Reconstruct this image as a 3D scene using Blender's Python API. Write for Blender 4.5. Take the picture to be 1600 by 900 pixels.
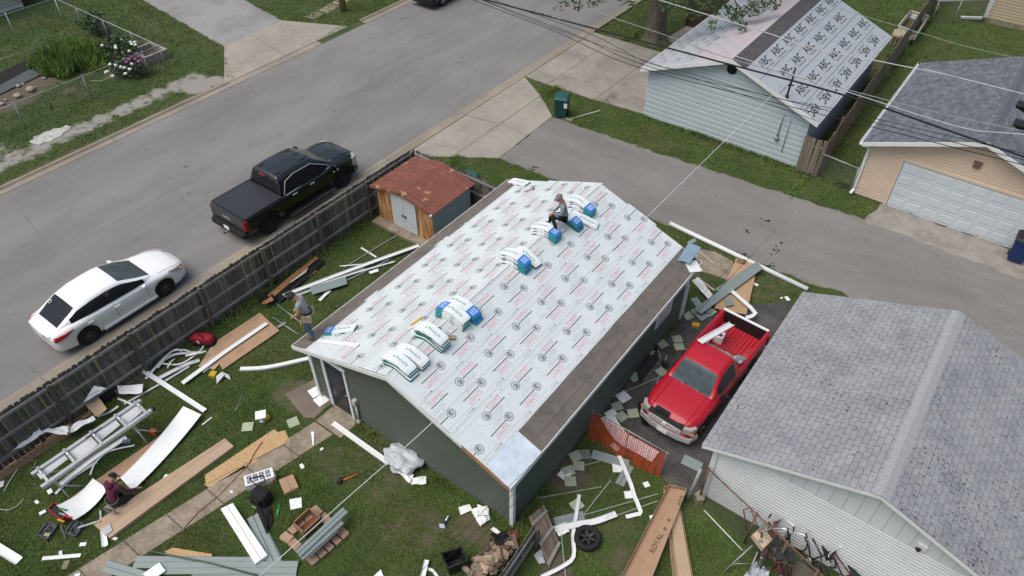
import bpy, bmesh, math, random
import numpy as np
from math import sin, cos, pi, radians, hypot, atan2, sqrt
from mathutils import Vector, Matrix, noise

# ------------------------------------------------------------------ camera, sky, sun, exposure
S = bpy.context.scene
C = S.collection
for o in list(bpy.data.objects): bpy.data.objects.remove(o)
CAM_H, PITCH, YAW, FPX = 17.5, radians(42.97), radians(36.56), 1148.0
cd = bpy.data.cameras.new('camera'); cam = bpy.data.objects.new('camera', cd); C.objects.link(cam)
cam.location = (0, 0, CAM_H); cam.rotation_euler = (pi / 2 - PITCH, 0, YAW)
cd.sensor_width = 36; cd.lens = 36 * FPX / 1600; cd.clip_start = .1; cd.clip_end = 2000
S.camera = cam
S.view_settings.view_transform = 'Standard'; S.view_settings.look = 'None'
S.view_settings.gamma = 1; S.view_settings.exposure = 0.42
SUN_EL, SUN_AZ = radians(64), radians(212)      # azimuth clockwise from +Y
w = bpy.data.worlds.new('World'); S.world = w; w.use_nodes = True
nt = w.node_tree; bg = nt.nodes['Background']
sky = nt.nodes.new('ShaderNodeTexSky'); sky.sky_type = 'NISHITA'; sky.sun_disc = False
sky.sun_elevation = SUN_EL; sky.sun_rotation = SUN_AZ; sky.air_density = 1.6; sky.dust_density = 5; sky.ozone_density = 1.0
nt.links.new(sky.outputs[0], bg.inputs[0]); bg.inputs[1].default_value = 0.10
sl = bpy.data.lights.new('sun', 'SUN'); sl.energy = 1.4; sl.angle = radians(48); sl.color = (1, .97, .92)
so = bpy.data.objects.new('sun', sl); C.objects.link(so)
sd = Vector((sin(SUN_AZ) * cos(SUN_EL), cos(SUN_AZ) * cos(SUN_EL), sin(SUN_EL)))
so.rotation_euler = sd.to_track_quat('Z', 'Y').to_euler(); so.location = (0, 0, 60)

# ------------------------------------------------------------------ survey: sight lines of the measured photograph
FW = Vector((-sin(YAW) * cos(PITCH), cos(YAW) * cos(PITCH), -sin(PITCH)))
RT = Vector((cos(YAW), sin(YAW), 0)); UP = RT.cross(FW)
CAMV = Vector((0, 0, CAM_H))
def ray(px, py): return RT * (px - 800) - UP * (py - 450) + FW * FPX
def at(px, py, z=0.0):
    d = ray(px, py); t = (z - CAM_H) / d.z
    return CAMV + d * t
def at_plane(px, py, p0, n):
    d = ray(px, py); n = Vector(n)
    return CAMV + d * ((Vector(p0) - CAMV).dot(n) / d.dot(n))
R = random.Random(7)

# ------------------------------------------------------------------ mesh builder
class MB:
    def __init__(s): s.v = []; s.f = []; s.m = []; s.sm = []
    def add(s, vs, fs, mi=0, smooth=False):
        o = len(s.v); s.v += [tuple(v) for v in vs]
        for f in fs: s.f.append(tuple(i + o for i in f)); s.m.append(mi); s.sm.append(smooth)
        return s
    def box(s, c, size, rz=0, rot=None, mi=0):
        c = Vector(c); h = [k / 2 for k in size]
        M_ = rot if rot is not None else Matrix.Rotation(rz, 3, 'Z')
        vs = [c + M_ @ Vector((x * h[0], y * h[1], z * h[2])) for z in (-1, 1) for y in (-1, 1) for x in (-1, 1)]
        return s.add(vs, [(0, 2, 3, 1), (4, 5, 7, 6), (0, 1, 5, 4), (2, 6, 7, 3), (0, 4, 6, 2), (1, 3, 7, 5)], mi)
    def prism(s, poly, z0, z1, mi=0, mi_side=None):
        n = len(poly)
        a = sum(poly[i][0] * poly[(i + 1) % n][1] - poly[(i + 1) % n][0] * poly[i][1] for i in range(n))
        if a < 0: poly = poly[::-1]
        vs = [(p[0], p[1], z0) for p in poly] + [(p[0], p[1], z1) for p in poly]
        s.add(vs, [tuple(range(n, 2 * n))], mi)
        s.add(vs, [tuple(range(n - 1, -1, -1))] + [(i, (i + 1) % n, n + (i + 1) % n, n + i) for i in range(n)], mi if mi_side is None else mi_side)
        return s
    def plate(s, pts, nrm, th, mi=0):               # planar polygon given by its outer face, thickened inwards
        nrm = Vector(nrm).normalized(); pts = [Vector(p) for p in pts]; n = len(pts)
        cr = Vector((0, 0, 0))
        for i in range(n): cr += pts[i].cross(pts[(i + 1) % n])
        if cr.dot(nrm) < 0: pts = pts[::-1]
        vs = pts + [p - nrm * th for p in pts]
        return s.add(vs, [tuple(range(n)), tuple(range(2 * n - 1, n - 1, -1))] + [(i, n + i, n + (i + 1) % n, (i + 1) % n) for i in range(n)], mi)
    def sweep(s, pts, prof, mi=0, closed=True, up=(0, 0, 1), smooth=False, scale=None, cap=True, twist=None):
        pts = [Vector(p) for p in pts]; n = len(pts); k = len(prof); up = Vector(up); vs = []
        for i, p in enumerate(pts):
            t = pts[min(i + 1, n - 1)] - pts[max(i - 1, 0)]
            if t.length < 1e-9: t = Vector((1, 0, 0))
            t.normalize(); sd_ = t.cross(up)
            if sd_.length < 1e-4: sd_ = t.cross(Vector((1, 0, .1)))
            sd_.normalize(); u_ = sd_.cross(t)
            if twist: sd_, u_ = sd_ * cos(twist[i]) + u_ * sin(twist[i]), u_ * cos(twist[i]) - sd_ * sin(twist[i])
            q = scale[i] if scale else 1
            vs += [p + sd_ * (a * q) + u_ * (b * q) for a, b in prof]
        fs = []
        kk = k if closed else k - 1
        for i in range(n - 1):
            for j in range(kk): fs.append((i * k + j, i * k + (j + 1) % k, (i + 1) * k + (j + 1) % k, (i + 1) * k + j))
        if closed and cap: fs.append(tuple(range(k - 1, -1, -1))); fs.append(tuple(range((n - 1) * k, n * k)))
        return s.add(vs, fs, mi, smooth)
    def tube(s, pts, r, n=6, mi=0, smooth=True):
        if isinstance(r, (int, float)): sc = None; rr = r
        else: sc = r; rr = 1
        return s.sweep(pts, [(rr * cos(2 * pi * j / n), rr * sin(2 * pi * j / n)) for j in range(n)], mi, smooth=smooth, scale=sc)
    def strip(s, pts, w_, th, mi=0, lip=0, twist=None, up=(0, 0, 1)):
        h = w_ / 2
        pr = [(-h, 0), (h, 0), (h, th), (-h, th)] if not lip else [(-h, 0), (h, 0), (h, lip), (h - th, lip), (h - th, th), (-h + th, th), (-h + th, lip), (-h, lip)]
        return s.sweep(pts, pr, mi, twist=twist, up=up)
    def sheet(s, c4, nx, ny, hf=None, th=.004, mi=0, smooth=True, mi2=None):
        a, b, c, d = [Vector(p) for p in c4]
        nm = (b - a).cross(d - a).normalized()
        if nm.z < 0: nm = -nm
        top = []
        for j in range(ny + 1):
            for i in range(nx + 1):
                u, v = i / nx, j / ny
                p = a * (1 - u) * (1 - v) + b * u * (1 - v) + c * u * v + d * (1 - u) * v
                top.append(p + nm * (hf(u, v) if hf else 0))
        N = len(top); W_ = nx + 1
        flip = (b - a).cross(d - a).dot(nm) < 0
        q = lambda *t: t[::-1] if flip else t
        fs = [q(j * W_ + i, j * W_ + i + 1, (j + 1) * W_ + i + 1, (j + 1) * W_ + i) for j in range(ny) for i in range(nx)]
        vs = [p + nm * th for p in top] + top
        s.add(vs, fs, mi, smooth)
        s.add(vs, [tuple(N + i for i in f[::-1]) for f in fs], mi if mi2 is None else mi2, smooth)
        rim = [i for i in range(nx)] + [j * W_ + nx for j in range(ny)] + [ny * W_ + i for i in range(nx, 0, -1)] + [j * W_ for j in range(ny, 0, -1)]
        m = len(rim)
        return s.add(vs, [q(rim[(i + 1) % m], rim[i], N + rim[i], N + rim[(i + 1) % m]) for i in range(m)], mi)
    def lathe(s, prof, c=(0, 0, 0), n=20, rot=None, mi=0, smooth=True):
        c = Vector(c); rot = rot or Matrix.Identity(3); k = len(prof)
        vs = [c + rot @ Vector((r * cos(2 * pi * j / n), r * sin(2 * pi * j / n), z)) for j in range(n) for r, z in prof]
        fs = [(j * k + i, ((j + 1) % n) * k + i, ((j + 1) % n) * k + i + 1, j * k + i + 1) for j in range(n) for i in range(k - 1)]
        return s.add(vs, fs, mi, smooth)
    def blob(s, c, r, seed=0, amp=.25, n=2, mi=0, freq=1.5, smooth=True):
        bm = bmesh.new(); bmesh.ops.create_icosphere(bm, subdivisions=n, radius=1)
        c = Vector(c); off = Vector((seed * 3.7, seed * 1.3, 0))
        r = (r, r, r) if isinstance(r, (int, float)) else r
        for v in bm.verts:
            k = 1 + amp * noise.noise(v.co * freq + off)
            v.co = Vector((v.co.x * r[0] * k, v.co.y * r[1] * k, v.co.z * r[2] * k))
        vs = [c + v.co for v in bm.verts]; fs = [tuple(v.index for v in f.verts) for f in bm.faces]
        bm.free(); return s.add(vs, fs, mi, smooth)
    def build(s, name, mats, parent=None, local=False):
        me = bpy.data.meshes.new(name)
        vs = s.v
        if parent is not None and not local:
            mi = wm(parent).inverted(); vs = [mi @ Vector(v) for v in vs]
        me.from_pydata(vs, [], s.f)
        for m in (mats if isinstance(mats, (list, tuple)) else [mats]): me.materials.append(m)
        me.polygons.foreach_set('material_index', s.m); me.polygons.foreach_set('use_smooth', s.sm)
        me.update()
        o = bpy.data.objects.new(name, me); C.objects.link(o)
        if parent is not None: o.parent = parent
        return o
def wm(o): return wm(o.parent) @ o.matrix_basis if o.parent else o.matrix_basis
def tag(o, label=None, cat=None, group=None, kind=None):
    if label: o['label'] = label
    if cat: o['category'] = cat
    if group: o['group'] = group
    if kind: o['kind'] = kind
    return o
def thing(name, label, cat, loc=(0, 0, 0), rz=0, group=None):
    o = bpy.data.objects.new(name, None); C.objects.link(o); o.empty_display_size = .2
    o.location = loc; o.rotation_euler = (0, 0, rz)
    return tag(o, label, cat, group)
def solo(mb, name, label, cat, mats, group=None):
    v = np.array(mb.v); lo = v.min(0); hi = v.max(0); c = Vector(((lo[0] + hi[0]) / 2, (lo[1] + hi[1]) / 2, lo[2]))
    mb.v = [tuple(Vector(p) - c) for p in mb.v]
    o = mb.build(name, mats); o.location = c
    return tag(o, label, cat, group)
def structure(mb, name, mats): return tag(mb.build(name, mats), kind='structure')
def piece(mesh, name, parent, loc=(0, 0, 0), rot=(0, 0, 0), scale=(1, 1, 1)):
    o = bpy.data.objects.new(name, mesh); C.objects.link(o); o.parent = parent
    o.location = loc; o.rotation_euler = rot; o.scale = scale
    return o
def copy_tree(o, parent=None):
    c = o.copy(); C.objects.link(c)
    if parent is not None: c.parent = parent
    for ch in list(o.children): copy_tree(ch, c)
    return c
def padded(c, size, rz=0, e=.3, amp=.04, n=3, seed=1):        # soft cornered box
    bm = bmesh.new(); bmesh.ops.create_icosphere(bm, subdivisions=n, radius=1); M_ = Matrix.Rotation(rz, 3, 'Z'); c = Vector(c); vs = []
    for v in bm.verts:
        p = Vector([math.copysign(abs(q) ** e, q) for q in v.co]); k = 1 + amp * noise.noise(v.co * 2.3 + Vector((seed, 0, 0))); vs.append(c + M_ @ Vector((p.x * size[0] / 2 * k, p.y * size[1] / 2 * k, p.z * size[2] / 2 * k)))
    fs = [tuple(v.index for v in f.verts) for f in bm.faces]; bm.free(); return vs, fs
_tc = {}
def text_geo(txt, size=1.0):
    if txt not in _tc:
        cu = bpy.data.curves.new('lettering', 'FONT'); cu.body = txt; cu.resolution_u = 2; cu.align_x = 'CENTER'; cu.align_y = 'CENTER'
        o = bpy.data.objects.new('lettering', cu); C.objects.link(o); bpy.context.view_layer.update()
        me = o.evaluated_get(bpy.context.evaluated_depsgraph_get()).to_mesh()
        _tc[txt] = ([tuple(v.co) for v in me.vertices], [tuple(p.vertices) for p in me.polygons])
        bpy.data.objects.remove(o); bpy.data.curves.remove(cu)
    vs, fs = _tc[txt]
    return [(x * size, y * size) for x, y, z in vs], fs
def put_text(mb, txt, size, fn, mi=0, sx=1.0):
    vs, fs = text_geo(txt, size)
    mb.add([fn(x * sx, y) for x, y in vs], fs, mi)

# ------------------------------------------------------------------ materials
def mat(name, col, rough=.8, var=.12, scale=6, col2=None, mixs=None, bump=0, bscale=60, metal=0, orand=0, spec=.35, coat=0, stretch=None, thr=(.42, .62), attr=None, alpha=None, trans=0):
    m = bpy.data.materials.new(name); m.use_nodes = True; n = m.node_tree.nodes; l = m.node_tree.links
    b = n['Principled BSDF']; b.inputs['Roughness'].default_value = rough; b.inputs['Metallic'].default_value = metal
    b.inputs['Specular IOR Level'].default_value = spec
    if coat: b.inputs['Coat Weight'].default_value = coat; b.inputs['Coat Roughness'].default_value = .05
    if trans: b.inputs['Transmission Weight'].default_value = trans
    geo = n.new('ShaderNodeNewGeometry'); pos = geo.outputs['Position']
    if stretch:
        mp = n.new('ShaderNodeMapping'); mp.inputs['Scale'].default_value = stretch; l.new(pos, mp.inputs[0]); pos = mp.outputs[0]
    nz = n.new('ShaderNodeTexNoise'); nz.inputs['Scale'].default_value = scale; nz.inputs['Detail'].default_value = 6; nz.inputs['Roughness'].default_value = .65
    l.new(pos, nz.inputs['Vector'])
    src = None
    if col2:
        mx = n.new('ShaderNodeMix'); mx.data_type = 'RGBA'
        nz2 = n.new('ShaderNodeTexNoise'); nz2.inputs['Scale'].default_value = mixs or scale; nz2.inputs['Detail'].default_value = 7; nz2.inputs['Roughness'].default_value = .7
        l.new(pos, nz2.inputs['Vector'])
        rp = n.new('ShaderNodeMapRange'); rp.inputs['From Min'].default_value = thr[0]; rp.inputs['From Max'].default_value = thr[1]; l.new(nz2.outputs[0], rp.inputs[0])
        mx.inputs['A'].default_value = (*col, 1); mx.inputs['B'].default_value = (*col2, 1); l.new(rp.outputs[0], mx.inputs['Factor']); src = mx.outputs['Result']
    hs = n.new('ShaderNodeHueSaturation')
    if src: l.new(src, hs.inputs['Color'])
    else: hs.inputs['Color'].default_value = (*col, 1)
    v = n.new('ShaderNodeMapRange'); v.inputs['From Min'].default_value = .25; v.inputs['From Max'].default_value = .75
    v.inputs['To Min'].default_value = 1 - var; v.inputs['To Max'].default_value = 1 + var; l.new(nz.outputs[0], v.inputs[0])
    val = v.outputs[0]
    if orand:
        oi = n.new('ShaderNodeObjectInfo'); r2 = n.new('ShaderNodeMapRange'); r2.inputs['To Min'].default_value = 1 - orand; r2.inputs['To Max'].default_value = 1 + orand
        if attr:
            at_ = n.new('ShaderNodeAttribute'); at_.attribute_name = attr; l.new(at_.outputs['Fac'], r2.inputs[0])
        else: l.new(oi.outputs['Random'], r2.inputs[0])
        mu = n.new('ShaderNodeMath'); mu.operation = 'MULTIPLY'; l.new(val, mu.inputs[0]); l.new(r2.outputs[0], mu.inputs[1]); val = mu.outputs[0]
    l.new(val, hs.inputs['Value']); l.new(hs.outputs[0], b.inputs['Base Color'])
    if bump:
        nb = n.new('ShaderNodeTexNoise'); nb.inputs['Scale'].default_value = bscale; nb.inputs['Detail'].default_value = 5; l.new(pos, nb.inputs['Vector'])
        bp = n.new('ShaderNodeBump'); bp.inputs['Strength'].default_value = bump; bp.inputs['Distance'].default_value = .02; l.new(nb.outputs[0], bp.inputs['Height']); l.new(bp.outputs[0], b.inputs['Normal'])
    if alpha is not None: b.inputs['Alpha'].default_value = alpha
    return m
white_trim = mat('white_trim', (.70, .72, .73), .45, .06, 3, col2=(.50, .48, .44), mixs=2.2, thr=(.60, .80))
white_sheet = mat('white_sheet', (.76, .78, .79), .35, .05, 2, col2=(.58, .57, .54), mixs=1.6, thr=(.60, .82))
white_paper = mat('white_paper', (.74, .76, .77), .8, .06, 5)
plastic_white = mat('plastic_white', (.42, .46, .50), .3, .2, 7)
card = mat('cardboard', (.36, .235, .15), .85, .1, 3, bump=.05, stretch=(1, 1, 1))
card2 = mat('cardboard_pale', (.40, .29, .20), .85, .1, 3)
osb = mat('strand_board', (.50, .345, .19), .85, .22, 30, col2=(.36, .22, .11), mixs=14, stretch=(1, 2.5, 1))
felt = mat('old_roof_deck', (.145, .127, .112), .95, .2, 3, col2=(.085, .075, .067), mixs=2.2, bump=.3, bscale=40, thr=(.5, .75))
wood_raw = mat('raw_wood', (.36, .20, .10), .8, .2, 5, stretch=(3, 1, 3))
dark_wood = mat('dark_wet_wood', (.10, .075, .06), .85, .3, 5)
wood_brown = mat('brown_rotten_wood', (.30, .15, .07), .9, .35, 9)
black_plast = mat('black_plastic', (.012, .012, .014), .5, .2, 8)
black_cloth = mat('black_cloth', (.012, .012, .013), .9, .3, 12, bump=.2)
dark_rub = mat('tyre_rubber', (.016, .016, .017), .85, .2, 20)
alu = mat('bare_aluminium', (.40, .42, .44), .45, .1, 5, metal=.35)
steel = mat('galvanised_steel', (.34, .36, .37), .5, .15, 6, metal=.6)
chrome = mat('chrome', (.78, .79, .81), .2, .02, 3, metal=.55)
glass_dark = mat('dark_glass', (.012, .014, .018), .12, .05, 1, spec=.3)
glass_pale = mat('windscreen_glass', (.055, .078, .088), .2, .5, 2.5, spec=.18)
black_gloss = mat('black_paint', (.006, .006, .008), .2, .02, 2, coat=1)
white_gloss = mat('white_paint', (.82, .83, .84), .22, .015, 2, coat=.8)
red_gloss = mat('red_paint', (.40, .010, .024), .35, .06, 3, coat=.35)
red_dull = mat('red_bed', (.36, .03, .04), .6, .18, 8)
tail_red = mat('tail_light_red', (.30, .012, .015), .15, .05, 4, spec=.6)
amber = mat('amber_lens', (.55, .22, .08), .15, .05, 4)
clear_lens = mat('clear_lens', (.34, .34, .33), .12, .1, 8, spec=.6)
green_sid = mat('dark_green_siding', (.076, .099, .080), .6, .08, 2.0)
grey_sid = mat('grey_green_siding', (.20, .245, .24), .5, .07, 4)
shake = mat('pale_green_shingle_tile', (.34, .385, .28), .85, .1, 5, orand=.1)
conc = mat('old_concrete', (.285, .24, .185), .92, .25, 7, bump=.3, bscale=40, col2=(.19, .16, .125), mixs=2.2)
conc_n = mat('pale_concrete', (.315, .288, .25), .9, .10, 2.5, bump=.1, bscale=40, col2=(.255, .235, .205), mixs=.5)
kerb_m = mat('kerb_concrete', (.285, .245, .195), .92, .15, 3, bump=.15, bscale=40, col2=(.215, .19, .155), mixs=.8, stretch=(1, .3, 1))
conc_d = mat('stained_concrete', (.30, .275, .24), .9, .12, 1.5, bump=.12, bscale=30, col2=(.22, .20, .18), mixs=.5)
ink_dark = mat('print_ink', (.16, .165, .18), .7, .15, 10)
ink_mid = mat('print_ink_grey', (.33, .35, .37), .7, .1, 10)
ink_pink = mat('print_ink_pink', (.63, .41, .46), .7, .12, 10)
ink_brown = mat('carton_print', (.10, .06, .04), .8, .1, 5)
orange_net = mat('orange_net', (.52, .075, .028), .6, .15, 8)
brick_m = mat('tan_paver', (.34, .225, .16), .9, .14, 6, bump=.15, orand=.1)
rust = mat('rusty_tube', (.17, .095, .07), .8, .3, 10)
# ------------------------------------------------------------------ ground, street, kerbs, alley
def ground_material():
    m = mat('lawn_soil', (.052, .07, .026), .95, .3, 5); n = m.node_tree.nodes; l = m.node_tree.links; b = n['Principled BSDF']
    geo = n.new('ShaderNodeNewGeometry')
    def nz(sc, det=6, ro=.65):
        t = n.new('ShaderNodeTexNoise'); t.inputs['Scale'].default_value = sc; t.inputs['Detail'].default_value = det; t.inputs['Roughness'].default_value = ro
        l.new(geo.outputs['Position'], t.inputs['Vector']); return t.outputs[0]
    def mix(f, a, c):
        x = n.new('ShaderNodeMix'); x.data_type = 'RGBA'; l.new(f, x.inputs['Factor'])
        for s_, k in ((a, 'A'), (c, 'B')):
            if isinstance(s_, tuple): x.inputs[k].default_value = (*s_, 1)
            else: l.new(s_, x.inputs[k])
        return x.outputs['Result']
    def ramp(v, a, c):
        r = n.new('ShaderNodeMapRange'); r.inputs['From Min'].default_value = a; r.inputs['From Max'].default_value = c; l.new(v, r.inputs[0]); return r.outputs[0]
    def madd(a, k, c):
        x = n.new('ShaderNodeMath'); x.operation = 'MULTIPLY_ADD'; l.new(a, x.inputs[0]); x.inputs[1].default_value = k; l.new(c, x.inputs[2]); return x.outputs[0]
    at_ = n.new('ShaderNodeAttribute'); at_.attribute_name = 'dirt'; dirt = at_.outputs['Fac']
    ag = n.new('ShaderNodeAttribute'); ag.attribute_name = 'gravel'; grav = ag.outputs['Fac']
    grass = mix(ramp(nz(9), .35, .65), (.032, .056, .014), (.055, .082, .023))
    grass = mix(ramp(nz(.7), .45, .7), grass, (.078, .080, .034))
    soil = mix(ramp(nz(22), .35, .65), (.075, .058, .042), (.14, .11, .08))
    stone = mix(ramp(nz(60, 4), .35, .65), (.15, .14, .125), (.36, .345, .32))
    f1 = ramp(madd(nz(3.2), 1.1, dirt), .95, 1.25)
    f2 = ramp(madd(nz(2.2), 1.2, grav), 1.0, 1.25)
    col = mix(f2, mix(f1, grass, soil), stone)
    l.new(col, b.inputs['Base Color'])
    bp = n.new('ShaderNodeBump'); bp.inputs['Strength'].default_value = .5; bp.inputs['Distance'].default_value = .03; l.new(nz(45), bp.inputs['Height']); l.new(bp.outputs[0], b.inputs['Normal'])
    return m
BARE = [(-7.3, 4.6, 1.5, .4), (-8.6, 5.6, 1.0, .45), (-6.6, 7.2, .7, .6), (-9.8, 7.3, 1.6, .5), (-5.4, 5.2, .6, .5), (-4.2, 7.5, .5, .7), (-13.6, 7.4, .8, .6),
        (-18, 10, .9, .4), (-17.9, 5, 1, .5), (-15.8, 1.2, 1.3, .3), (-9.9, 2.7, .7, .5), (-6.3, 19.6, 1.2, .5), (-4.2, 20.7, 1.4, .5), (-13.9, 20.6, 1.2, .4),
        (-5.55, 10, .8, .7), (-5.3, 8.4, .4, .6), (-35.5, 27, 1.5, .35), (-40, 20.4, 1.6, .4), (-2.6, 38, 2, .3), (-5.9, 33, .8, .6), (-5.9, 40, .8, .6), (.5, 48.6, .8, .7), (2.2, 48.4, .8, .7), (-8.2, 3.2, 1.2, .5), (-7.8, 6.3, 1.0, .55), (-10.8, 6.5, .8, .55), (-15.5, 5.5, 1.2, .42), (-14.8, 2.6, .9, .42), (-15.9, 9.5, 1.1, .4), (-3.6, 9.6, .7, .5), (-2.9, 8.7, .6, .55), (-5, 26.9, 2, .3), (-.5, 27.2, 1.3, .6),
        (-39.8, 12.6, 1.8, .8), (-38.6, 11.2, 1.2, .8), (-37.2, 13.5, .5, .6), (-36.8, 15.6, .5, .6), (-38.3, 15.3, .7, .6)]
GRAV = [(-33.3, y, .75, .66) for y in range(-4, 19, 1)] + [(-32.5, 17.6, .8, 1), (-32.2, 18.4, .6, 1), (-34.6, 8.6, 1.0, .5), (-34.2, 6.6, .9, .6), (3.6, 26.6, .9, .6)]
def dirt_at(X, Y):
    d = np.zeros_like(X); g = np.zeros_like(X)
    for (x, y, r, s_) in BARE: d = np.maximum(d, s_ * np.clip(1.6 - np.hypot(X - x, Y - y) / r, 0, 1))
    for (x, y, r, s_) in GRAV: g = np.maximum(g, s_ * np.clip(1.5 - np.hypot(X - x, Y - y) / r, 0, 1))
    v = np.clip(1 - np.abs(X + 31.75) / .35, 0, 1) * (Y < 19) * .9
    return np.maximum(d, v), g
xs = [-300, -150, -90, -60] + list(np.arange(-52, 16.01, .3)) + [22, 40, 80, 160, 300]
ys = [-120, -60, -25, -8] + list(np.arange(-3, 60.01, .3)) + [75, 110, 180, 320, 600]
X, Y = np.meshgrid(xs, ys); dv, gv = dirt_at(X, Y); ny_, nx_ = X.shape
me = bpy.data.meshes.new('ground')
me.from_pydata(np.stack([X.ravel(), Y.ravel(), np.zeros(X.size)], 1).tolist(), [], [(j * nx_ + i, j * nx_ + i + 1, (j + 1) * nx_ + i + 1, (j + 1) * nx_ + i) for j in range(ny_ - 1) for i in range(nx_ - 1)])
for nm_, a in (('dirt', dv), ('gravel', gv)): me.attributes.new(nm_, 'FLOAT', 'POINT').data.foreach_set('value', a.ravel().astype(np.float32))
me.materials.append(ground_material()); g_ = bpy.data.objects.new('ground', me); C.objects.link(g_); tag(g_, kind='structure')

asphalt = mat('worn_asphalt', (.205, .20, .197), .9, .08, 1.6, col2=(.145, .143, .142), mixs=.35, bump=.12, bscale=90, stretch=(1, .28, 1), thr=(.4, .7))
n_ = asphalt.node_tree.nodes; l_ = asphalt.node_tree.links
def add_cracks(m, sc, wd, dark=.55):
    n = m.node_tree.nodes; l = m.node_tree.links; b = n['Principled BSDF']; src = b.inputs['Base Color'].links[0].from_socket
    geo = n.new('ShaderNodeNewGeometry'); nz = n.new('ShaderNodeTexNoise'); nz.inputs['Scale'].default_value = 1.1; l.new(geo.outputs['Position'], nz.inputs['Vector'])
    va = n.new('ShaderNodeVectorMath'); va.operation = 'MULTIPLY_ADD'; va.inputs[1].default_value = (1.6, 1.6, 0); l.new(nz.outputs['Color'], va.inputs[0]); l.new(geo.outputs['Position'], va.inputs[2])
    vo = n.new('ShaderNodeTexVoronoi'); vo.feature = 'DISTANCE_TO_EDGE'; vo.inputs['Scale'].default_value = sc; l.new(va.outputs[0], vo.inputs['Vector'])
    r = n.new('ShaderNodeMapRange'); r.inputs['From Max'].default_value = wd; r.inputs['To Min'].default_value = dark; r.inputs['To Max'].default_value = 1; l.new(vo.outputs['Distance'], r.inputs[0])
    nm = n.new('ShaderNodeTexNoise'); nm.inputs['Scale'].default_value = .5; l.new(geo.outputs['Position'], nm.inputs['Vector'])
    rm = n.new('ShaderNodeMapRange'); rm.inputs['From Min'].default_value = .5; rm.inputs['From Max'].default_value = .62; l.new(nm.outputs[0], rm.inputs[0])
    mx = n.new('ShaderNodeMix'); mx.inputs['A'].default_value = 1; l.new(rm.outputs[0], mx.inputs['Factor']); l.new(r.outputs[0], mx.inputs['B'])
    vm = n.new('ShaderNodeVectorMath'); vm.operation = 'SCALE'; l.new(src, vm.inputs[0]); l.new(mx.outputs[0], vm.inputs['Scale']); l.new(vm.outputs[0], b.inputs['Base Color'])
add_cracks(asphalt, .10, .004, .72); add_cracks(conc, .5, .012, .5); add_cracks(conc_d, .22, .006, .45)
alley_m = mat('gravelly_alley', (.215, .207, .197), .95, .26, 34, col2=(.165, .158, .15), mixs=.45, bump=.6, bscale=90, stretch=(.4, 1, 1), thr=(.4, .65))
dark_gravel = mat('dark_gravel', (.055, .053, .053), .95, .45, 45, col2=(.10, .095, .09), mixs=1.2, bump=.6, bscale=90)
lt_gravel = mat('pale_gravel', (.30, .285, .265), .95, .25, 60, col2=(.22, .20, .18), mixs=1.3, bump=.5, bscale=110)
def sheet_s(name, poly, z, m, jitter=0, seed=1):
    rr = random.Random(seed)
    if jitter:
        q = []
        for i in range(len(poly)):
            a, c = Vector(poly[i]), Vector(poly[(i + 1) % len(poly)]); k = max(1, int((c - a).length / .35))
            for j in range(k):
                p = a.lerp(c, j / k); q.append((p.x + rr.uniform(-jitter, jitter), p.y + rr.uniform(-jitter, jitter)))
        poly = q
    b = MB(); b.prism([tuple(p[:2]) for p in poly], -.05, z, 0); return structure(b, name, m)
sheet_s('street', [(-31.05, -60), (-20.5, -60), (-20.5, 300), (-31.05, 300)], .004, asphalt)
sheet_s('alley', [(-16.55, 21.35), (-10, 21.5), (-5, 21.4), (2, 22.0), (60, 22.5), (60, 27), (1, 26.5), (-5, 26.25), (-12, 25.75), (-16.65, 25.6)], .008, alley_m, .10, 3)
# kerbs: gutters, raised kerb and a few joints
def kerb(name, x0, x1, xr, runs, m=kerb_m):
    k = thing(name, None, None); del_ = [kk for kk in list(k.keys())]
    for kk in del_: del k[kk]
    k['kind'] = 'structure'
    rr = random.Random(5)
    for (y0, y1, rise) in runs:
        y = y0
        while y < y1 - .01:
            e = min(y + 3.05, y1); b = MB()
            b.box(((x0 + x1) / 2, (y + e) / 2, .0), (abs(x1 - x0), e - y - .015, .036 + rr.uniform(0, .006)))
            if rise:
                s_ = 1 if xr > x0 else -1
                pr = [(xr - .19 * s_, .012), (xr - .12 * s_, .10), (xr, .105), (xr, -.05), (xr - .19 * s_, -.05)]
                vs = [(a, yy, c) for yy in (y, e - .015) for a, c in pr]
                fs = [(i, (i + 1) % 5, 5 + (i + 1) % 5, 5 + i) for i in range(5)] + [(0, 1, 2, 3, 4), (9, 8, 7, 6, 5)]
                if s_ > 0: fs = [f[::-1] for f in fs]
                b.add(vs, fs)
            b.build('kerb_section', m, k); y = e
kerb('near_kerb', -20.5, -20.0, -19.95, [(-6, 18.9, 1), (18.9, 34.6, 0), (34.6, 62, 1)])
kerb('far_kerb', -31.05, -31.5, -31.55, [(-6, 18.7, 1), (18.7, 24.6, 0), (27.9, 62, 1)])
def slabs(name, polys, z, m, kind='structure'):
    k = bpy.data.objects.new(name, None); C.objects.link(k); k['kind'] = kind
    for i, p in enumerate(polys):
        cx = sum(q[0] for q in p) / len(p); cy = sum(q[1] for q in p) / len(p)
        p = [(q[0] + (.012 if q[0] < cx else -.012), q[1] + (.012 if q[1] < cy else -.012)) for q in p]
        b = MB(); b.prism(p, -.1, z + (i * 37 % 5) * .002, 0); b.build('concrete_slab', m, k)
    return k
slabs('alley_apron', [[(-19.97, 18.95), (-18.2, 20.2), (-18.2, 23.6), (-19.97, 23.3)], [(-18.2, 20.2), (-16.5, 21.32), (-16.6, 23.6), (-18.2, 23.6)], [(-19.97, 23.3), (-18.2, 23.6), (-18.2, 26.9), (-19.97, 28.0)], [(-18.2, 23.6), (-16.6, 23.6), (-16.65, 25.62), (-18.2, 26.9)]], .02, conc_n)
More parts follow.
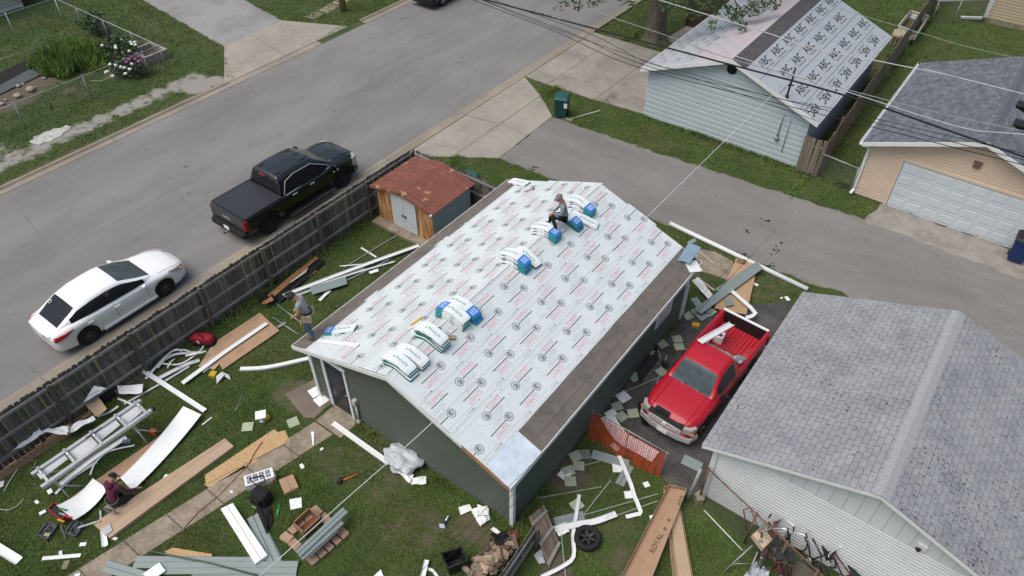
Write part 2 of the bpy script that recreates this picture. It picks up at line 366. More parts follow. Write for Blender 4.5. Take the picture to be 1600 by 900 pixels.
slabs('neighbour_driveway', [[(-19.97, 28.05), (-18.6, 28.02), (-18.6, 34.6), (-19.97, 34.6)], [(-18.6, 28.02), (-15.9, 28.1), (-15.9, 34.6), (-18.6, 34.6)], [(-15.9, 28.1), (-13.25, 28.35), (-13.25, 34.6), (-15.9, 34.6)], [(-16.4, 36.0), (-13.3, 36.0), (-13.3, 38.4), (-16.2, 38.4)]], .022, conc_d)
sheet_s('far_driveway', [at(215, -5)[:2], at(350, 73)[:2], at(440, 32)[:2], at(372, -5)[:2]], .010, mat('pale_asphalt', (.27, .265, .26), .9, .12, 30, col2=(.2, .197, .19), mixs=.4, bump=.2), .06, 9)
a_, b_, c_, d_ = [at(*q)[:2] for q in ((350, 73), (367, 132), (533, 41), (440, 32))]
slabs('far_apron', [[a_, (-31.53, 18.5), (-31.53, 22.4), (-35.2, 23.0)], [(-35.2, 23.0), (-31.53, 22.4), (-31.53, 27.0), (-35.2, 25.3)]], .02, conc_n)
slabs('old_sidewalk', [[at(x0, y0)[:2], at(x1, y1)[:2], at(x2, y2)[:2], at(x3, y3)[:2]] for x0, y0, x1, y1, x2, y2, x3, y3 in ((474, 27, 492, 31, 505, 22, 495, 18), (496, 17, 512, 21, 530, 10, 515, 6), (516, 5, 533, 9, 556, -4, 540, -8))], .015, conc)
b = MB(); rr_ = random.Random(31)
def seam(pts, w_):
    q = []
    for a, c in zip(pts[:-1], pts[1:]):
        a, c = Vector((*a, .0062)), Vector((*c, .0062)); k = max(2, int((c - a).length / .5))
        for j in range(k): q.append(a.lerp(c, j / k) + Vector((rr_.gauss(0, .018), rr_.gauss(0, .018), 0)))
    q.append(Vector((*pts[-1], .0062)))
    for i in range(len(q) - 1):
        d = (q[i + 1] - q[i]).normalized(); n_ = Vector((-d.y, d.x, 0)) * w_ * rr_.uniform(.4, 1); b.add([q[i] - n_, q[i + 1] - n_, q[i + 1] + n_, q[i] + n_], [(0, 1, 2, 3)])
seam([(-25.7, -3), (-25.75, 14), (-25.6, 40), (-25.7, 70)], .012)
seam([tuple(at(28, 326)[:2]), tuple(at(45, 345)[:2]), tuple(at(63, 367)[:2])], .016); seam([tuple(at(590, 63)[:2]), tuple(at(640, 70)[:2])], .012); seam([tuple(at(625, 110)[:2]), tuple(at(660, 120)[:2])], .012); seam([tuple(at(400, 170)[:2]), tuple(at(425, 176)[:2])], .01)
for x0, y0 in ((-23.0, 12), (-24.2, 3), (-28.3, 20), (-22.4, 24)): seam([(x0, y0), (x0 + .1, y0 + 6)], .006)
structure(b, 'street_crack', mat('tar_seam', (.115, .113, .112), .9))
b = MB()
for k in range(60):
    x, y = rr_.uniform(-30, -21), rr_.uniform(0, 40); r = rr_.uniform(.02, .07) * (1 if k % 9 else 2.2)
    b.add([(x + r * cos(a) * rr_.uniform(.7, 1.2), y + r * sin(a) * 1.4, .0066) for a in (0, .9, 1.8, 2.7, 3.6, 4.5, 5.4)], [tuple(range(7))])
structure(b, 'oil_spots', mat('oil_spot', (.12, .117, .115), .8))
# garden path and entry slabs of the green garage
def lerp2(a, c, t): return (a[0] + (c[0] - a[0]) * t, a[1] + (c[1] - a[1]) * t)
L0, L1, R0, R1 = (-13.95, -.6), (-12.40, 7.05), (-13.2, -.6), (-11.62, 7.05)
N = 7
slabs('garden_path', [[lerp2(L0, L1, i / N), lerp2(R0, R1, i / N), lerp2(R0, R1, (i + 1) / N), lerp2(L0, L1, (i + 1) / N)] for i in range(N)] + [[(-12.4, 7.08), (-11.35, 7.08), (-11.35, 7.84), (-12.4, 7.84)]], .02, conc)
slabs('entry_patio', [[(-13.9, 7.2), (-12.75, 6.95), (-12.5, 7.1), (-12.5, 8.0), (-12.98, 8.5), (-13.5, 8.6)], [(-13.7, 8.7), (-13.0, 8.6), (-13.0, 9.5), (-13.5, 9.6)]], .018, mat('brown_concrete', (.20, .16, .13), .92, .2, 3, bump=.2, col2=(.13, .105, .085), mixs=1.5))
sheet_s('gravel_lot', [(-5.75, 12.3), (-4.6, 12.2), (-3.2, 11.35), (-2.2, 11.4), (-2.1, 18.3), (-3.0, 20.2), (-4.3, 19.2), (-5.0, 18.0), (-5.75, 17.6)], .006, dark_gravel, .14, 5)
sheet_s('gravel_apron', [(-2.6, 26.2), (3.6, 26.2), (3.2, 27.83), (-2.4, 27.83)], .012, lt_gravel, .14, 6)
sheet_s('concrete_pad', [(-6.8, 20.9), (-6.3, 21.1), (-5.6, 20.95), (-5.15, 20.3), (-5.2, 19.95), (-6.5, 19.75), (-7.0, 20.2)], .05, conc, .02, 4)
# ------------------------------------------------------------------ buildings
def clip_poly(poly, a, c):           # keep points p with a.p <= c in 2-D
    out = []
    for i in range(len(poly)):
        p, q = poly[i], poly[(i + 1) % len(poly)]
        dp, dq = a[0] * p[0] + a[1] * p[1] - c, a[0] * q[0] + a[1] * q[1] - c
        if dp <= 0: out.append(p)
        if dp * dq < 0: t = dp / (dp - dq); out.append((p[0] + (q[0] - p[0]) * t, p[1] + (q[1] - p[1]) * t))
    return out
def siding(owner, m, o0, du, width, zb, ztop_l, ridge, expo, nrm, holes=(), separate=False, name='siding_course', single='siding', lap=.016, zmax=None):
    """lap siding on a wall from o0 along unit du; ridge=(u,z) or None for a flat top; every course a wedge proud at its foot"""
    o0 = Vector(o0); du = Vector(du); nrm = Vector(nrm); mb = MB(); z = zb; k = 0
    top = (ridge[1] if ridge else ztop_l) if zmax is None else zmax
    while z < top - .01:
        z1 = min(z + expo, top); poly = [(0, z), (width, z), (width, z1), (0, z1)]
        if ridge:
            s1 = (ridge[1] - ztop_l) / ridge[0]; s2 = (ridge[1] - ztop_l) / (width - ridge[0])
            poly = clip_poly(poly, (-s1, 1), ztop_l); 
            if len(poly) > 2: poly = clip_poly(poly, (s2, 1), ztop_l + s2 * width)
        parts = [poly]
        for (u0, u1, h0, h1) in holes:
            new = []
            for q in parts:
                if len(q) < 3: continue
                if z1 <= h0 or z >= h1: new.append(q); continue
                l_ = clip_poly(q, (1, 0), u0); r_ = clip_poly(q, (-1, 0), -u1)
                new += [p for p in (l_, r_) if len(p) > 2]
            parts = new
        b = MB() if separate else mb
        segs = [(z, z + .70 * (z1 - z), lap, lap), (z + .70 * (z1 - z), z + .84 * (z1 - z), lap, -lap * .7), (z + .84 * (z1 - z), z1, -lap * .7, -lap * .7)]
        for (sa, sb, oa, ob) in segs:
            for q0 in parts:
                q = clip_poly(q0, (0, -1), -sa) if len(q0) > 2 else q0
                q = clip_poly(q, (0, 1), sb) if len(q) > 2 else q
                if len(q) < 3: continue
                f = lambda p: oa + (ob - oa) * (p[1] - sa) / max(1e-6, sb - sa) + .012
                fr = [o0 + du * p[0] + Vector((0, 0, p[1])) + nrm * f(p) for p in q]; n = len(q)
                cr = (fr[1] - fr[0]).cross(fr[2] - fr[1])
                b.add(fr, [tuple(range(n)) if cr.dot(nrm) > 0 else tuple(range(n - 1, -1, -1))])
        for q in parts:
            if len(q) < 3: continue
            zz = [p for p in q if abs(p[1] - z) < 1e-4]
            if len(zz) >= 2:
                u0, u1 = min(p[0] for p in zz), max(p[0] for p in zz); e = [o0 + du * u0 + Vector((0, 0, z)), o0 + du * u1 + Vector((0, 0, z))]
                b.add([e[0] + nrm * (lap + .012), e[1] + nrm * (lap + .012), e[1] - nrm * .01, e[0] - nrm * .01], [(0, 1, 2, 3)])
        if separate and b.v: b.build(name, m, owner)
        z = z1; k += 1
    if not separate: mb.build(single, m, owner)
def gable_roof(x0, x1, y0, y1, ze, zr):
    xr = (x0 + x1) / 2; hw = (x1 - x0) / 2; L = hypot(hw, zr - ze)
    def P(d, y, h=0):                       # d: slope distance from the ridge, negative on the left
        s_ = 1 if d >= 0 else -1; a = abs(d) / L
        nx, nz_ = (zr - ze) / L * s_, hw / L
        return Vector((xr + s_ * hw * a + nx * h, y, zr - (zr - ze) * a + nz_ * h))
    return P, L
def roof_deck(owner, P, L, y0, y1, th, m, name='roof_deck', off=0):
    for s_ in (-1, 1):
        b = MB(); q = [P(s_ * .001, y0, off), P(s_ * .001, y1, off), P(s_ * L, y1, off), P(s_ * L, y0, off)]
        n = P(s_ * 1, 0, 1) - P(s_ * 1, 0, 0); b.plate(q, n, th); b.build(name, m, owner)
def board(owner, name, m, a, c, wd, th, nrm):     # plank between two points, hanging down wd, thickness th along nrm
    a, c, nrm = Vector(a), Vector(c), Vector(nrm).normalized(); dn = Vector((0, 0, -wd)); b = MB()
    b.plate([a, c, c + dn, a + dn], nrm, th); return b.build(name, m, owner)

# --- green garage being re-roofed
GX0, GX1, GY0, GY1 = -12.95, -5.82, 7.86, 17.15
gar = thing('green_garage', 'dark green sided garage with white printed underlayment rolled over its low gable roof', 'garage', (-9.385, 12.5, 0))
b = MB(); b.box(((GX0 + GX1) / 2, (GY0 + GY1) / 2, .06), (GX1 - GX0 - .04, GY1 - GY0 - .04, .16)); b.build('foundation', conc, gar)
RP, RL = gable_roof(-13.17, -5.60, 7.5, 17.5, 2.40, 3.74)
gzl = 2.42
b = MB(); b.add([(GX0 + .02, GY0 + .02, .1), (GX1 - .02, GY0 + .02, .1), (GX1 - .02, GY1, .1), (GX0 + .02, GY1, .1), (GX0 + .02, GY0 + .02, 2.38), (GX1 - .02, GY0 + .02, 2.38), (GX1 - .02, GY1, 2.38), (GX0 + .02, GY1, 2.38), (-9.385, GY0 + .02, 3.6), (-9.385, GY1, 3.6)],
      [(0, 1, 5, 8, 4), (3, 7, 9, 6, 2), (1, 2, 6, 5), (0, 4, 7, 3)]); b.build('wall', green_sid, gar)
W = GX1 - GX0
siding(gar, green_sid, (GX0, GY0, 0), (1, 0, 0), W, .14, 2.40, (W / 2, 3.62), .102, (0, -1, 0), holes=[(.50, 1.44, 0, 2.13)], lap=.013)
siding(gar, green_sid, (GX1, GY0, 0), (0, 1, 0), GY1 - GY0, .14, 2.36, None, .102, (1, 0, 0), lap=.013, holes=[(7.3, 8.3, 1.2, 2.1)])
siding(gar, green_sid, (GX0, GY0, 0), (0, 1, 0), GY1 - GY0, .14, 2.36, None, .102, (-1, 0, 0), lap=.013)
siding(gar, green_sid, (GX0, GY1, 0), (1, 0, 0), W, .14, 2.40, (W / 2, 3.62), .102, (0, 1, 0), lap=.013)
for x, y in ((GX0, GY0), (GX1, GY0), (GX1, GY1)):
    b = MB(); b.box((x + (-.02 if x < -9 else .02), y + (-.02 if y < 10 else .02), 1.22), (.11, .11, 2.30)); b.build('corner_trim', white_trim, gar)
# door in its frame
dr = MB(); dr.box((-11.98, GY0 - .005, 1.06), (.80, .05, 2.0))
door = dr.build('door', mat('navy_door', (.022, .027, .038), .35, .25, 3), gar)
for z in (.62, 1.5):
    b = MB(); b.box((-11.98, GY0 - .034, z), (.56, .012, .62)); b.build('door_panel', mat('door_panel', (.030, .036, .05), .25, .35, 4), door)
b = MB(); b.lathe([(0, .0), (.03, .0), (.03, .05), (0, .055)], (-11.66, GY0 - .03, 1.0), 10, Matrix.Rotation(pi / 2, 3, 'X')); b.build('door_handle', steel, door)
for a, s_ in (((-12.42, 1.05), (.11, 2.12)), ((-11.54, 1.05), (.09, 2.12)), ((-11.98, 2.14), (.97, .09))):
    b = MB(); b.box((a[0], GY0 - .035, a[1]), (s_[0], .075, s_[1])); b.build('door_frame', white_trim, gar)
b = MB(); b.tube([(-11.30, GY0 - .07, .10), (-11.30, GY0 - .07, .95)], .04, 10); b.box((-11.30, GY0 - .08, 1.0), (.12, .12, .2)); b.box((-11.30, GY0 - .08, .12), (.11, .1, .12)); b.build('vent_pipe', mat('cream_pipe', (.50, .48, .42), .5), gar)
b = MB(); b.box((-9.33, GY0 - .05, 3.22), (.07, .08, .06)); b.tube([(-9.33, GY0 - .09, 3.2), (-9.32, GY0 - .10, 3.02)], .022, 6); b.build('gable_lamp_fitting', white_trim, gar)
b = MB(); b.box((GX1 + .02, GY0 + 7.8, 1.65), (.06, 1.0, .9)); win = b.build('window', white_trim, gar)
b = MB(); b.box((GX1 + .055, GY0 + 7.8, 1.65), (.012, .84, .74)); b.build('pane', mat('pale_window', (.45, .5, .55), .15), win)
roof_deck(gar, RP, RL, 7.5, 17.5, .05, felt)
# bare deck laid in boards: edge courses
for s_ in (-1, 1):
    for i, (d0, d1) in enumerate(((RL - .30, RL - .004), (RL - .62, RL - .31))):
        b = MB(); n = RP(s_, 0, 1) - RP(s_, 0, 0)
        y0_ = 8.72 if s_ > 0 else 7.51
        b.plate([RP(s_ * d0, y0_, .008 + .004 * i), RP(s_ * d0, 17.49, .008 + .004 * i), RP(s_ * d1, 17.49, .008 + .004 * i), RP(s_ * d1, y0_, .008 + .004 * i)], n, .007); b.build('starter_strip', felt, gar)
for s_ in (-1, 1):
    x = RP(s_ * RL, 0, 0); nrm = (s_, 0, 0)
    board(gar, 'fascia', white_trim, (x.x + s_ * .022, 7.47, 2.40), (x.x + s_ * .022, 17.52, 2.40), .14, .02, nrm)
    b = MB(); b.plate([(x.x, 7.5, 2.30), (x.x, 17.5, 2.30), (GX0 + .0 if s_ < 0 else GX1, 17.5, 2.30), (GX0 if s_ < 0 else GX1, 7.5, 2.30)], (0, 0, -1), .01); b.build('soffit', white_trim, gar)
    for yy, ny in ((7.5, -1), (17.5, 1)):
        e = .028
        a, c = RP(s_ * .002, yy, -.006) + Vector((0, ny * e, 0)), RP(s_ * RL, yy, -.006) + Vector((0, ny * e, 0))
        if s_ > 0 and ny < 0:
            m1 = a.lerp(c, .62); board(gar, 'rake_board', white_trim, a, m1, .13, .026, (0, ny, 0)); board(gar, 'rake_board', wood_raw, m1, c, .15, .026, (0, ny, 0))
        else: board(gar, 'rake_board', white_trim, a, c, .14, .026, (0, ny, 0))
        b = MB(); g0 = GY0 if ny < 0 else GY1
        b.plate([RP(s_ * .01, yy, -.10), RP(s_ * RL, yy, -.10), Vector((RP(s_ * RL, 0, -.10).x, g0, RP(s_ * RL, 0, -.10).z)), Vector((RP(s_ * .01, 0, -.1).x, g0, RP(s_ * .01, 0, -.1).z))], (0, 0, -1), .01); b.build('rake_soffit', white_trim, gar)
# underlayment courses with print
under = mat('white_underlayment', (.575, .625, .645), .75, .05, 1.6, bump=.14, bscale=9)
def wave(d, y): return .007 * noise.noise(Vector((d * 2.2, y * .8, 3))) + .002 * noise.noise(Vector((d * 5, y * 5, 9)))
def ring(mb, f, cx, cy, r0, r1, n=18, mi=0, a0=0, a1=2 * pi):
    vs = []
    for i in range(n + 1):
        a = a0 + (a1 - a0) * i / n
        vs += [f(cx + r0 * cos(a), cy + r0 * sin(a)), f(cx + r1 * cos(a), cy + r1 * sin(a))]
    mb.add(vs, [(2 * i, 2 * i + 1, 2 * i + 3, 2 * i + 2) for i in range(n)], mi)
def rect(mb, f, x0, y0, x1, y1, mi=0, n=1):
    for i in range(n):
        a, c = y0 + (y1 - y0) * i / n, y0 + (y1 - y0) * (i + 1) / n
        mb.add([f(x0, a), f(x1, a), f(x1, c), f(x0, c)], [(0, 1, 2, 3)], mi)
courses = [(-3.50, -2.15, 9.56, -2.92), (-2.22, -1.08, 8.64, -1.80), (-1.15, -.0, 7.36, -.80), (.0, 1.12, 8.30, .33), (1.06, 2.18, 7.52, 1.37), (2.12, 3.27, 8.49, 2.45)]
for ci, (d0, d1, ph, da) in enumerate(courses):
    s_ = -1 if d1 <= 0 else 1; lift = .016 if ci in (2, 3) else (.013 if ci in (1, 4) else .010)
    Y0, Y1 = 7.49 + R.uniform(-.02, .02), 17.5 + R.uniform(-.0, .12)
    ny = 60; nx = 7; mb = MB(); vs = []
    hh = lambda d, y: lift + max(-.008, wave(d, y) * .8)
    for j in range(ny + 1):
        y = Y0 + (Y1 - Y0) * j / ny
        for i in range(nx + 1):
            d = d0 + (d1 - d0) * i / nx
            if (i == 0 and s_ < 0) or (i == nx and s_ > 0): d += .012 * noise.noise(Vector((y * 1.3, ci, 0)))
            vs.append(RP(d if abs(d) > 1e-4 else s_ * 1e-4, y, hh(d, y)))
    fs = [(j * (nx + 1) + i, j * (nx + 1) + i + 1, (j + 1) * (nx + 1) + i + 1, (j + 1) * (nx + 1) + i) for j in range(ny) for i in range(nx)]
    mb.add(vs, fs, 0, True)
    us = mb.build('underlayment_sheet', under, gar)
    pb = MB(); hp = lambda d, y: RP(d, min(max(y, Y0 + .01), Y1 - .01), hh(d, y) + .004)
    ok = lambda y: Y0 + .02 < y < Y1 - .02
    k0 = int((Y0 - ph) / 1.19) - 2
    for k in range(k0, k0 + 13):
        ya = ph + 1.19 * k
        for flip in (0, 1):
            cx, cy = (da, ya) if not flip else (da + .41, ya + .40); g = -1 if flip else 1
            f = lambda u, v, cx=cx, cy=cy, g=g: hp(cx + g * u, cy + g * v)
            def F(u, v, fn): 
                yy = cy + g * v
                return ok(yy)
            if not (Y0 - .1 < cy < Y1 + .1): continue
            if ok(cy - .1) and ok(cy + .1):
                ring(pb, f, 0, 0, .102, .121, 22, 0); ring(pb, f, .01, .0, .046, .072, 16, 0, -.4, 4.6); ring(pb, f, .012, .018, .012, .036, 12, 0)
                rect(pb, f, .035, -.07, .055, .05, 0)
            v1 = min(.74, (Y1 - cy) if g > 0 else (cy - Y0))
            if v1 > .2:
                rect(pb, f, -.020, .13, .009, v1, 0, 4)
                if v1 > .70:
                    for ox, oy in ((0, 0), (.005, .005)): put_text(pb, 'SUMMIT', .20, lambda a, c, f=f: f(-.115 - c * 1.0 + ox, .42 + a * .70 + oy), 1)
            if v1 > .2:
                for q in (.075, .12, .165): rect(pb, f, q, .10, q + .006, .10 + min(.45, v1 - .1) * (1 - q), 2, 3)
            if ok(cy + g * .02): rect(pb, f, .17, .05, .192, .072, 0)
        for (dd, oy) in ((da - .30, .55), (da + .72, .62)):
            y = ya + oy
            if ok(y) and ok(y + .3) and d0 + .06 < dd < d1 - .04:
                f = lambda u, v: hp(dd + u, y + v)
                rect(pb, f, -.004, 0, .004, .26, 0, 2); ring(pb, f, 0, .27, .0, .022, 8, 0)
    for q in (d0 + .05, d1 - .05, d1 - .16, d0 + .17):
        rect(pb, hp, q, Y0 + .02, q + .006, Y1 - .02, 2, 40)
    for k in range(150):
        q, y = R.uniform(d0 + .03, d1 - .03), R.uniform(Y0 + .05, Y1 - .05); r = R.uniform(.006, .013)
        pb.add([hp(q - r, y - r), hp(q + r, y - r), hp(q + r, y + r), hp(q - r, y + r)], [(0, 1, 2, 3)], 2 if k % 3 else 0)
    pb.build('printed_marks', [ink_dark, ink_pink, ink_mid], us)['kind'] = 'stuff'
b = MB(); b.plate([RP(-.025, 7.6, .018), RP(-.025, 17.4, .018), RP(-.0005, 17.4, .018), RP(-.0005, 7.6, .018)], (0, 0, 1), .002); b.build('ridge_line', ink_mid, gar)
b = MB(); b.sheet([RP(3.24, 7.48, .02), RP(4.03, 7.46, .014), RP(4.03, 8.74, .014), RP(3.24, 8.74, .02)], 14, 14, lambda u, v: .006 + .007 * noise.noise(Vector((u * 3, v * 3, 1))) + .012 * max(0, 1 - v * 5) * abs(sin(u * 9)), .003)
b.build('eave_membrane', mat('blue_white_membrane', (.50, .58, .68), .22, .12, 5, col2=(.62, .68, .74), mixs=3), gar)

# --- blue neighbour garage with roof felt printed ABC
blue_sid = mat('pale_blue_siding', (.47, .535, .575), .7, .05, 2.5)
BX0, BX1, BY0, BY1 = -13.3, -5.95, 28.25, 37.5
bg_ = thing('blue_garage', 'pale blue sided garage whose roof is papered in grey underlayment lettered ABC', 'garage', (-9.6, 33, 0))
b = MB(); b.add([(BX0 + .02, BY0 + .02, 0), (BX1 - .02, BY0 + .02, 0), (BX1 - .02, BY1, 0), (BX0 + .02, BY1, 0), (BX0 + .02, BY0 + .02, 2.42), (BX1 - .02, BY0 + .02, 2.42), (BX1 - .02, BY1, 2.42), (BX0 + .02, BY1, 2.42), (-9.6, BY0 + .02, 3.84), (-9.6, BY1, 3.84)],
      [(0, 1, 5, 8, 4), (3, 7, 9, 6, 2), (1, 2, 6, 5), (0, 4, 7, 3)]); b.build('wall', blue_sid, bg_)
siding(bg_, blue_sid, (BX0, BY0, 0), (1, 0, 0), BX1 - BX0, .05, 2.42, ((BX1 - BX0) / 2, 3.86), .235, (0, -1, 0), separate=True, name='siding_board', lap=.024)
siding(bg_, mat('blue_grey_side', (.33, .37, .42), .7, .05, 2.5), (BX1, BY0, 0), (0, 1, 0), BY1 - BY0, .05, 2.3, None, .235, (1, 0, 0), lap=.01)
BP, BL = gable_roof(-13.57, -5.58, 27.9, 37.85, 2.42, 3.97)
felt_grey = mat('printed_grey_felt', (.345, .375, .41), .85, .06, 3)
roof_deck(bg_, BP, BL, 27.9, 37.85, .07, felt)
bcs = [(-BL + .0, -2.9), (-2.98, -1.9), (-1.98, 0)]
pinkish = mat('pink_grey_felt', (.45, .37, .415), .85, .06, 2, col2=(.36, .385, .42), mixs=1.0)
for i, (d0, d1) in enumerate(bcs):
    mm = pinkish if i == 2 else felt_grey
    b = MB(); b.plate([BP(d0, 27.88, .004 + .004 * i), BP(d0, 37.86, .004 + .004 * i), BP(min(d1, -.001), 37.86, .004 + .004 * i), BP(min(d1, -.001), 27.88, .004 + .004 * i)], BP(-1, 0, 1) - BP(-1, 0, 0), .003); us = b.build('underlayment_sheet', mm, bg_)
    pb = MB()
    h = .007 + .004 * i
    for row in range(3 if i < 2 else 5):
        for k in range(12):
            y = 28.3 + k * .84 + (row % 2) * .42; d = d0 + .16 + row * .33
            if d > d1 - .1 or y > 37.4: continue
            for q in range(3): rect(pb, lambda u, v: BP(u, v, h), d + q * .055, y + q * .05, d + q * .055 + .028, y + .46 - q * .06, 0)
    pb.build('printed_marks', ink_mid if i == 2 else mat('felt_print', (.17, .175, .19), .8), us)['kind'] = 'stuff'
ink_abc = mat('abc_print', (.085, .088, .095), .8, .1, 9)
bcs = [(.60, 1.42), (1.36, 2.38), (2.32, 3.40), (3.34, BL - .005)]
b = MB(); b.plate([BP(.001, 27.88, .018), BP(.001, 37.86, .018), BP(.66, 37.86, .018), BP(.66, 27.88, .018)], BP(1, 0, 1) - BP(1, 0, 0), .01); b.build('ridge_shingles', mat('old_shingle_band', (.085, .08, .085), .95, .4, 6, bump=.4), bg_)
for i, (d0, d1) in enumerate(bcs):
    h = .014 - .003 * i
    b = MB(); b.plate([BP(d0, 27.87, h), BP(d0, 37.87, h), BP(d1, 37.87, h), BP(d1, 27.87, h)], BP(1, 0, 1) - BP(1, 0, 0), .003); us = b.build('underlayment_sheet', felt_grey, bg_)
    pb = MB(); f0 = lambda u, v: BP(u, v, h + .003)
    d, ph, up = ((.98, 30.58, -1), (1.86, 29.67, -1), (2.86, 29.26, -1), (3.80, 28.50, 1))[i]
    for k in range(-3, 8):
        y = ph + k * 1.325
        if not 28.4 < y < 37.4: continue
        for e in (-.011, 0, .011): put_text(pb, 'ABC', .48, lambda a, c: f0(d + up * c + e, y - up * a + e), 0)
        for q in range(2): rect(pb, f0, d - up * (.24 + q * .05) , y - .5 + q * .1, d - up * (.24 + q * .05) + .022, min(y + .4, 37.8), 0)
        rect(pb, f0, d - up * .36, y + .5, d - up * .36 + .04, min(y + .56, 37.8), 0); rect(pb, f0, d + up * .2, y + .58, d + up * .2 + .012, min(y + 1.1, 37.8), 0)
    rect(pb, f0, d0 + .03, 27.95, d0 + .042, 37.8, 0, 4); rect(pb, f0, d1 - .05, 27.95, d1 - .04, 37.8, 0, 4)
    pb.build('printed_letters', ink_abc, us)['kind'] = 'stuff'
for s_ in (-1, 1):
    a, c = BP(s_ * .002, 27.88, -.0) + Vector((0, -.02, .01)), BP(s_ * BL, 27.88, -.0) + Vector((0, -.02, .01))
    board(bg_, 'rake_board', white_trim, a, c, .17, .03, (0, -1, 0))
    x = BP(s_ * BL, 0).x; board(bg_, 'fascia', white_trim, (x + s_ * .02, 27.9, 2.42), (x + s_ * .02, 37.85, 2.42), .13, .02, (s_, 0, 0))
    b = MB(); b.plate([(x, 27.9, 2.33), (x, 37.85, 2.33), (BX0 if s_ < 0 else BX1, 37.85, 2.33), (BX0 if s_ < 0 else BX1, 27.9, 2.33)], (0, 0, -1), .01); b.build('soffit', white_trim, bg_)
b = MB(); b.lathe([(0, 0), (.20, 0), (.22, .03), (.17, .05), (0, .05)], (-9.6, BY0 - .03, 3.42), 20, Matrix.Rotation(pi / 2, 3, 'X')); v_ = b.build('gable_vent', black_plast, bg_)
b = MB(); [b.lathe([(.04 + .05 * k, .055), (.06 + .05 * k, .065), (.065 + .05 * k, .055)], (-9.6, BY0 - .03, 3.42), 20, Matrix.Rotation(pi / 2, 3, 'X')) for k in range(3)]; b.build('vent_ring', black_cloth, v_)
mp0 = at_plane(1229, 152, BP(3.2, 28.5), BP(1, 0, 1) - BP(1, 0, 0))
b = MB(); b.tube([mp0 + Vector((0, 0, -.1)), mp0 + Vector((.02, .05, 1.25))], .04, 8); b.tube([mp0 + Vector((-.06, 0, .5)), mp0 + Vector((.14, .05, .55))], .03, 6); b.lathe([(.09, 0), (.07, .08), (.045, .1)], mp0, 10); b.build('service_mast', black_plast, bg_)
mp1 = at_plane(1214, 215, (0, BY0 - .05, 0), (0, 1, 0))
b = MB(); b.lathe([(0, 0), (.09, 0), (.09, .1), (.06, .14), (0, .14)], mp1, 14, Matrix.Rotation(pi / 2, 3, 'X')); b.box(mp1 + Vector((0, .02, -.02)), (.14, .06, .24)); b.build('electric_meter', steel, bg_)
b = MB(); b.tube([mp1 + Vector((0, 0, .1)), mp1 + Vector((.02, -.02, 1.1))], .025, 6); b.tube([mp1 + Vector((.35, 0, -.6)), mp1 + Vector((.35, 0, 1.0))], .018, 6); b.build('conduit', steel, bg_)

# --- shingles
def shingle_tab(name, wd, ht, th):
    b = MB(); h = wd / 2
    b.add([(-h, 0, 0), (h, 0, 0), (h, ht, 0), (-h, ht, 0), (-h, 0, th), (h, 0, th), (h, ht, th * .6), (-h, ht, th * .6)], [(4, 5, 6, 7), (0, 1, 5, 4), (1, 2, 6, 5), (3, 0, 4, 7), (2, 3, 7, 6)])
    me = bpy.data.meshes.new(name); me.from_pydata(b.v, [], b.f); return me
def shingle_roof(owner, P, L, y0, y1, m, m_stuff, tabw=.305, expo=.143, n_single=300, gap=.012, th=.010, scale=(1, 1)):
    me = shingle_tab('shingle', tabw - gap, expo - .010, th); me.materials.append(m)  # tabs cut short: dark deck between rows stands in for their shadow line
    allt = []
    for s_ in (-1, 1):
        rows = int(L / expo)
        for r in range(rows + 1):
            dbot = L + .02 - r * expo
            if dbot < .12: break
            off = (r % 2) * tabw / 2 + (r % 3) * .012
            y = y0 - off
            while y < y1:
                ya, yb = max(y, y0), min(y + tabw, y1)
                if yb - ya > .04: allt.append((s_, dbot, (ya + yb) / 2, (yb - ya) / tabw))
                y += tabw
    q0 = CAMV
    allt.sort(key=lambda t: (P(t[0] * t[1], t[2]) - q0).length / max(.05, (P(t[0], 0, 1) - P(t[0], 0, 0)).dot((q0 - P(t[0] * t[1], t[2])).normalized())) + (1000 if not infront(P(t[0] * t[1], t[2])) else 0))
    mb = MB(); tint = []
    rr = random.Random(11)
    for i, (s_, d, y, wf) in enumerate(allt):
        # local frame: x along the eave, y up the slope, z normal
        o0 = P(s_ * d, y, .006); uy = (P(s_ * (d - .1), y) - P(s_ * d, y)).normalized(); uz = (P(s_, 0, 1) - P(s_, 0, 0)); ux = uy.cross(uz)
        Mx = Matrix((ux, uy, uz)).transposed()
        Mx = Mx @ Matrix.Rotation(rr.gauss(0, .012), 3, 'Z') @ Matrix.Rotation(rr.uniform(-.006, .012), 3, 'X')
        if i < n_single:
            o = bpy.data.objects.new('shingle', me); C.objects.link(o); o.parent = owner
            M4 = Mx.to_4x4() @ Matrix.Diagonal((wf, 1, 1, 1)); M4.translation = o0
            o.matrix_basis = wm(owner).inverted() @ M4
        else:
            mb.add([o0 + Mx @ Vector((v.co.x * wf, v.co.y, v.co.z)) for v in me.vertices], [tuple(p.vertices) for p in me.polygons])
            tint += [rr.random()] * len(me.vertices)
    st = mb.build('shingle_field', m_stuff, owner); st['kind'] = 'stuff'
    st.data.attributes.new('tint', 'FLOAT', 'POINT').data.foreach_set('value', np.array(tint, np.float32))
def infront(p):
    v = p - CAMV; c = v.dot(FW)
    if c < .5: return False
    x, y = FPX * v.dot(RT) / c, -FPX * v.dot(UP) / c
    return abs(x) < 800 and abs(y) < 450
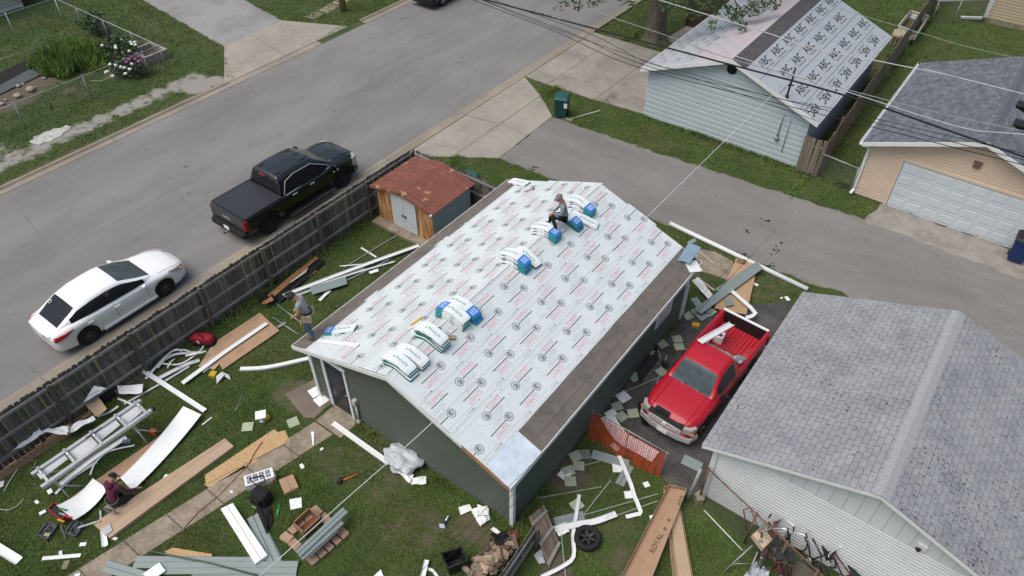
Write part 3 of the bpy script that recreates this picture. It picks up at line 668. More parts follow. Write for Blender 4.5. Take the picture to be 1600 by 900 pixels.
def ridge_caps(owner, P, y0, y1, m, wd=.15, step=.28):
    y = y0; me = None
    while y < y1:
        b = MB(); e = min(y + step + .05, y1); q = [P(-wd, y, .022), P(-.001, y, .03), P(wd, y, .022), P(wd, e, .014), P(-.001, e, .02), P(-wd, e, .014)]
        b.add(q + [v - Vector((0, 0, .012)) for v in q], [(0, 1, 4, 5), (1, 2, 3, 4), (0, 6, 7, 1), (1, 7, 8, 2), (2, 8, 9, 3), (0, 5, 11, 6)]); b.build('ridge_cap', m, owner); y += step
wg_col = dict(col=(.275, .286, .302), rough=.95, var=.2, scale=55, col2=(.215, .225, .247), mixs=1.4, bump=.25, bscale=130)
def scuffs(m, sc=16, lo=.69, hi=.71, dark=(.055, .055, .06), clump=.35):
    n = m.node_tree.nodes; l = m.node_tree.links; b = n['Principled BSDF']; src = b.inputs['Base Color'].links[0].from_socket
    geo = n.new('ShaderNodeNewGeometry'); a = n.new('ShaderNodeTexNoise'); a.inputs['Scale'].default_value = sc; a.inputs['Detail'].default_value = 2; l.new(geo.outputs['Position'], a.inputs['Vector'])
    c = n.new('ShaderNodeTexNoise'); c.inputs['Scale'].default_value = .8; l.new(geo.outputs['Position'], c.inputs['Vector'])
    mm = n.new('ShaderNodeMath'); mm.operation = 'MULTIPLY_ADD'; l.new(c.outputs[0], mm.inputs[0]); mm.inputs[1].default_value = clump; l.new(a.outputs[0], mm.inputs[2])
    r = n.new('ShaderNodeMapRange'); r.inputs['From Min'].default_value = lo + clump * .5; r.inputs['From Max'].default_value = hi + clump * .5; l.new(mm.outputs[0], r.inputs[0])
    mx = n.new('ShaderNodeMix'); mx.data_type = 'RGBA'; l.new(r.outputs[0], mx.inputs['Factor']); l.new(src, mx.inputs['A']); mx.inputs['B'].default_value = (*dark, 1); l.new(mx.outputs['Result'], b.inputs['Base Color'])
wg_s1 = mat('grey_shingle', orand=.055, **wg_col); wg_s2 = mat('grey_shingle_field', orand=.055, attr='tint', **wg_col)
for m_ in (wg_s1, wg_s2): scuffs(m_, 15, .66, .685, (.08, .08, .087), .30)
# --- white garage with scuffed grey shingle roof (right foreground)
wh = thing('white_garage', 'white sided garage under a scuffed grey three tab shingle roof beside the red pickup', 'garage', (1.28, 14.6, 0))
WX0, WX1, WY0, WY1 = -2.22, 4.8, 11.62, 17.75
white_sid = mat('white_siding', (.66, .70, .72), .6, .05, 2)
b = MB(); b.add([(WX0 + .02, WY0 + .02, 0), (WX1, WY0 + .02, 0), (WX1, WY1, 0), (WX0 + .02, WY1, 0), (WX0 + .02, WY0 + .02, 2.4), (WX1, WY0 + .02, 2.4), (WX1, WY1, 2.4), (WX0 + .02, WY1, 2.4), (1.29, WY0 + .02, 3.75), (1.29, WY1, 3.75)],
      [(0, 1, 5, 8, 4), (3, 7, 9, 6, 2), (1, 2, 6, 5), (0, 4, 7, 3)]); b.build('wall', white_sid, wh)
siding(wh, white_sid, (WX0, WY0, 0), (1, 0, 0), WX1 - WX0, .03, 2.30, None, .115, (0, -1, 0), lap=.017)
siding(wh, white_sid, (WX0, WY0, 0), (0, 1, 0), WY1 - WY0, .03, 2.30, None, .115, (-1, 0, 0), lap=.014)
u = 0
while u < WX1 - WX0:
    e = min(u + .30, WX1 - WX0); zt = lambda q: 2.36 + 1.36 * (1 - abs(q - 3.51) / 3.51)
    b = MB(); a, c = u + .004, e - .004
    pts = [(a, 2.305), (c, 2.305), (c, zt(c)), (a, zt(a))]
    if a < 3.51 < c: pts.insert(3, (3.51, zt(3.51)))
    b.plate([(WX0 + p[0], WY0 - .02, p[1]) for p in pts], (0, -1, 0), .02); b.build('gable_board', white_sid, wh); u = e
b = MB(); b.box((WX0 - .01, WY0 - .02, 1.17), (.13, .12, 2.3)); b.build('corner_trim', white_trim, wh)
WP, WL = gable_roof(-2.53, 5.1, 11.25, 18.05, 2.42, 3.85)
tar = mat('shingle_backing', (.10, .102, .108), .95, .25, 12)  # dark tone is tar in the keyways, painted shadow line between rows
roof_deck(wh, WP, WL, 11.25, 18.05, .06, tar)
shingle_roof(wh, WP, WL, 11.24, 18.06, wg_s1, wg_s2)
ridge_caps(wh, WP, 11.23, 18.07, mat('pale_ridge_shingle', (.297, .307, .323), .95, .2, 30, bump=.2), .17)
for s_ in (-1, 1):
    board(wh, 'rake_board', white_trim, WP(s_ * .002, 11.25) + Vector((0, -.01, -.01)), WP(s_ * WL, 11.25) + Vector((0, -.01, -.01)), .10, .02, (0, -1, 0))
    x = WP(s_ * WL, 0).x; board(wh, 'fascia', white_trim, (x, 11.25, 2.40), (x, 18.05, 2.40), .12, .02, (s_, 0, 0))
    b = MB(); b.plate([WP(s_ * .01, 11.26, -.07), WP(s_ * WL, 11.26, -.07), WP(s_ * WL, 11.62, -.07), WP(s_ * .01, 11.62, -.07)], (0, 0, -1), .01); b.build('rake_soffit', white_trim, wh)
fl = at_plane(1441, 854, (0, WY0 - .03, 0), (0, 1, 0))
b = MB(); b.box(fl, (.20, .10, .14)); lf = b.build('flood_light', white_trim, wh); b = MB(); b.lathe([(0, 0), (.05, 0), (.06, .08), (0, .1)], fl + Vector((-.04, -.05, -.12)), 10); b.build('lamp_head', black_plast, lf)

# --- cream garage (right middle)
cream_sid = mat('cream_siding', (.66, .53, .41), .65, .05, 2)
cg = thing('cream_garage', 'cream sided garage with a wide white panelled door and blue grey shingles', 'garage', (.12, 31.5, 0))
CX0, CX1, CY0, CY1 = -3.42, 3.66, 27.86, 35.3
b = MB(); b.add([(CX0 + .02, CY0 + .02, 0), (CX1, CY0 + .02, 0), (CX1, CY1, 0), (CX0 + .02, CY1, 0), (CX0 + .02, CY0 + .02, 2.5), (CX1, CY0 + .02, 2.5), (CX1, CY1, 2.5), (CX0 + .02, CY1, 2.5), (.12, CY0 + .02, 3.8), (.12, CY1, 3.8)],
      [(0, 1, 5, 8, 4), (3, 7, 9, 6, 2), (1, 2, 6, 5), (0, 4, 7, 3)]); b.build('wall', cream_sid, cg)
siding(cg, cream_sid, (CX0, CY0, 0), (1, 0, 0), CX1 - CX0, .05, 2.5, (3.54, 3.8), .115, (0, -1, 0), holes=[(1.25, 6.25, 0, 2.08)], lap=.016)
siding(cg, cream_sid, (CX0, CY0, 0), (0, 1, 0), CY1 - CY0, .05, 2.5, None, .115, (-1, 0, 0), lap=.016)
gd = MB(); gd.box((.33, CY0 - .0, 1.02), (4.92, .05, 2.04)); door = gd.build('garage_door', mat('white_garage_door', (.56, .61, .65), .5, .04, 2), cg)
gp = mat('garage_door_panel', (.58, .63, .67), .5, .04, 2)
for r in range(4):
    for c in range(8):
        b = MB(); x = .33 - 2.46 + .3075 + c * .615; z = .255 + r * .51
        b.add([(x - .25, CY0 - .026, z - .18), (x + .25, CY0 - .026, z - .18), (x + .25, CY0 - .026, z + .18), (x - .25, CY0 - .026, z + .18), (x - .21, CY0 - .036, z - .14), (x + .21, CY0 - .036, z - .14), (x + .21, CY0 - .036, z + .14), (x - .21, CY0 - .036, z + .14)],
              [(4, 5, 6, 7), (0, 1, 5, 4), (1, 2, 6, 5), (2, 3, 7, 6), (3, 0, 4, 7)]); b.build('door_panel', gp, door)
    b = MB(); b.box((.33, CY0 - .028, .005 + r * .51), (4.92, .012, .015)); b.build('door_joint', gp, door)
for x, s_ in ((-2.2, (.10, 2.12)), (2.86, (.10, 2.12))):
    b = MB(); b.box((x, CY0 - .02, s_[1] / 2), (s_[0], .08, s_[1])); b.build('door_frame', cream_sid, cg)
b = MB(); b.box((.33, CY0 - .02, 2.10), (5.0, .08, .09)); b.build('door_frame', cream_sid, cg)
CP, CL = gable_roof(-3.70, 3.94, 27.42, 35.6, 2.52, 3.92)
cc = dict(col=(.135, .15, .175), rough=.95, var=.2, scale=50, col2=(.10, .112, .135), mixs=5, bump=.2, bscale=120)
cs1 = mat('blue_grey_shingle', orand=.22, **cc); cs2 = mat('blue_grey_shingle_field', orand=.22, attr='tint', **cc)
roof_deck(cg, CP, CL, 27.42, 35.6, .06, mat('dark_shingle_backing', (.04, .045, .055), .95, .25, 12))
shingle_roof(cg, CP, CL, 27.41, 35.61, cs1, cs2, tabw=.26, expo=.145, n_single=0, gap=.012, th=.014)
ridge_caps(cg, CP, 27.40, 35.6, cs2, .2)
for s_ in (-1, 1):
    board(cg, 'rake_board', white_trim, CP(s_ * .002, 27.4) + Vector((0, -.02, 0)), CP(s_ * CL, 27.4) + Vector((0, -.02, 0)), .17, .03, (0, -1, 0))
    b = MB(); b.plate([CP(s_ * .01, 27.4, -.08), CP(s_ * CL, 27.4, -.08), CP(s_ * CL, 27.86, -.08), CP(s_ * .01, 27.86, -.08)], (0, 0, -1), .01); b.build('rake_soffit', white_trim, cg)
x = CP(-CL, 0).x
b = MB(); b.sweep([(x - .06, 27.35, 2.47), (x - .06, 35.6, 2.47)], [(-.06, .06), (-.045, -.05), (.05, -.06), (.06, .06), (.05, .06), (.04, -.045), (-.035, -.04), (-.05, .06)]); b.build('gutter', white_trim, cg)
b = MB(); b.sweep([(x - .05, 27.5, 2.42), (x + .02, 27.62, 2.28), (CX0 - .05, 27.80, 2.16), (CX0 - .05, 27.80, .25), (CX0 - .1, 27.6, .12)], [(-.05, -.035), (.05, -.035), (.05, .035), (-.05, .035)], up=(0, 1, .2)); b.build('downspout', white_trim, cg)
lp = at_plane(1527, 258, (0, CY0 - .06, 0), (0, 1, 0))
b = MB(); b.box(lp, (.24, .12, .20)); b.box(lp + Vector((0, .02, .12)), (.28, .14, .04)); b.build('wall_lamp', mat('brown_lamp', (.14, .105, .075), .5), cg)
for q in ((1592, 199), (1596, 170)):
    vp = at_plane(*q, CP(1.0, 30), CP(1, 0, 1) - CP(1, 0, 0)); b = MB(); b.prism([(vp.x - .17, vp.y - .2), (vp.x + .17, vp.y - .2), (vp.x + .17, vp.y + .2), (vp.x - .17, vp.y + .2)], vp.z - .1, vp.z + .14); b.box(vp + Vector((0, 0, .16)), (.44, .5, .04)); b.build('roof_vent', black_plast, cg)

# --- rusty shed
rr_col = (.205, .078, .056)
sh_roof = mat('rusty_roof', rr_col, .8, .14, 5, col2=(.155, .06, .046), mixs=2.2, bump=.1)
scuffs(sh_roof, 3.2, .66, .70, (.40, .24, .13), .25)
sh_ox = mat('rust_streaked_sheet', (.36, .155, .045), .8, .3, 3, col2=(.54, .36, .20), mixs=3.0, stretch=(3.2, 3.2, .35), thr=(.45, .6))
sh_wh = mat('chalky_white_sheet', (.52, .56, .60), .6, .06, 3, col2=(.40, .23, .10), mixs=1.7, thr=(.66, .78), stretch=(1.3, 1.3, .7))
shd = thing('garden_shed', 'small metal garden shed with rusty red roof, rust streaked front and pale sliding doors', 'shed', (-16.25, 16.2, 0))
HX0, HX1, HY0, HY1 = -17.62, -14.85, 15.22, 17.35
b = MB(); b.box(((HX0 + HX1) / 2, (HY0 + HY1) / 2 - .15, .05), (HX1 - HX0 + .2, HY1 - HY0 + .5, .12)); b.build('base_slab', conc, shd)
b = MB(); b.add([(HX0, HY0 + .03, .1), (HX1, HY0 + .03, .1), (HX1, HY1, .1), (HX0, HY1, .1), (HX0, HY0 + .03, 1.6), (HX1, HY0 + .03, 1.6), (HX1, HY1, 1.6), (HX0, HY1, 1.6), (-16.23, HY0 + .03, 1.92), (-16.23, HY1, 1.92)],
      [(0, 1, 5, 8, 4), (3, 7, 9, 6, 2), (1, 2, 6, 5), (0, 4, 7, 3)]); b.build('wall', sh_wh, shd)
def corrug(name, m, a, c, z0, z1f, nrm, parent, n):
    a, c, nrm = Vector(a), Vector(c), Vector(nrm); b = MB(); vs = []
    for i in range(n + 1):
        t = i / n; p = a.lerp(c, t); o = nrm * (.018 if i % 2 else .002)
        vs += [p + o + Vector((0, 0, z0)), p + o + Vector((0, 0, z1f(p)))]
    b.add(vs, [(2 * i, 2 * i + 2, 2 * i + 3, 2 * i + 1) for i in range(n)]); return b.build(name, m, parent)
zg = lambda p: 1.6 + .32 * (1 - abs(p.x + 16.23) / 1.39) - .02
corrug('front_sheet', sh_ox, (HX0, HY0, 0), (-16.90, HY0, 0), .12, zg, (0, -1, 0), shd, 14)
corrug('front_sheet', sh_ox, (-15.62, HY0, 0), (HX1, HY0, 0), .12, zg, (0, -1, 0), shd, 14)
for i in range(3):
    y0, y1 = HY0 + .03 + i * .70, HY0 + .72 + i * .70
    b = MB(); b.plate([(HX1 + .012, y0, .12), (HX1 + .012, y1, .12), (HX1 + .012, y1, 1.6), (HX1 + .012, y0, 1.6)], (1, 0, 0), .012); b.build('side_sheet', mat('grey_sheet', (.45, .50, .55), .5, .05, 3), shd)
for i, x in enumerate((-16.58, -15.96)):
    b = MB(); b.box((x, HY0 - .015, .83), (.605, .03, 1.40)); d_ = b.build('sliding_door', sh_wh, shd)
    b = MB(); b.box((x + (.24 if i == 0 else -.24), HY0 - .04, .75), (.05, .03, .12)); b.build('door_handle', black_plast, d_)
b = MB(); b.box((-16.25, HY0 - .02, 1.60), (1.34, .05, .10)); b.build('door_track', mat('rusty_pale', (.46, .36, .26), .8, .2, 5), shd)
SP, SLn = gable_roof(-17.78, -14.68, 15.05, 17.5, 1.60, 1.94)
for s_ in (-1, 1):
    n = 13
    for i in range(n):
        y0, y1 = 15.05 + i * (2.45 / n), 15.05 + (i + 1) * (2.45 / n); b = MB()
        q = [(y0, .004), (y0 + .015, .038), (y0 + .045, .038), (y0 + .06, .004), (y1, .004)]
        vs = []
        for d in (.001, SLn): vs += [SP(s_ * d, y, h) for y, h in q]
        vs += [v - Vector((0, 0, .012)) for v in vs]
        fs = [(j, j + 1, 6 + j, 5 + j) for j in range(4)] + [(10 + j, 15 + j, 16 + j, 11 + j) for j in range(4)] + [(5 + j, 6 + j, 16 + j, 15 + j) for j in range(4)]
        if s_ < 0: fs = [f[::-1] for f in fs]
        b.add(vs, fs); b.build('roof_sheet', sh_roof, shd)
    b = MB(); b.plate([SP(s_ * .001, 15.03, -.004) + Vector((0, -.01, 0)), SP(s_ * SLn, 15.03, -.004) + Vector((0, -.01, 0)), SP(s_ * SLn, 15.03, -.07) + Vector((0, -.01, 0)), SP(s_ * .001, 15.03, -.07) + Vector((0, -.01, 0))], (0, -1, 0), .02); b.build('rake_trim', sh_roof, shd)
b = MB(); b.sweep([(-16.23, 15.03, 1.955), (-16.23, 17.5, 1.955)], [(-.10, -.02), (0, .012), (.10, -.02), (.10, -.03), (-.10, -.03)]); b.build('ridge_cap', sh_roof, shd)
b = MB(); b.blob((-14.74, 15.05, 1.56), .06, 1, .1); b.build('end_cap', white_trim, shd)

# --- houses at the upper corners
yel = mat('yellow_siding', (.50, .43, .30), .7, .05, 2)
yh = thing('cream_house', 'corner of a pale yellow sided house with a dark window at upper right', 'house', (2, 52, 0))
b = MB(); b.box((2.2, 53.1, 1.6), (9.9, 8, 3.2)); b.build('wall', yel, yh)
siding(yh, yel, (-2.78, 49.06, 0), (1, 0, 0), 10, .30, 3.2, None, .16, (0, -1, 0), separate=True, name='siding_board', lap=.03, holes=[(1.75, 3.3, 1.5, 2.6)])
b = MB(); b.box((2.2, 49.07, .15), (9.96, .1, .3)); b.build('foundation', conc, yh)
b = MB(); b.box((-2.8, 49.02, 1.75), (.12, .12, 2.9)); b.build('corner_trim', white_trim, yh)
b = MB(); b.box((-.25, 49.03, 2.05), (1.55, .06, 1.1)); w_ = b.build('window', white_trim, yh); b = MB(); b.box((-.25, 48.99, 2.05), (1.3, .03, .88)); b.build('pane', glass_dark, w_)
b = MB(); b.sweep([(-2.9, 48.92, 3), (-2.9, 48.92, .4), (-3.0, 48.9, .25), (-4.0, 48.6, .14)], [(-.06, -.05), (.06, -.05), (.06, .05), (-.06, .05)], up=(0, 1, .1)); b.build('downspout', white_trim, yh)
b = MB(); b.prism([(-3.2, 48.6), (8, 48.6), (8, 58), (-3.2, 58)], 3.2, 3.4); b.build('eave', white_trim, yh)
b = MB(); b.add([(-3.3, 48.5, 3.4), (8, 48.5, 3.4), (8, 58, 3.4), (-3.3, 58, 3.4), (-3.3, 53.2, 5.2), (8, 53.2, 5.2)], [(0, 1, 5, 4), (3, 4, 5, 2), (0, 4, 3), (1, 2, 5)]); b.build('roof', cs2, yh)
lh = thing('white_house', 'white sided wall of a house behind chain link at the upper left corner', 'house', (-51, 14, 0))
b = MB(); b.box((-51.6, 12.9, 1.6), (5, 9, 3.2)); b.build('wall', white_sid, lh)
siding(lh, mat('off_white_siding', (.48, .46, .40), .7), (-49.08, 8.4, 0), (0, 1, 0), 9, .3, 3.2, None, .2, (1, 0, 0), separate=True, name='siding_board', lap=.03)
b = MB(); b.box((-49.05, 17.42, 1.6), (.14, .14, 3.2)); b.build('corner_trim', white_trim, lh)
b = MB(); b.add([(-54.4, 8, 3.2), (-48.7, 8, 3.2), (-48.7, 17.8, 3.2), (-54.4, 17.8, 3.2), (-51.6, 8, 4.8), (-51.6, 17.8, 4.8)], [(0, 4, 5, 3), (1, 2, 5, 4), (0, 1, 4), (2, 3, 5)]); b.build('roof', cs2, lh)
# ------------------------------------------------------------------ vehicles (built at the origin, nose towards +Y)
def interp(keys, y):
    k = sorted(keys); return float(np.interp(y, [a for a, _ in k], [c for _, c in k]))
def sm(keys, y, w_=.10): return sum(interp(keys, y + o * w_) * g for o, g in ((-1, .25), (0, .5), (1, .25)))
def loft(rows, cols_mirror=True):
    """rows: list of right-half point lists (x>=0, last at x=0) -> full verts grid"""
    out = []
    for r in rows: out.append([Vector(p) for p in r] + [Vector((-p[0], p[1], p[2])) for p in reversed(r[:-1])])
    return out
def grid_faces(mb, G, keep, mi=0, smooth=True):
    nr, nc = len(G), len(G[0]); idx = {}; vs = []; fs = []
    def vi(i, j):
        if (i, j) not in idx: idx[(i, j)] = len(vs); vs.append(G[i][j])
        return idx[(i, j)]
    for i in range(nr - 1):
        for j in range(nc - 1):
            if keep(i, j): fs.append((vi(i, j), vi(i + 1, j), vi(i + 1, j + 1), vi(i, j + 1)))
    mb.add(vs, fs, mi, smooth)
def wheel(root, x, y, r, wd, rimr, rim_m, side, steer=0, spokes=5):
    rot = Matrix.Rotation(steer, 3, 'Z') @ Matrix.Rotation(pi / 2 * side, 3, 'Y'); c = Vector((x, y, r)); h = wd / 2
    t = MB(); t.lathe([(rimr, -h), (r * .93, -h), (r, -h * .6), (r, h * .6), (r * .93, h), (rimr, h), (rimr, h * .5), (rimr, -h * .5), (rimr, -h)], c, 28, rot); w_ = t.build('wheel', dark_rub, root)
    b = MB(); b.lathe([(rimr, h * .96), (rimr * .9, h * .9), (rimr * .86, h * .3), (.02, h * .2)], c, 24, rot, mi=1)
    for k in range(spokes):
        a = 2 * pi * k / spokes; dv = Vector((cos(a), sin(a), 0)); pv = Vector((-sin(a), cos(a), 0))
        for s_ in (-1, 1):
            q = [dv * .04 + pv * .02 * s_ + Vector((0, 0, h * .75)), dv * rimr * .9 + pv * rimr * .17 * s_ + Vector((0, 0, h * .88)), dv * rimr * .9 + pv * rimr * .06 * s_ + Vector((0, 0, h * .88)), dv * .05 + pv * .0 + Vector((0, 0, h * .75))]
            q = [c + rot @ v for v in q]; b.plate(q, rot @ Vector((0, 0, 1)), .03)
    b.lathe([(.06, h * .7), (.05, h * .85), (0, h * .86)], c, 12, rot)
    b.build('rim', [rim_m, black_plast], w_)
    return w_
def car(name, label, cat, loc, rz, sp, paint, group=None):
    root = thing(name, label, cat, (0, 0, 0), 0, group)
    Lh = sp['L'] / 2; ra = sp['ra']; wy = sp['wy']; ys = set(np.round(np.linspace(-Lh, Lh, 60), 3).tolist())
    for yw in wy:
        for t in np.linspace(-pi / 2, pi / 2, 15): ys.add(round(yw + (ra + .001) * sin(t), 4))
        for o in (-ra - .03, ra + .03): ys.add(round(yw + o, 4))
    for e in (.02, .05, .1, .16, .23): ys.add(round(Lh - e, 4)); ys.add(round(-Lh + e, 4))
    bed = sp.get('bed')
    if bed:
        for q in bed[:2]: ys.add(round(q - .002, 4)); ys.add(round(q + .002, 4))
    ys = sorted(ys); rows = []
    for y in ys:
        hw = sm(sp['hw'], y, .05); zb = sm(sp['belt'], y); zt = sm(sp['top'], y); zl = interp(sp['low'], y)
        for yw in wy:
            d = abs(y - yw)
            if d < ra: zl = max(zl, sp['wr'] + sqrt(ra * ra - d * d) - .0)
        zm = zl + (zb - zl) * .5
        r = [(hw - .06, y, zl), (hw - .012, y, zl + (zb - zl) * .18), (hw, y, zm), (hw - .012, y, zb - .09 * min(1, (zb - zl) / .4)), (hw - .05, y, zb)]
        if bed and bed[0] < y < bed[1]: r += [(hw - .12, y, zb + .004), (hw - .14, y, bed[2]), (0, y, bed[2])]
        else: r += [(hw - .17, y, zb + (zt - zb) * .7), (hw * .5, y, zb + (zt - zb) * .96), (0, y, zt)]
        rows.append(r)
    G = loft(rows); b = MB(); grid_faces(b, G, lambda i, j: True); nc = len(G[0])
    b.add(G[0], [tuple(range(nc))]); b.add(G[-1], [tuple(range(nc - 1, -1, -1))])
    b.build('body', paint, root)
    u = MB(); u.box((0, 0, sp['wr'] + .06), (sp['W'] - .34, sp['L'] - .5, .34))
    for yw in wy:
        for s_ in (-1, 1): u.box((s_ * (sp['W'] / 2 - .24), yw, sp['wr'] + (.0 if bed else .16)), (.34, ra * 2 + .02, .58 if bed else (.40 if sp['wr'] < .36 else .44)))
    u.build('chassis', black_plast, root)
    for yw in wy:
        for s_ in (-1, 1): wheel(root, s_ * (sp['W'] / 2 - .14), yw, sp['wr'], .22, sp['rim'], sp['rim_m'], s_, 0, sp.get('spokes', 5))
        for s_ in (-1, 1):                                         # dark lip round the arch
            if sp.get('lip'):
                b = MB(); hw = sm(sp['hw'], yw, .05); b.sweep([(s_ * (hw + .006), yw + (ra + .02) * cos(t), sp['wr'] + (ra + .02) * sin(t)) for t in np.linspace(0.05, pi - .05, 14)], [(-.03, -.02), (.03, -.02), (.03, .02), (-.03, .02)], up=(s_, 0, 0)); b.build('wheel_arch', black_plast, root)
    # cabin
    c = sp['cab']; ys = sorted(set(np.round(np.concatenate([np.linspace(c['y0'], c['y1'], 44), c['brk'], [q + .004 for q in c['brk']]]), 4).tolist())); rows = []
    for y in ys:
        zb = sm(sp['belt'], y) if not c.get('zb') else c['zb']; zr = sm(c['roof'], y, .05); wb = interp(c['wb'], y); wr_ = wb - (zr - zb) * c['tumble']
        k = max(0., min(1., (zr - zb) / .25)); zb2 = zb - .02
        rows.append([(wb + .012, y, zb2), (wb, y, zb2 + .05 * k + .02), (wr_ + .012, y, zb2 + (zr - zb2) * (1 - .17 * k)), (wr_ - .02, y, zr - .035 * k), (wr_ - .10, y, zr - .004), (wr_ * .5, y, zr + .02 * k), (0, y, zr + .028 * k)])
    G = loft(rows); nr, nc = len(G), len(G[0]); yc = lambda i: (G[i][0].y + G[i + 1][0].y) / 2; colr = lambda j: j if j < nc / 2 - .5 else nc - 2 - j
    def zone(i, j):
        y, q = yc(i), colr(j)
        if q >= 4:
            if y > c['ws'][0]: return 'windscreen'
            if y < c['rw'][1]: return 'rear_window'
            return 'roof'
        if q == 1:
            for n_, (a, e) in enumerate(c['win']):
                if a < y < e: return 'side%d%s' % (n_, 'r' if j < nc / 2 else 'l')
            if c['win'][0][0] - .02 < y < c['win'][-1][1] + .02: return 'pillar'
        return 'frame'
    zs = {}
    for i in range(nr - 1):
        for j in range(nc - 1): zs.setdefault(zone(i, j), set()).add((i, j))
    for z_, st in zs.items():
        b = MB(); grid_faces(b, G, lambda i, j: (i, j) in st)
        if z_ == 'frame': b.add(G[0], [tuple(range(nc))]) if c.get('cap') else None
        nm_ = 'side_window' if z_.startswith('side') else {'frame': 'cab_frame', 'pillar': 'window_pillar'}.get(z_, z_)
        m_ = {'windscreen': sp.get('ws_m', glass_pale), 'rear_window': glass_dark, 'roof': sp.get('roof_m', paint), 'frame': sp.get('frame_m', paint), 'pillar': black_gloss}.get(z_, glass_dark)
        b.build(nm_, m_, root)
    for f in sp['extra']: f(root, sp, paint)
    root.location = loc; root.rotation_euler = (0, 0, rz)
    return root
def pbox(name, m, c, s, root, rz=0, bev=None):
    b = MB(); b.box(c, s, rz); return b.build(name, m, root)
def sculpt(name, m, rows, root):                     # closed loft of equal point rings
    b = MB(); k = len(rows[0]); vs = [p for r in rows for p in r]
    fs = [(i * k + j, i * k + (j + 1) % k, (i + 1) * k + (j + 1) % k, (i + 1) * k + j) for i in range(len(rows) - 1) for j in range(k)]
    fs += [tuple(range(k - 1, -1, -1)), tuple(range((len(rows) - 1) * k, len(rows) * k))]
    b.add(vs, fs, 0, False); return b.build(name, m, root)
def on_side(sp, y, f): # point on body side: f fraction of height
    zl = interp(sp['low'], y); zb = sm(sp['belt'], y); return sm(sp['hw'], y, .05), zl + (zb - zl) * f
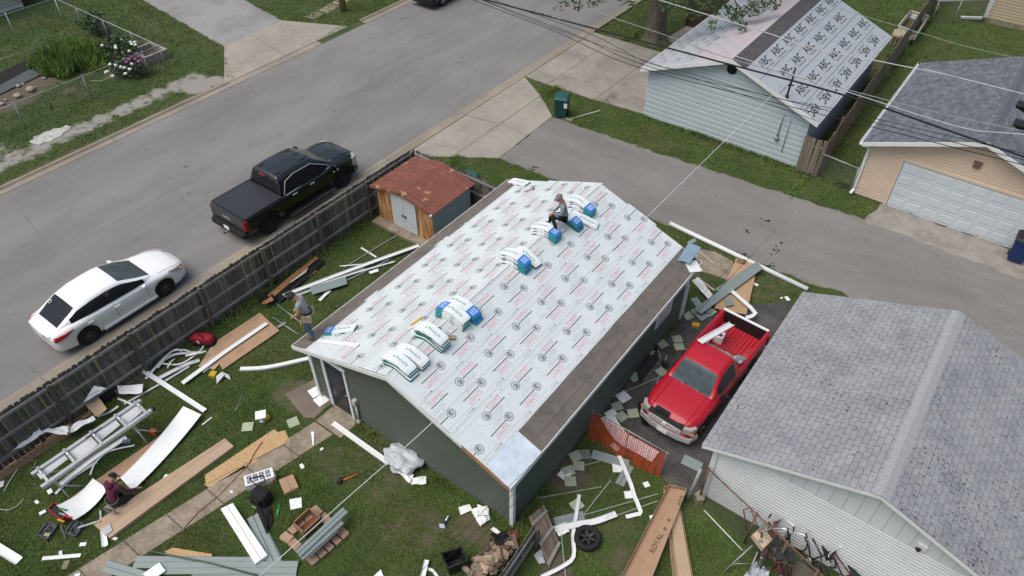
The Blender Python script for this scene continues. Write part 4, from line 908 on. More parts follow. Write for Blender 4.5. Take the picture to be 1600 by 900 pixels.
# --- white sedan
def sedan_bits(root, sp, paint):
    Lh = sp['L'] / 2
    for s_ in (-1, 1):
        # tail lamp wrapping the corner, head lamp sweeping back
        sculpt('tail_light', tail_red, [[(s_ * .62, -Lh + .06, .84), (s_ * .62, -Lh + .02, .72), (s_ * .64, -Lh + .12, .72), (s_ * .64, -Lh + .14, .84)], [(s_ * .80, -Lh + .12, .87), (s_ * .82, -Lh + .07, .72), (s_ * .78, -Lh + .24, .72), (s_ * .76, -Lh + .24, .87)], [(s_ * .905, -Lh + .42, .90), (s_ * .912, -Lh + .34, .80), (s_ * .85, -Lh + .5, .80), (s_ * .85, -Lh + .5, .90)], [(s_ * .90, -Lh + .66, .915), (s_ * .90, -Lh + .64, .89), (s_ * .86, -Lh + .66, .89), (s_ * .86, -Lh + .66, .915)]], root)
        sculpt('reverse_light', clear_lens, [[(s_ * .60, -Lh + .045, .80), (s_ * .60, -Lh + .01, .72), (s_ * .60, -Lh + .1, .72), (s_ * .60, -Lh + .1, .8)], [(s_ * .74, -Lh + .075, .80), (s_ * .74, -Lh + .035, .72), (s_ * .74, -Lh + .1, .72), (s_ * .74, -Lh + .1, .8)]], root)
        h = sculpt('head_light', clear_lens, [[(s_ * .52, Lh - .075, .70), (s_ * .52, Lh - .06, .60), (s_ * .50, Lh - .2, .60), (s_ * .50, Lh - .2, .72)], [(s_ * .70, Lh - .17, .75), (s_ * .74, Lh - .15, .62), (s_ * .66, Lh - .3, .62), (s_ * .66, Lh - .3, .76)], [(s_ * .83, Lh - .46, .815), (s_ * .862, Lh - .43, .72), (s_ * .76, Lh - .5, .72), (s_ * .76, Lh - .5, .81)], [(s_ * .845, Lh - .72, .855), (s_ * .86, Lh - .72, .82), (s_ * .8, Lh - .72, .82), (s_ * .8, Lh - .72, .85)]], root)
        b = MB(); b.box((s_ * .79, Lh - .30, .69), (.08, .16, .06), .3 * -s_); b.build('indicator', amber, h)
        sculpt('door_mirror', paint, [[(s_ * .90, .74, .93), (s_ * .90, .62, .93), (s_ * .90, .62, 1.0), (s_ * .90, .74, 1.0)], [(s_ * 1.0, .76, .92), (s_ * 1.0, .64, .92), (s_ * 1.0, .63, 1.05), (s_ * 1.0, .74, 1.05)], [(s_ * 1.10, .70, .94), (s_ * 1.10, .64, .94), (s_ * 1.10, .63, 1.04), (s_ * 1.10, .69, 1.04)]], root)
        for y in (-.28, -1.20):
            x, z = on_side(sp, y, .80); b = MB(); b.sweep([(s_ * (x - .02), y - .11, z), (s_ * (x + .025), y - .06, z + .005), (s_ * (x + .025), y + .06, z + .005), (s_ * (x - .02), y + .11, z)], [(-.012, -.012), (.012, -.012), (.012, .012), (-.012, .012)], up=(0, 0, 1)); b.build('door_handle', paint, root)
        for y in (.78, -.36, -1.22):
            pts = []
            for t in np.linspace(.06, 1.0, 8):
                x, z = on_side(sp, y, t); w_ = x - .06 + .05 * min(1, t / .18) if t < .18 else (x - .012 + .012 * min(1, (t - .18) / .3) if t < .8 else x - .012 - .03 * (t - .8) / .2); pts.append((s_ * (w_ + .001), y - (.06 if y < -1 else 0) * (1 - t), z))
            b = MB(); b.sweep(pts, [(-.004, -.003), (.004, -.003), (.004, .003), (-.004, .003)], up=(s_, 0, 0)); b.build('door_gap', black_plast, root)
        b = MB(); b.sweep([(s_ * .93, -.95, .28), (s_ * .93, 1.0, .28)], [(-.03, -.03), (.03, -.03), (.03, .04), (-.03, .04)]); b.build('sill', paint, root)
    for s_ in (-1, 1):
        for y0, y1 in ((1.38, 2.22), (-2.36, -1.98)):
            b = MB(); b.sweep([(s_ * (sm(sp['hw'], y, .05) - .17), y, sm(sp['belt'], y) + (sm(sp['top'], y) - sm(sp['belt'], y)) * .7 + .001) for y in np.linspace(y0, y1, 9)], [(-.005, -.003), (.005, -.003), (.005, .003), (-.005, .003)]); b.build('panel_gap', mat('panel_gap', (.10, .10, .105), .7), root)
    sculpt('grille', black_plast, [[(-.36, Lh - .05, .66), (-.32, Lh + .004, .54), (.32, Lh + .004, .54), (.36, Lh - .05, .66)], [(-.40, Lh - .2, .70), (-.34, Lh - .2, .54), (.34, Lh - .2, .54), (.40, Lh - .2, .70)]], root)
    sculpt('lower_grille', black_plast, [[(-.36, Lh + .004, .40), (-.34, Lh + .004, .30), (.34, Lh + .004, .30), (.36, Lh + .004, .40)], [(-.36, Lh - .1, .4), (-.34, Lh - .1, .30), (.34, Lh - .1, .30), (.36, Lh - .1, .4)]], root)
    b = MB(); b.sweep([(-.6, -Lh + .045, .885), (0, -Lh + .0, .90), (.6, -Lh + .045, .885)], [(-.03, -.02), (.05, -.02), (.05, .012), (-.03, .012)]); b.build('boot_lip', paint, root)
    pbox('boot_trim', chrome, (0, -Lh - .012, .815), (.9, .03, .03), root); pbox('number_plate_recess', black_plast, (0, -Lh - .006, .75), (.5, .02, .09), root)
    pbox('number_plate', white_sheet, (0, -Lh - .018, .69), (.32, .012, .15), root)
    b = MB(); ring(b, lambda u, v: (-.42 + u, -1.62 + v * .92, 1.285 + v * .35), 0, 0, .05, .065, 14); b.build('window_sticker', white_sheet, root)
sed = dict(L=4.80, W=1.83, wr=.325, ra=.375, rim=.225, rim_m=mat('dark_alloy', (.10, .10, .105), .35, .2, 9, metal=.6), wy=(-1.42, 1.36), spokes=7,
    hw=[(-2.42, .62), (-2.37, .72), (-2.25, .80), (-2.0, .87), (-1.5, .905), (-.6, .915), (.6, .915), (1.4, .905), (1.9, .86), (2.15, .78), (2.32, .66), (2.42, .42)],
    low=[(-2.42, .38), (-2.3, .26), (-1.8, .22), (1.8, .2), (2.3, .2), (2.42, .30)],
    belt=[(-2.42, .80), (-2.2, .93), (-1.5, .97), (-.5, .96), (.7, .93), (1.2, .90), (1.8, .82), (2.2, .70), (2.42, .56)],
    top=[(-2.42, .84), (-2.3, .96), (-1.8, 1.03), (-1.4, 1.06), (.9, 1.02), (1.3, .985), (1.8, .90), (2.2, .78), (2.42, .60)],
    cab=dict(y0=-2.05, y1=1.22, zb=None, brk=[.80, -.42, -.30, -1.68, .14, -.62, -1.36], tumble=.36, ws=(.14, 1.5), rw=(-2.1, -1.36),
        roof=[(-2.05, 1.0), (-1.68, 1.19), (-1.36, 1.345), (-.9, 1.43), (-.4, 1.455), (-.1, 1.445), (.14, 1.41), (.7, 1.185), (1.22, .955)],
        wb=[(-2.05, .66), (-1.6, .76), (-1.0, .83), (0, .855), (.7, .85), (1.22, .72)], win=[(-1.62, -.40), (-.30, .82)]),
    ws_m=mat('tinted_screen', (.05, .06, .065), .15, .5, 2, spec=.25), extra=[sedan_bits])
car('white_sedan', 'white four door sedan with black wheels parked on the street beside the wood fence', 'car', (-21.37, 6.36, .004), 0, sed, white_gloss)
# --- pickups
def pickup_bits(root, sp, paint):
    Lh = sp['L'] / 2; W = sp['W'] / 2; big = sp['big']; bm = black_gloss if big else chrome
    b = MB(); z = sp['bump']
    b.sweep([(-W + .02, Lh - .34, z), (-W + .10, Lh - .06, z), (-W * .5, Lh + .03, z), (0, Lh + .05, z), (W * .5, Lh + .03, z), (W - .10, Lh - .06, z), (W - .02, Lh - .34, z)], [(-.05, -.10), (.04, -.08), (.06, .0), (.02, .06), (-.05, .07)]); b.build('front_bumper', bm, root)
    b = MB(); b.sweep([(-W + .04, -Lh + .12, z), (-W + .12, -Lh - .06, z), (W - .12, -Lh - .06, z), (W - .04, -Lh + .12, z)], [(-.07, -.10), (.07, -.10), (.07, .08), (-.07, .08)]); b.build('rear_bumper', black_plast if big else chrome, root)
    zt = sp['hoodz']
    g = sculpt('grille', black_plast, [[(-W * .62, Lh + .012, zt - .08), (-W * .58, Lh + .03, z + .13), (W * .58, Lh + .03, z + .13), (W * .62, Lh + .012, zt - .08)], [(-W * .62, Lh - .12, zt - .06), (-W * .58, Lh - .12, z + .13), (W * .58, Lh - .12, z + .13), (W * .62, Lh - .12, zt - .06)]], root)
    if not big:
        for k, q in enumerate((.0, .075, .15)): pbox('grille_bar', chrome, (0, Lh + .042, z + .155 + q * 1.0), (W * 1.2, .03, .032), g)
        b = MB(); b.lathe([(0, 0), (.07, 0), (.06, .02), (0, .02)], (0, Lh + .05, z + .23), 16, Matrix.Rotation(-pi / 2, 3, 'X') @ Matrix.Diagonal((1.5, 1, 1))); b.build('badge', chrome, g)
    for s_ in (-1, 1):
        h = sculpt('head_light', clear_lens, [[(s_ * W * .64, Lh + .01, zt - .09), (s_ * W * .62, Lh + .025, z + sp.get('hl', .14)), (s_ * W * .62, Lh - .1, z + sp.get('hl', .14)), (s_ * W * .62, Lh - .1, zt - .08)], [(s_ * (W - .10), Lh - .06, zt - .09), (s_ * (W - .09), Lh - .055, z + sp.get('hl', .14) + .02), (s_ * (W - .16), Lh - .2, z + sp.get('hl', .14) + .02), (s_ * (W - .16), Lh - .2, zt - .09)], [(s_ * (W - .02), Lh - .26, zt - .10), (s_ * (W - .02), Lh - .26, z + sp.get('hl', .14) + .04), (s_ * (W - .1), Lh - .3, z + sp.get('hl', .14) + .04), (s_ * (W - .1), Lh - .3, zt - .10)]], root)
        b = MB(); b.box((s_ * (W - .085), Lh - .10, z + sp.get('hl', .14) + .03), (.12, .1, .04), -.5 * s_); b.build('indicator', amber, h)
        tz = sp['railz']
        sculpt('tail_light', tail_red, [[(s_ * (W - .14), -Lh - .006, tz - .06), (s_ * (W - .14), -Lh - .006, tz - .46), (s_ * (W - .02), -Lh + .03, tz - .46), (s_ * (W - .02), -Lh + .03, tz - .06)], [(s_ * (W - .14), -Lh + .15, tz - .06), (s_ * (W - .14), -Lh + .15, tz - .46), (s_ * (W + .006), -Lh + .17, tz - .46), (s_ * (W + .006), -Lh + .17, tz - .06)]], root)
        my = sp['mirror']; mz = sp['mirz']
        sculpt('door_mirror', black_plast if not big else black_gloss, [[(s_ * (W - .02), my + .1, mz), (s_ * (W - .02), my, mz), (s_ * (W - .02), my, mz + .1), (s_ * (W - .02), my + .1, mz + .1)], [(s_ * (W + .09), my + .12, mz - .02), (s_ * (W + .09), my, mz - .02), (s_ * (W + .09), my, mz + .2), (s_ * (W + .09), my + .1, mz + .2)], [(s_ * (W + .22), my + .06, mz - .02), (s_ * (W + .22), my, mz - .02), (s_ * (W + .22), my, mz + .2), (s_ * (W + .22), my + .06, mz + .2)]], root)
        for y in sp['handles']:
            x, zz = on_side(sp, y, .86); pbox('door_handle', chrome if big else black_plast, (s_ * (x + .02), y, zz), (.03, .22, .03), root)
        for y in sp['gaps']:
            pts = []
            for t in np.linspace(.08, 1.0, 7):
                x, zz = on_side(sp, y, t); w_ = x - .012 if t < .8 else x - .012 - .035 * (t - .8) / .2; pts.append((s_ * (w_ + .012), y, zz))
            b = MB(); b.sweep(pts, [(-.005, -.004), (.005, -.004), (.005, .004), (-.005, .004)], up=(s_, 0, 0)); b.build('door_gap', black_cloth, root)
    for s_ in (-1, 1):     # creases on the bonnet
        b = MB(); yb0, yb1 = sp['cab']['y1'] + .02, Lh - .10
        b.sweep([(s_ * W * .62, yy, sm(sp['belt'], yy) + (sm(sp['top'], yy) - sm(sp['belt'], yy)) * .93 + .002) for yy in np.linspace(yb0, yb1, 8)], [(-.03, -.02), (-.008, .012), (.02, .004), (.03, -.02)]); b.build('bonnet_crease', paint, root)
    for s_ in (-.38, .12):
        y = sp['cab']['y1']; b = MB(); b.tube([(s_, y - .02, sm(sp['top'], y) + .03), (s_ + .30, y - .16, sm(sp['top'], y) + .10), (s_ + .5, y - .13, sm(sp['top'], y) + .09)], .012, 5); b.build('wiper', black_plast, root)
def big_bits(root, sp, paint):
    Lh = sp['L'] / 2; W = sp['W'] / 2
    b = MB(); y0, y1 = -Lh + .12, -.98; zt = sp['railz'] + .012
    b.sheet([(-W + .10, y0, zt), (W - .10, y0, zt), (W - .10, y1, zt), (-W + .10, y1, zt)], 6, 6, lambda u, v: .012 * sin(pi * u), .012); b.build('tonneau_cover', mat('vinyl_cover', (.022, .023, .027), .42, .08, 5, spec=.5), root)
    for s_ in (-1, 1):
        pbox('bed_rail', black_plast, (s_ * (W - .075), (y0 + y1) / 2, sp['railz'] + .014), (.06, y1 - y0, .03), root)
        b = MB(); b.sweep([(s_ * (W + .04), -.95, .36), (s_ * (W + .04), 1.35, .36)], [(-.08, -.035), (.08, -.035), (.08, .03), (-.08, .03)]); st = b.build('running_board', black_plast, root)
        for y in (-.55, .65): pbox('step_pad', dark_rub, (s_ * (W + .05), y, .395), (.13, .34, .016), st)
        b = MB(); b.sweep([(s_ * (W + .122), -.95, .365), (s_ * (W + .122), 1.35, .365)], [(-.006, -.012), (.006, -.012), (.006, .012), (-.006, .012)]); b.build('step_trim', steel, st)
        c = sp['cab']; zb = 1.16; pts = []                       # chrome window surround
        for (y, z) in ((-.86, 1.22), (-.62, 1.64), (-.2, 1.75), (.66, 1.74), (1.34, 1.36), (1.48, 1.20), (-.80, 1.16), (-.86, 1.22)):
            wb = interp(c['wb'], y) - max(0, z - 1.17) * c['tumble'] + .022; pts.append((s_ * wb, y, z))
        b = MB(); b.tube(pts, .014, 5, smooth=False); b.build('window_trim', chrome, root)
        pbox('fender_vent', chrome, (s_ * (W - .0), 1.62, 1.0), (.03, .26, .06), root)
        pbox('mirror_cap', chrome, (s_ * (W + .14), 1.47, 1.22), (.16, .02, .14), root)
    pbox('roof_marker', tail_red, (0, -.98, 1.82), (.34, .05, .04), root)
    b = MB(); put_text(b, 'GMC', .15, lambda a, c: (a * 1.3, -Lh - .016, .96 + c)); b.build('tailgate_badge', white_trim, root)
    pbox('number_plate', white_sheet, (-.0, -Lh - .135, .58), (.31, .012, .15), root)
    b = MB(); b.box((.0, -Lh - .16, .42), (.06, .32, .06)); b.box((0, -Lh - .3, .44), (.05, .06, .12)); b.blob((0, -Lh - .3, .53), .03, 1, 0, 1); b.build('tow_hitch', steel, root)
    pbox('tailgate_gap', black_cloth, (0, -Lh - .004, .73), (1.7, .01, .015), root)
    b = MB()
    for k in range(6): b.tube([(-.12 + R.uniform(-.15, .2), 2.2 + R.uniform(-.1, .1), 1.285), (R.uniform(-.1, .25), 2.2 + R.uniform(-.15, .15), 1.292)], .006, 4)
    b.build('twig', dark_wood, root)
    for s_ in (-.45, 0, .45): pbox('roof_rib', paint, (s_, 0, 1.905), (.07, 1.5, .012), root)
gmc = dict(L=5.72, W=2.05, wr=.41, ra=.47, rim=.25, rim_m=mat('grey_alloy', (.06, .06, .065), .4, .3, 9, metal=.5), wy=(-1.82, 1.98), big=True, bump=.52, hoodz=1.18, railz=1.19, mirror=1.46, mirz=1.14, handles=(-.45, .42), gaps=(-.95, .05, 1.34), spokes=6, lip=True,
    hw=[(-2.87, .93), (-2.8, .98), (-2.0, 1.0), (0, .995), (1.5, 1.0), (2.2, 1.0), (2.6, .95), (2.75, .86), (2.87, .74)],
    low=[(-2.87, .5), (-2.6, .42), (2.5, .40), (2.87, .46)],
    belt=[(-2.87, 1.17), (-.9, 1.17), (1.2, 1.16), (2.0, 1.15), (2.55, 1.12), (2.87, 1.02)],
    top=[(-2.87, 1.20), (-1.1, 1.20), (-.9, 1.22), (1.4, 1.25), (1.8, 1.27), (2.4, 1.25), (2.7, 1.20), (2.87, 1.06)],
    cab=dict(y0=-1.0, y1=1.8, zb=1.15, brk=[-.86, .02, .10, .90, .83, -.99, -.93, 1.38], tumble=.30, ws=(.83, 1.9), rw=(-1.1, -.9), cap=False,
        roof=[(-1.0, 1.20), (-.93, 1.74), (-.84, 1.86), (-.3, 1.90), (.4, 1.89), (.83, 1.83), (1.3, 1.53), (1.8, 1.24)],
        wb=[(-1.0, .92), (.9, .93), (1.8, .82)], win=[(-.84, .02), (.10, 1.38)]),
    ws_m=mat('black_screen', (.03, .032, .03), .06, .4, 2, spec=.6), roof_m=mat('black_roof', (.012, .013, .016), .28, .1, 3, coat=.6), extra=[pickup_bits, big_bits])
car('black_pickup', 'black crew cab pickup with covered bed parked at the kerb beyond the fence', 'pickup truck', (-21.28, 13.93, .004), 0, gmc, black_gloss)
def red_bits(root, sp, paint):
    Lh = sp['L'] / 2; W = sp['W'] / 2; y0, y1, zf = sp['bed']
    for k in range(11): pbox('bed_rib', red_dull, (-.62 + k * .124, (y0 + y1) / 2, zf + .008), (.05, y1 - y0 - .03, .022), root)
    for s_ in (-1, 1):
        b = MB(); b.sweep([(s_ * (W - .26), -1.70, zf), (s_ * (W - .26), -1.62, zf + .17), (s_ * (W - .26), -1.28, zf + .22), (s_ * (W - .26), -.94, zf + .17), (s_ * (W - .26), -.86, zf)], [(-.10, -.06), (.10, -.06), (.10, .01), (-.10, .01)], up=(0, .01, 1)); b.build('wheel_box', red_dull, root)
    b = MB(); b.box((0, -Lh + .035, sp['railz'] - .24), (2 * W - .22, .07, .50)); b.build('tailgate', black_plast, root)
    b = MB(); b.box((0, -Lh + .035, sp['railz'] + .018), (2 * W - .22, .085, .03)); b.build('tailgate_cap', white_trim, root)
    pbox('bed_front', paint, (0, y1 - .03, sp['railz'] - .2), (2 * W - .2, .05, .42), root)
    pbox('number_plate', white_sheet, (0, Lh + .115, .46), (.31, .012, .15), root)
    b = MB(); b.box((.18, Lh - .10, .995), (.44, .16, .012)); b.build('hood_patch', black_plast, root)
    for s_ in (-1, 1): pbox('side_trim', black_plast, (s_ * (W + .002), .1, .62), (.02, 3.2, .05), root)
rng = dict(hl=.22, L=4.72, W=1.74, wr=.345, ra=.40, rim=.19, rim_m=steel, wy=(-1.28, 1.52), big=False, bump=.47, hoodz=.98, railz=1.14, mirror=.84, mirz=1.06, handles=(-.04,), gaps=(-.2, .94), spokes=5,
    hw=[(-2.36, .80), (-2.28, .84), (-1, .86), (.5, .855), (1.7, .855), (2.05, .81), (2.2, .74), (2.36, .62)],
    low=[(-2.36, .5), (-2.0, .40), (1.9, .36), (2.36, .40)],
    belt=[(-2.36, 1.13), (-.5, 1.13), (.3, 1.06), (1.0, 1.02), (1.7, .98), (2.15, .93), (2.36, .84)],
    top=[(-2.36, 1.15), (-.5, 1.16), (.8, 1.12), (1.2, 1.09), (1.7, 1.05), (2.1, .99), (2.36, .88)],
    bed=(-2.30, -.42, .66),
    cab=dict(y0=-.34, y1=1.12, zb=1.04, brk=[-.16, .82, .64, -.33, -.27, .4], tumble=.32, ws=(.64, 1.3), rw=(-.5, -.24),
        roof=[(-.34, 1.06), (-.27, 1.54), (-.17, 1.63), (.2, 1.66), (.64, 1.60), (.86, 1.37), (1.12, 1.08)],
        wb=[(-.34, .81), (.7, .81), (1.12, .73)], win=[(-.12, .86)]),
    ws_m=glass_pale, extra=[pickup_bits, red_bits])
red_t = car('red_pickup', 'red two door pickup with open bed parked between the green and white garages', 'pickup truck', (-3.86, 14.95, .006), pi + radians(-3.5), rng, red_gloss)
# --- dark car cut by the upper edge of the frame
def suv_bits(root, sp, paint):
    Lh = sp['L'] / 2; W = sp['W'] / 2
    b = MB(); b.sweep([(-W + .04, -Lh + .2, .45), (-W + .14, -Lh - .02, .45), (W - .14, -Lh - .02, .45), (W - .04, -Lh + .2, .45)], [(-.05, -.14), (.05, -.14), (.05, .10), (-.05, .10)]); b.build('rear_bumper', black_plast, root)
    pbox('number_plate', white_sheet, (0, -Lh - .08, .62), (.31, .012, .15), root)
    for s_ in (-1, 1): pbox('tail_light', tail_red, (s_ * (W - .12), -Lh - .0, .95), (.2, .08, .3), root)
suv = dict(L=4.6, W=1.86, wr=.36, ra=.42, rim=.24, rim_m=alu, wy=(-1.35, 1.35), spokes=5,
    hw=[(-2.3, .80), (-2.1, .9), (0, .92), (1.8, .9), (2.3, .66)], low=[(-2.3, .40), (-2, .3), (2.3, .3)], belt=[(-2.3, 1.0), (1, 1.0), (2.3, .8)], top=[(-2.3, 1.05), (1.2, 1.05), (2.3, .86)],
    cab=dict(y0=-2.2, y1=1.2, zb=1.0, brk=[-2.0, .4, -.3], tumble=.3, ws=(.4, 1.3), rw=(-2.3, -1.8), roof=[(-2.2, 1.05), (-1.8, 1.6), (.3, 1.68), (1.2, 1.05)], wb=[(-2.2, .82), (1.2, .82)], win=[(-1.7, -.35), (-.25, .9)]), extra=[suv_bits])
car('dark_car', 'dark blue car parked by the far kerb cut off by the top of the picture', 'car', (-29.95, 33.75, .004), 0, suv, mat('dark_blue_paint', (.012, .016, .03), .25, .05, 2, coat=.8))
# ------------------------------------------------------------------ fences
picket_m = mat('weathered_picket', (.095, .085, .075), .95, .35, 4, col2=(.15, .14, .13), mixs=3, orand=.38, stretch=(6, 6, .8), bump=.15, bscale=30)
rail_m = mat('weathered_rail', (.25, .235, .22), .9, .2, 4, orand=.12)
post_m = mat('fence_post', (.12, .10, .085), .95, .25, 4, orand=.15)
brown_fence = mat('brown_fence', (.07, .052, .036), .95, .3, 4, orand=.25, stretch=(6, 6, .8))
grey_fence = mat('grey_plank', (.19, .165, .13), .95, .25, 4, orand=.25, stretch=(6, 6, .8))
def picket_mesh(h, wd, m, ear=True):
    b = MB(); hw = wd / 2; e = .035 if ear else 0
    pr = [(-hw, 0), (hw, 0), (hw, h - e), (hw - e, h), (-hw + e, h), (-hw, h - e)] if ear else [(-hw, 0), (hw, 0), (hw, h), (-hw, h)]
    n = len(pr); vs = [(x, -.009, z) for x, z in pr] + [(x, .009, z) for x, z in pr]
    b.add(vs, [tuple(range(n)), tuple(range(2 * n - 1, n - 1, -1))] + [(i, n + i, n + (i + 1) % n, (i + 1) % n) for i in range(n)])
    me = bpy.data.meshes.new('picket'); me.from_pydata(b.v, [], b.f); me.materials.append(m); return me
def wood_fence(name, label, a, c, h, side, rails, post_step, m, wd=.14, gap=.012, group=None, rm=rail_m, ear=True, zb=.03, pm=post_m, skew=.012):
    a, c = Vector((a[0], a[1], 0)), Vector((c[0], c[1], 0)); d = c - a; Ln = d.length; d.normalize(); rz = atan2(d.y, d.x); nr = Vector((-d.y, d.x, 0)) * side
    t = thing(name, label, 'fence', a, rz, group); me = picket_mesh(h - zb, wd, m, ear); rr = random.Random(int(Ln * 97))
    x = wd / 2
    while x < Ln:
        piece(me, 'picket', t, (x, 0, zb + rr.uniform(-.02, .02)), (rr.gauss(0, skew * .5), rr.gauss(0, skew), 0)); x += wd + gap + rr.uniform(-.002, .004)
    for z in rails:
        x = 0
        while x < Ln - .05:
            e = min(x + post_step, Ln); b = MB(); o = side * .033
            b.add([], []); b.box(((x + e) / 2, o, z + rr.uniform(-.015, .015)), (e - x - .012, .045, .085)); b.build('rail', rm, t, local=True); x = e
    x = 0.05
    while x < Ln + .1:
        b = MB(); b.box((min(x, Ln - .04), side * .10, (h - .05) / 2), (.09, .09, h - .05)); b.build('post', pm, t, local=True); x += post_step
    return t
wood_fence('street_fence', 'long weathered grey picket fence running along the street behind the parked vehicles', (-18.14, -7.0), (-18.0, 17.6), 1.80, -1, (.36, 1.0, 1.62), 2.44, picket_m, gap=.008)
wood_fence('return_fence', 'short weathered picket fence turning the corner behind the rusty shed', (-17.98, 17.68), (-13.6, 17.68), 1.78, -1, (.36, 1.0, 1.62), 2.2, picket_m)
wood_fence('brown_fence', 'tall dark brown board fence behind the big tree trunk', (-16.4, 38.6), (-13.4, 38.6), 2.3, -1, (.4, 1.9), 2.4, brown_fence, gap=.006, ear=False, rm=brown_fence)
wood_fence('alley_fence', 'weathered board fence running back between the blue garage and the cream garage', (-5.05, 28.1), (-5.75, 51.5), 1.65, 1, (.4, 1.35), 2.44, grey_fence, gap=.008, ear=False, rm=grey_fence, pm=grey_fence)
wood_fence('fence_end', 'short end panel of grey boards closing the gap beside the blue garage', (-5.93, 28.0), (-5.1, 28.05), 1.7, 1, (.4, 1.35), .8, grey_fence, gap=.006, ear=False, rm=grey_fence, pm=grey_fence)
q0, q1 = at(835, 850), at(802, 900); dq = (q1 - q0).normalized()
wood_fence('yard_fence', 'low dark wooden fence behind the firewood heap at the bottom edge', q0, q0 + dq * 2.6, 1.0, 1, (.3, .8), 1.6, mat('dark_fence_board', (.13, .115, .10), .95, .3, 4, orand=.3, stretch=(6, 6, .8)), ear=False, gap=.006)
# old gate panel leaning by the garage corner
ga = [at(826, 808, .42), at(850, 788, .42), at(876, 852, .06), at(858, 888, .06)]
gt = thing('old_gate', 'weathered slatted gate with three rails leaning near the garage corner post', 'gate', (ga[0] + ga[2]) / 2 - Vector((0, 0, .2)))
nmg = (ga[1] - ga[0]).cross(ga[3] - ga[0]).normalized(); nmg = nmg if nmg.z > 0 else -nmg
gate_b = mat('gate_board', (.145, .115, .095), .95, .3, 5, orand=.3)
for i in range(7):
    a, c = i / 7 + .006, (i + 1) / 7 - .006; b = MB()
    b.plate([ga[0].lerp(ga[1], a), ga[0].lerp(ga[1], c), ga[3].lerp(ga[2], c), ga[3].lerp(ga[2], a)], nmg, .02); b.build('board', gate_b, gt)
for t_ in (.16, .55, .93):
    p0, p1 = ga[0].lerp(ga[3], t_), ga[1].lerp(ga[2], t_); b = MB(); b.sweep([p0 + nmg * .018, p1 + nmg * .018], [(-.04, -.015), (.04, -.015), (.04, .02), (-.04, .02)], up=nmg); b.build('rail', rail_m, gt)
# chain link
wire_m = mat('fence_wire', (.24, .26, .255), .5, .1, 5, metal=.5); gpost = mat('galvanised_post', (.36, .38, .39), .5, .15, 5, metal=.4)
def chain_link(name, label, pts, h, posts, group=None, pm=gpost, rail=True, cell=.075, wr_=.0022, railm=None):
    t = thing(name, label, 'fence', pts[0], 0, group); mb = MB()
    for a, c in zip(pts[:-1], pts[1:]):
        a, c = Vector(a), Vector(c); Ln = (c - a).length; d = (c - a).normalized(); n = Vector((-d.y, d.x, 0)); x = -h
        while x < Ln:
            for s_ in (1, -1):
                x0, x1 = (x, x + h) if s_ > 0 else (x + h, x); z0, z1 = 0.03, h
                u0, u1 = max(0, min(x0, x1)), min(Ln, max(x0, x1))
                if u1 - u0 < .02: continue
                zf = lambda u: z0 + (u - x0) / (x1 - x0) * (z1 - z0)
                p, q = a + d * u0 + Vector((0, 0, zf(u0))), a + d * u1 + Vector((0, 0, zf(u1)))
                tt = (q - p).normalized(); s1 = tt.cross(n) * wr_
                mb.add([p + s1, q + s1, q - s1, p - s1], [(0, 1, 2, 3)])
            x += cell
    mb.build('wire_mesh', wire_m, t)['kind'] = 'stuff'
    for p in posts:
        b = MB(); b.tube([p, Vector(p) + Vector((0, 0, h + .04))], .028, 8); b.lathe([(.035, h + .02), (.03, h + .06), (0, h + .08)], p, 8); b.build('post', pm, t)
    if rail:
        for a, c in zip(pts[:-1], pts[1:]):
            b = MB(); b.tube([Vector(a) + Vector((0, 0, h)), Vector(c) + Vector((0, 0, h))], .022, 8); b.build('top_rail', railm or gpost, t)
    return t
V3 = lambda x, y: Vector((x, y, 0))
chain_link('chain_link_fence', 'galvanised chain link fence round the far garden along the street verge', [V3(-35.45, 2), V3(-35.4, 17.85), V3(-45.3, 17.95)], 1.2, [V3(-35.42, 4.0 + 3.25 * k) for k in range(4)] + [V3(-35.4, 16.9), V3(-35.4, 17.85)] + [V3(-38 - 2.6 * k, 17.9) for k in range(3)])
chain_link('house_chain_link', 'chain link fence with white posts in front of the white house wall', [V3(-45.6, 10), V3(-45.4, 17.9)], 1.2, [V3(-45.55, 12.2), V3(-45.5, 15.2), V3(-45.4, 17.9)], pm=white_trim)
chain_link('garage_chain_link', 'rusty railed chain link fence before the white garage wall with bicycles against it', [V3(-2.25, 11.42), V3(.92, 10.42), V3(2.3, 9.98)], 1.42, [V3(-2.25, 11.42), V3(-.77, 10.95), V3(.1, 10.68), V3(.92, 10.42)], pm=rust, railm=rust, cell=.06)
chain_link('gap_chain_link', 'short chain link fence closing the gap beside the cream garage', [V3(-5.05, 27.95), V3(-3.5, 27.75)], 1.2, [V3(-3.55, 27.75)])
chain_link('back_chain_link', 'chain link fence between the back fence and the pale yellow house', [V3(-5.3, 46.9), V3(-2.9, 48.9)], 1.3, [V3(-5.2, 47), V3(-4.2, 47.8), V3(-2.95, 48.85)])
t = thing('garden_wire_fence', 'thin wire fence with a black stake round the vegetable bed in the far garden', 'fence', at(92, 120))
b = MB(); b.tube([at(92, 121), at(68, 68, 1.15)], .025, 6); b.build('stake', black_plast, t)
b = MB(); b.tube([at(68, 68, 1.15), at(-20, 100, 1.1)], .008, 4); b.build('wire', steel, t)
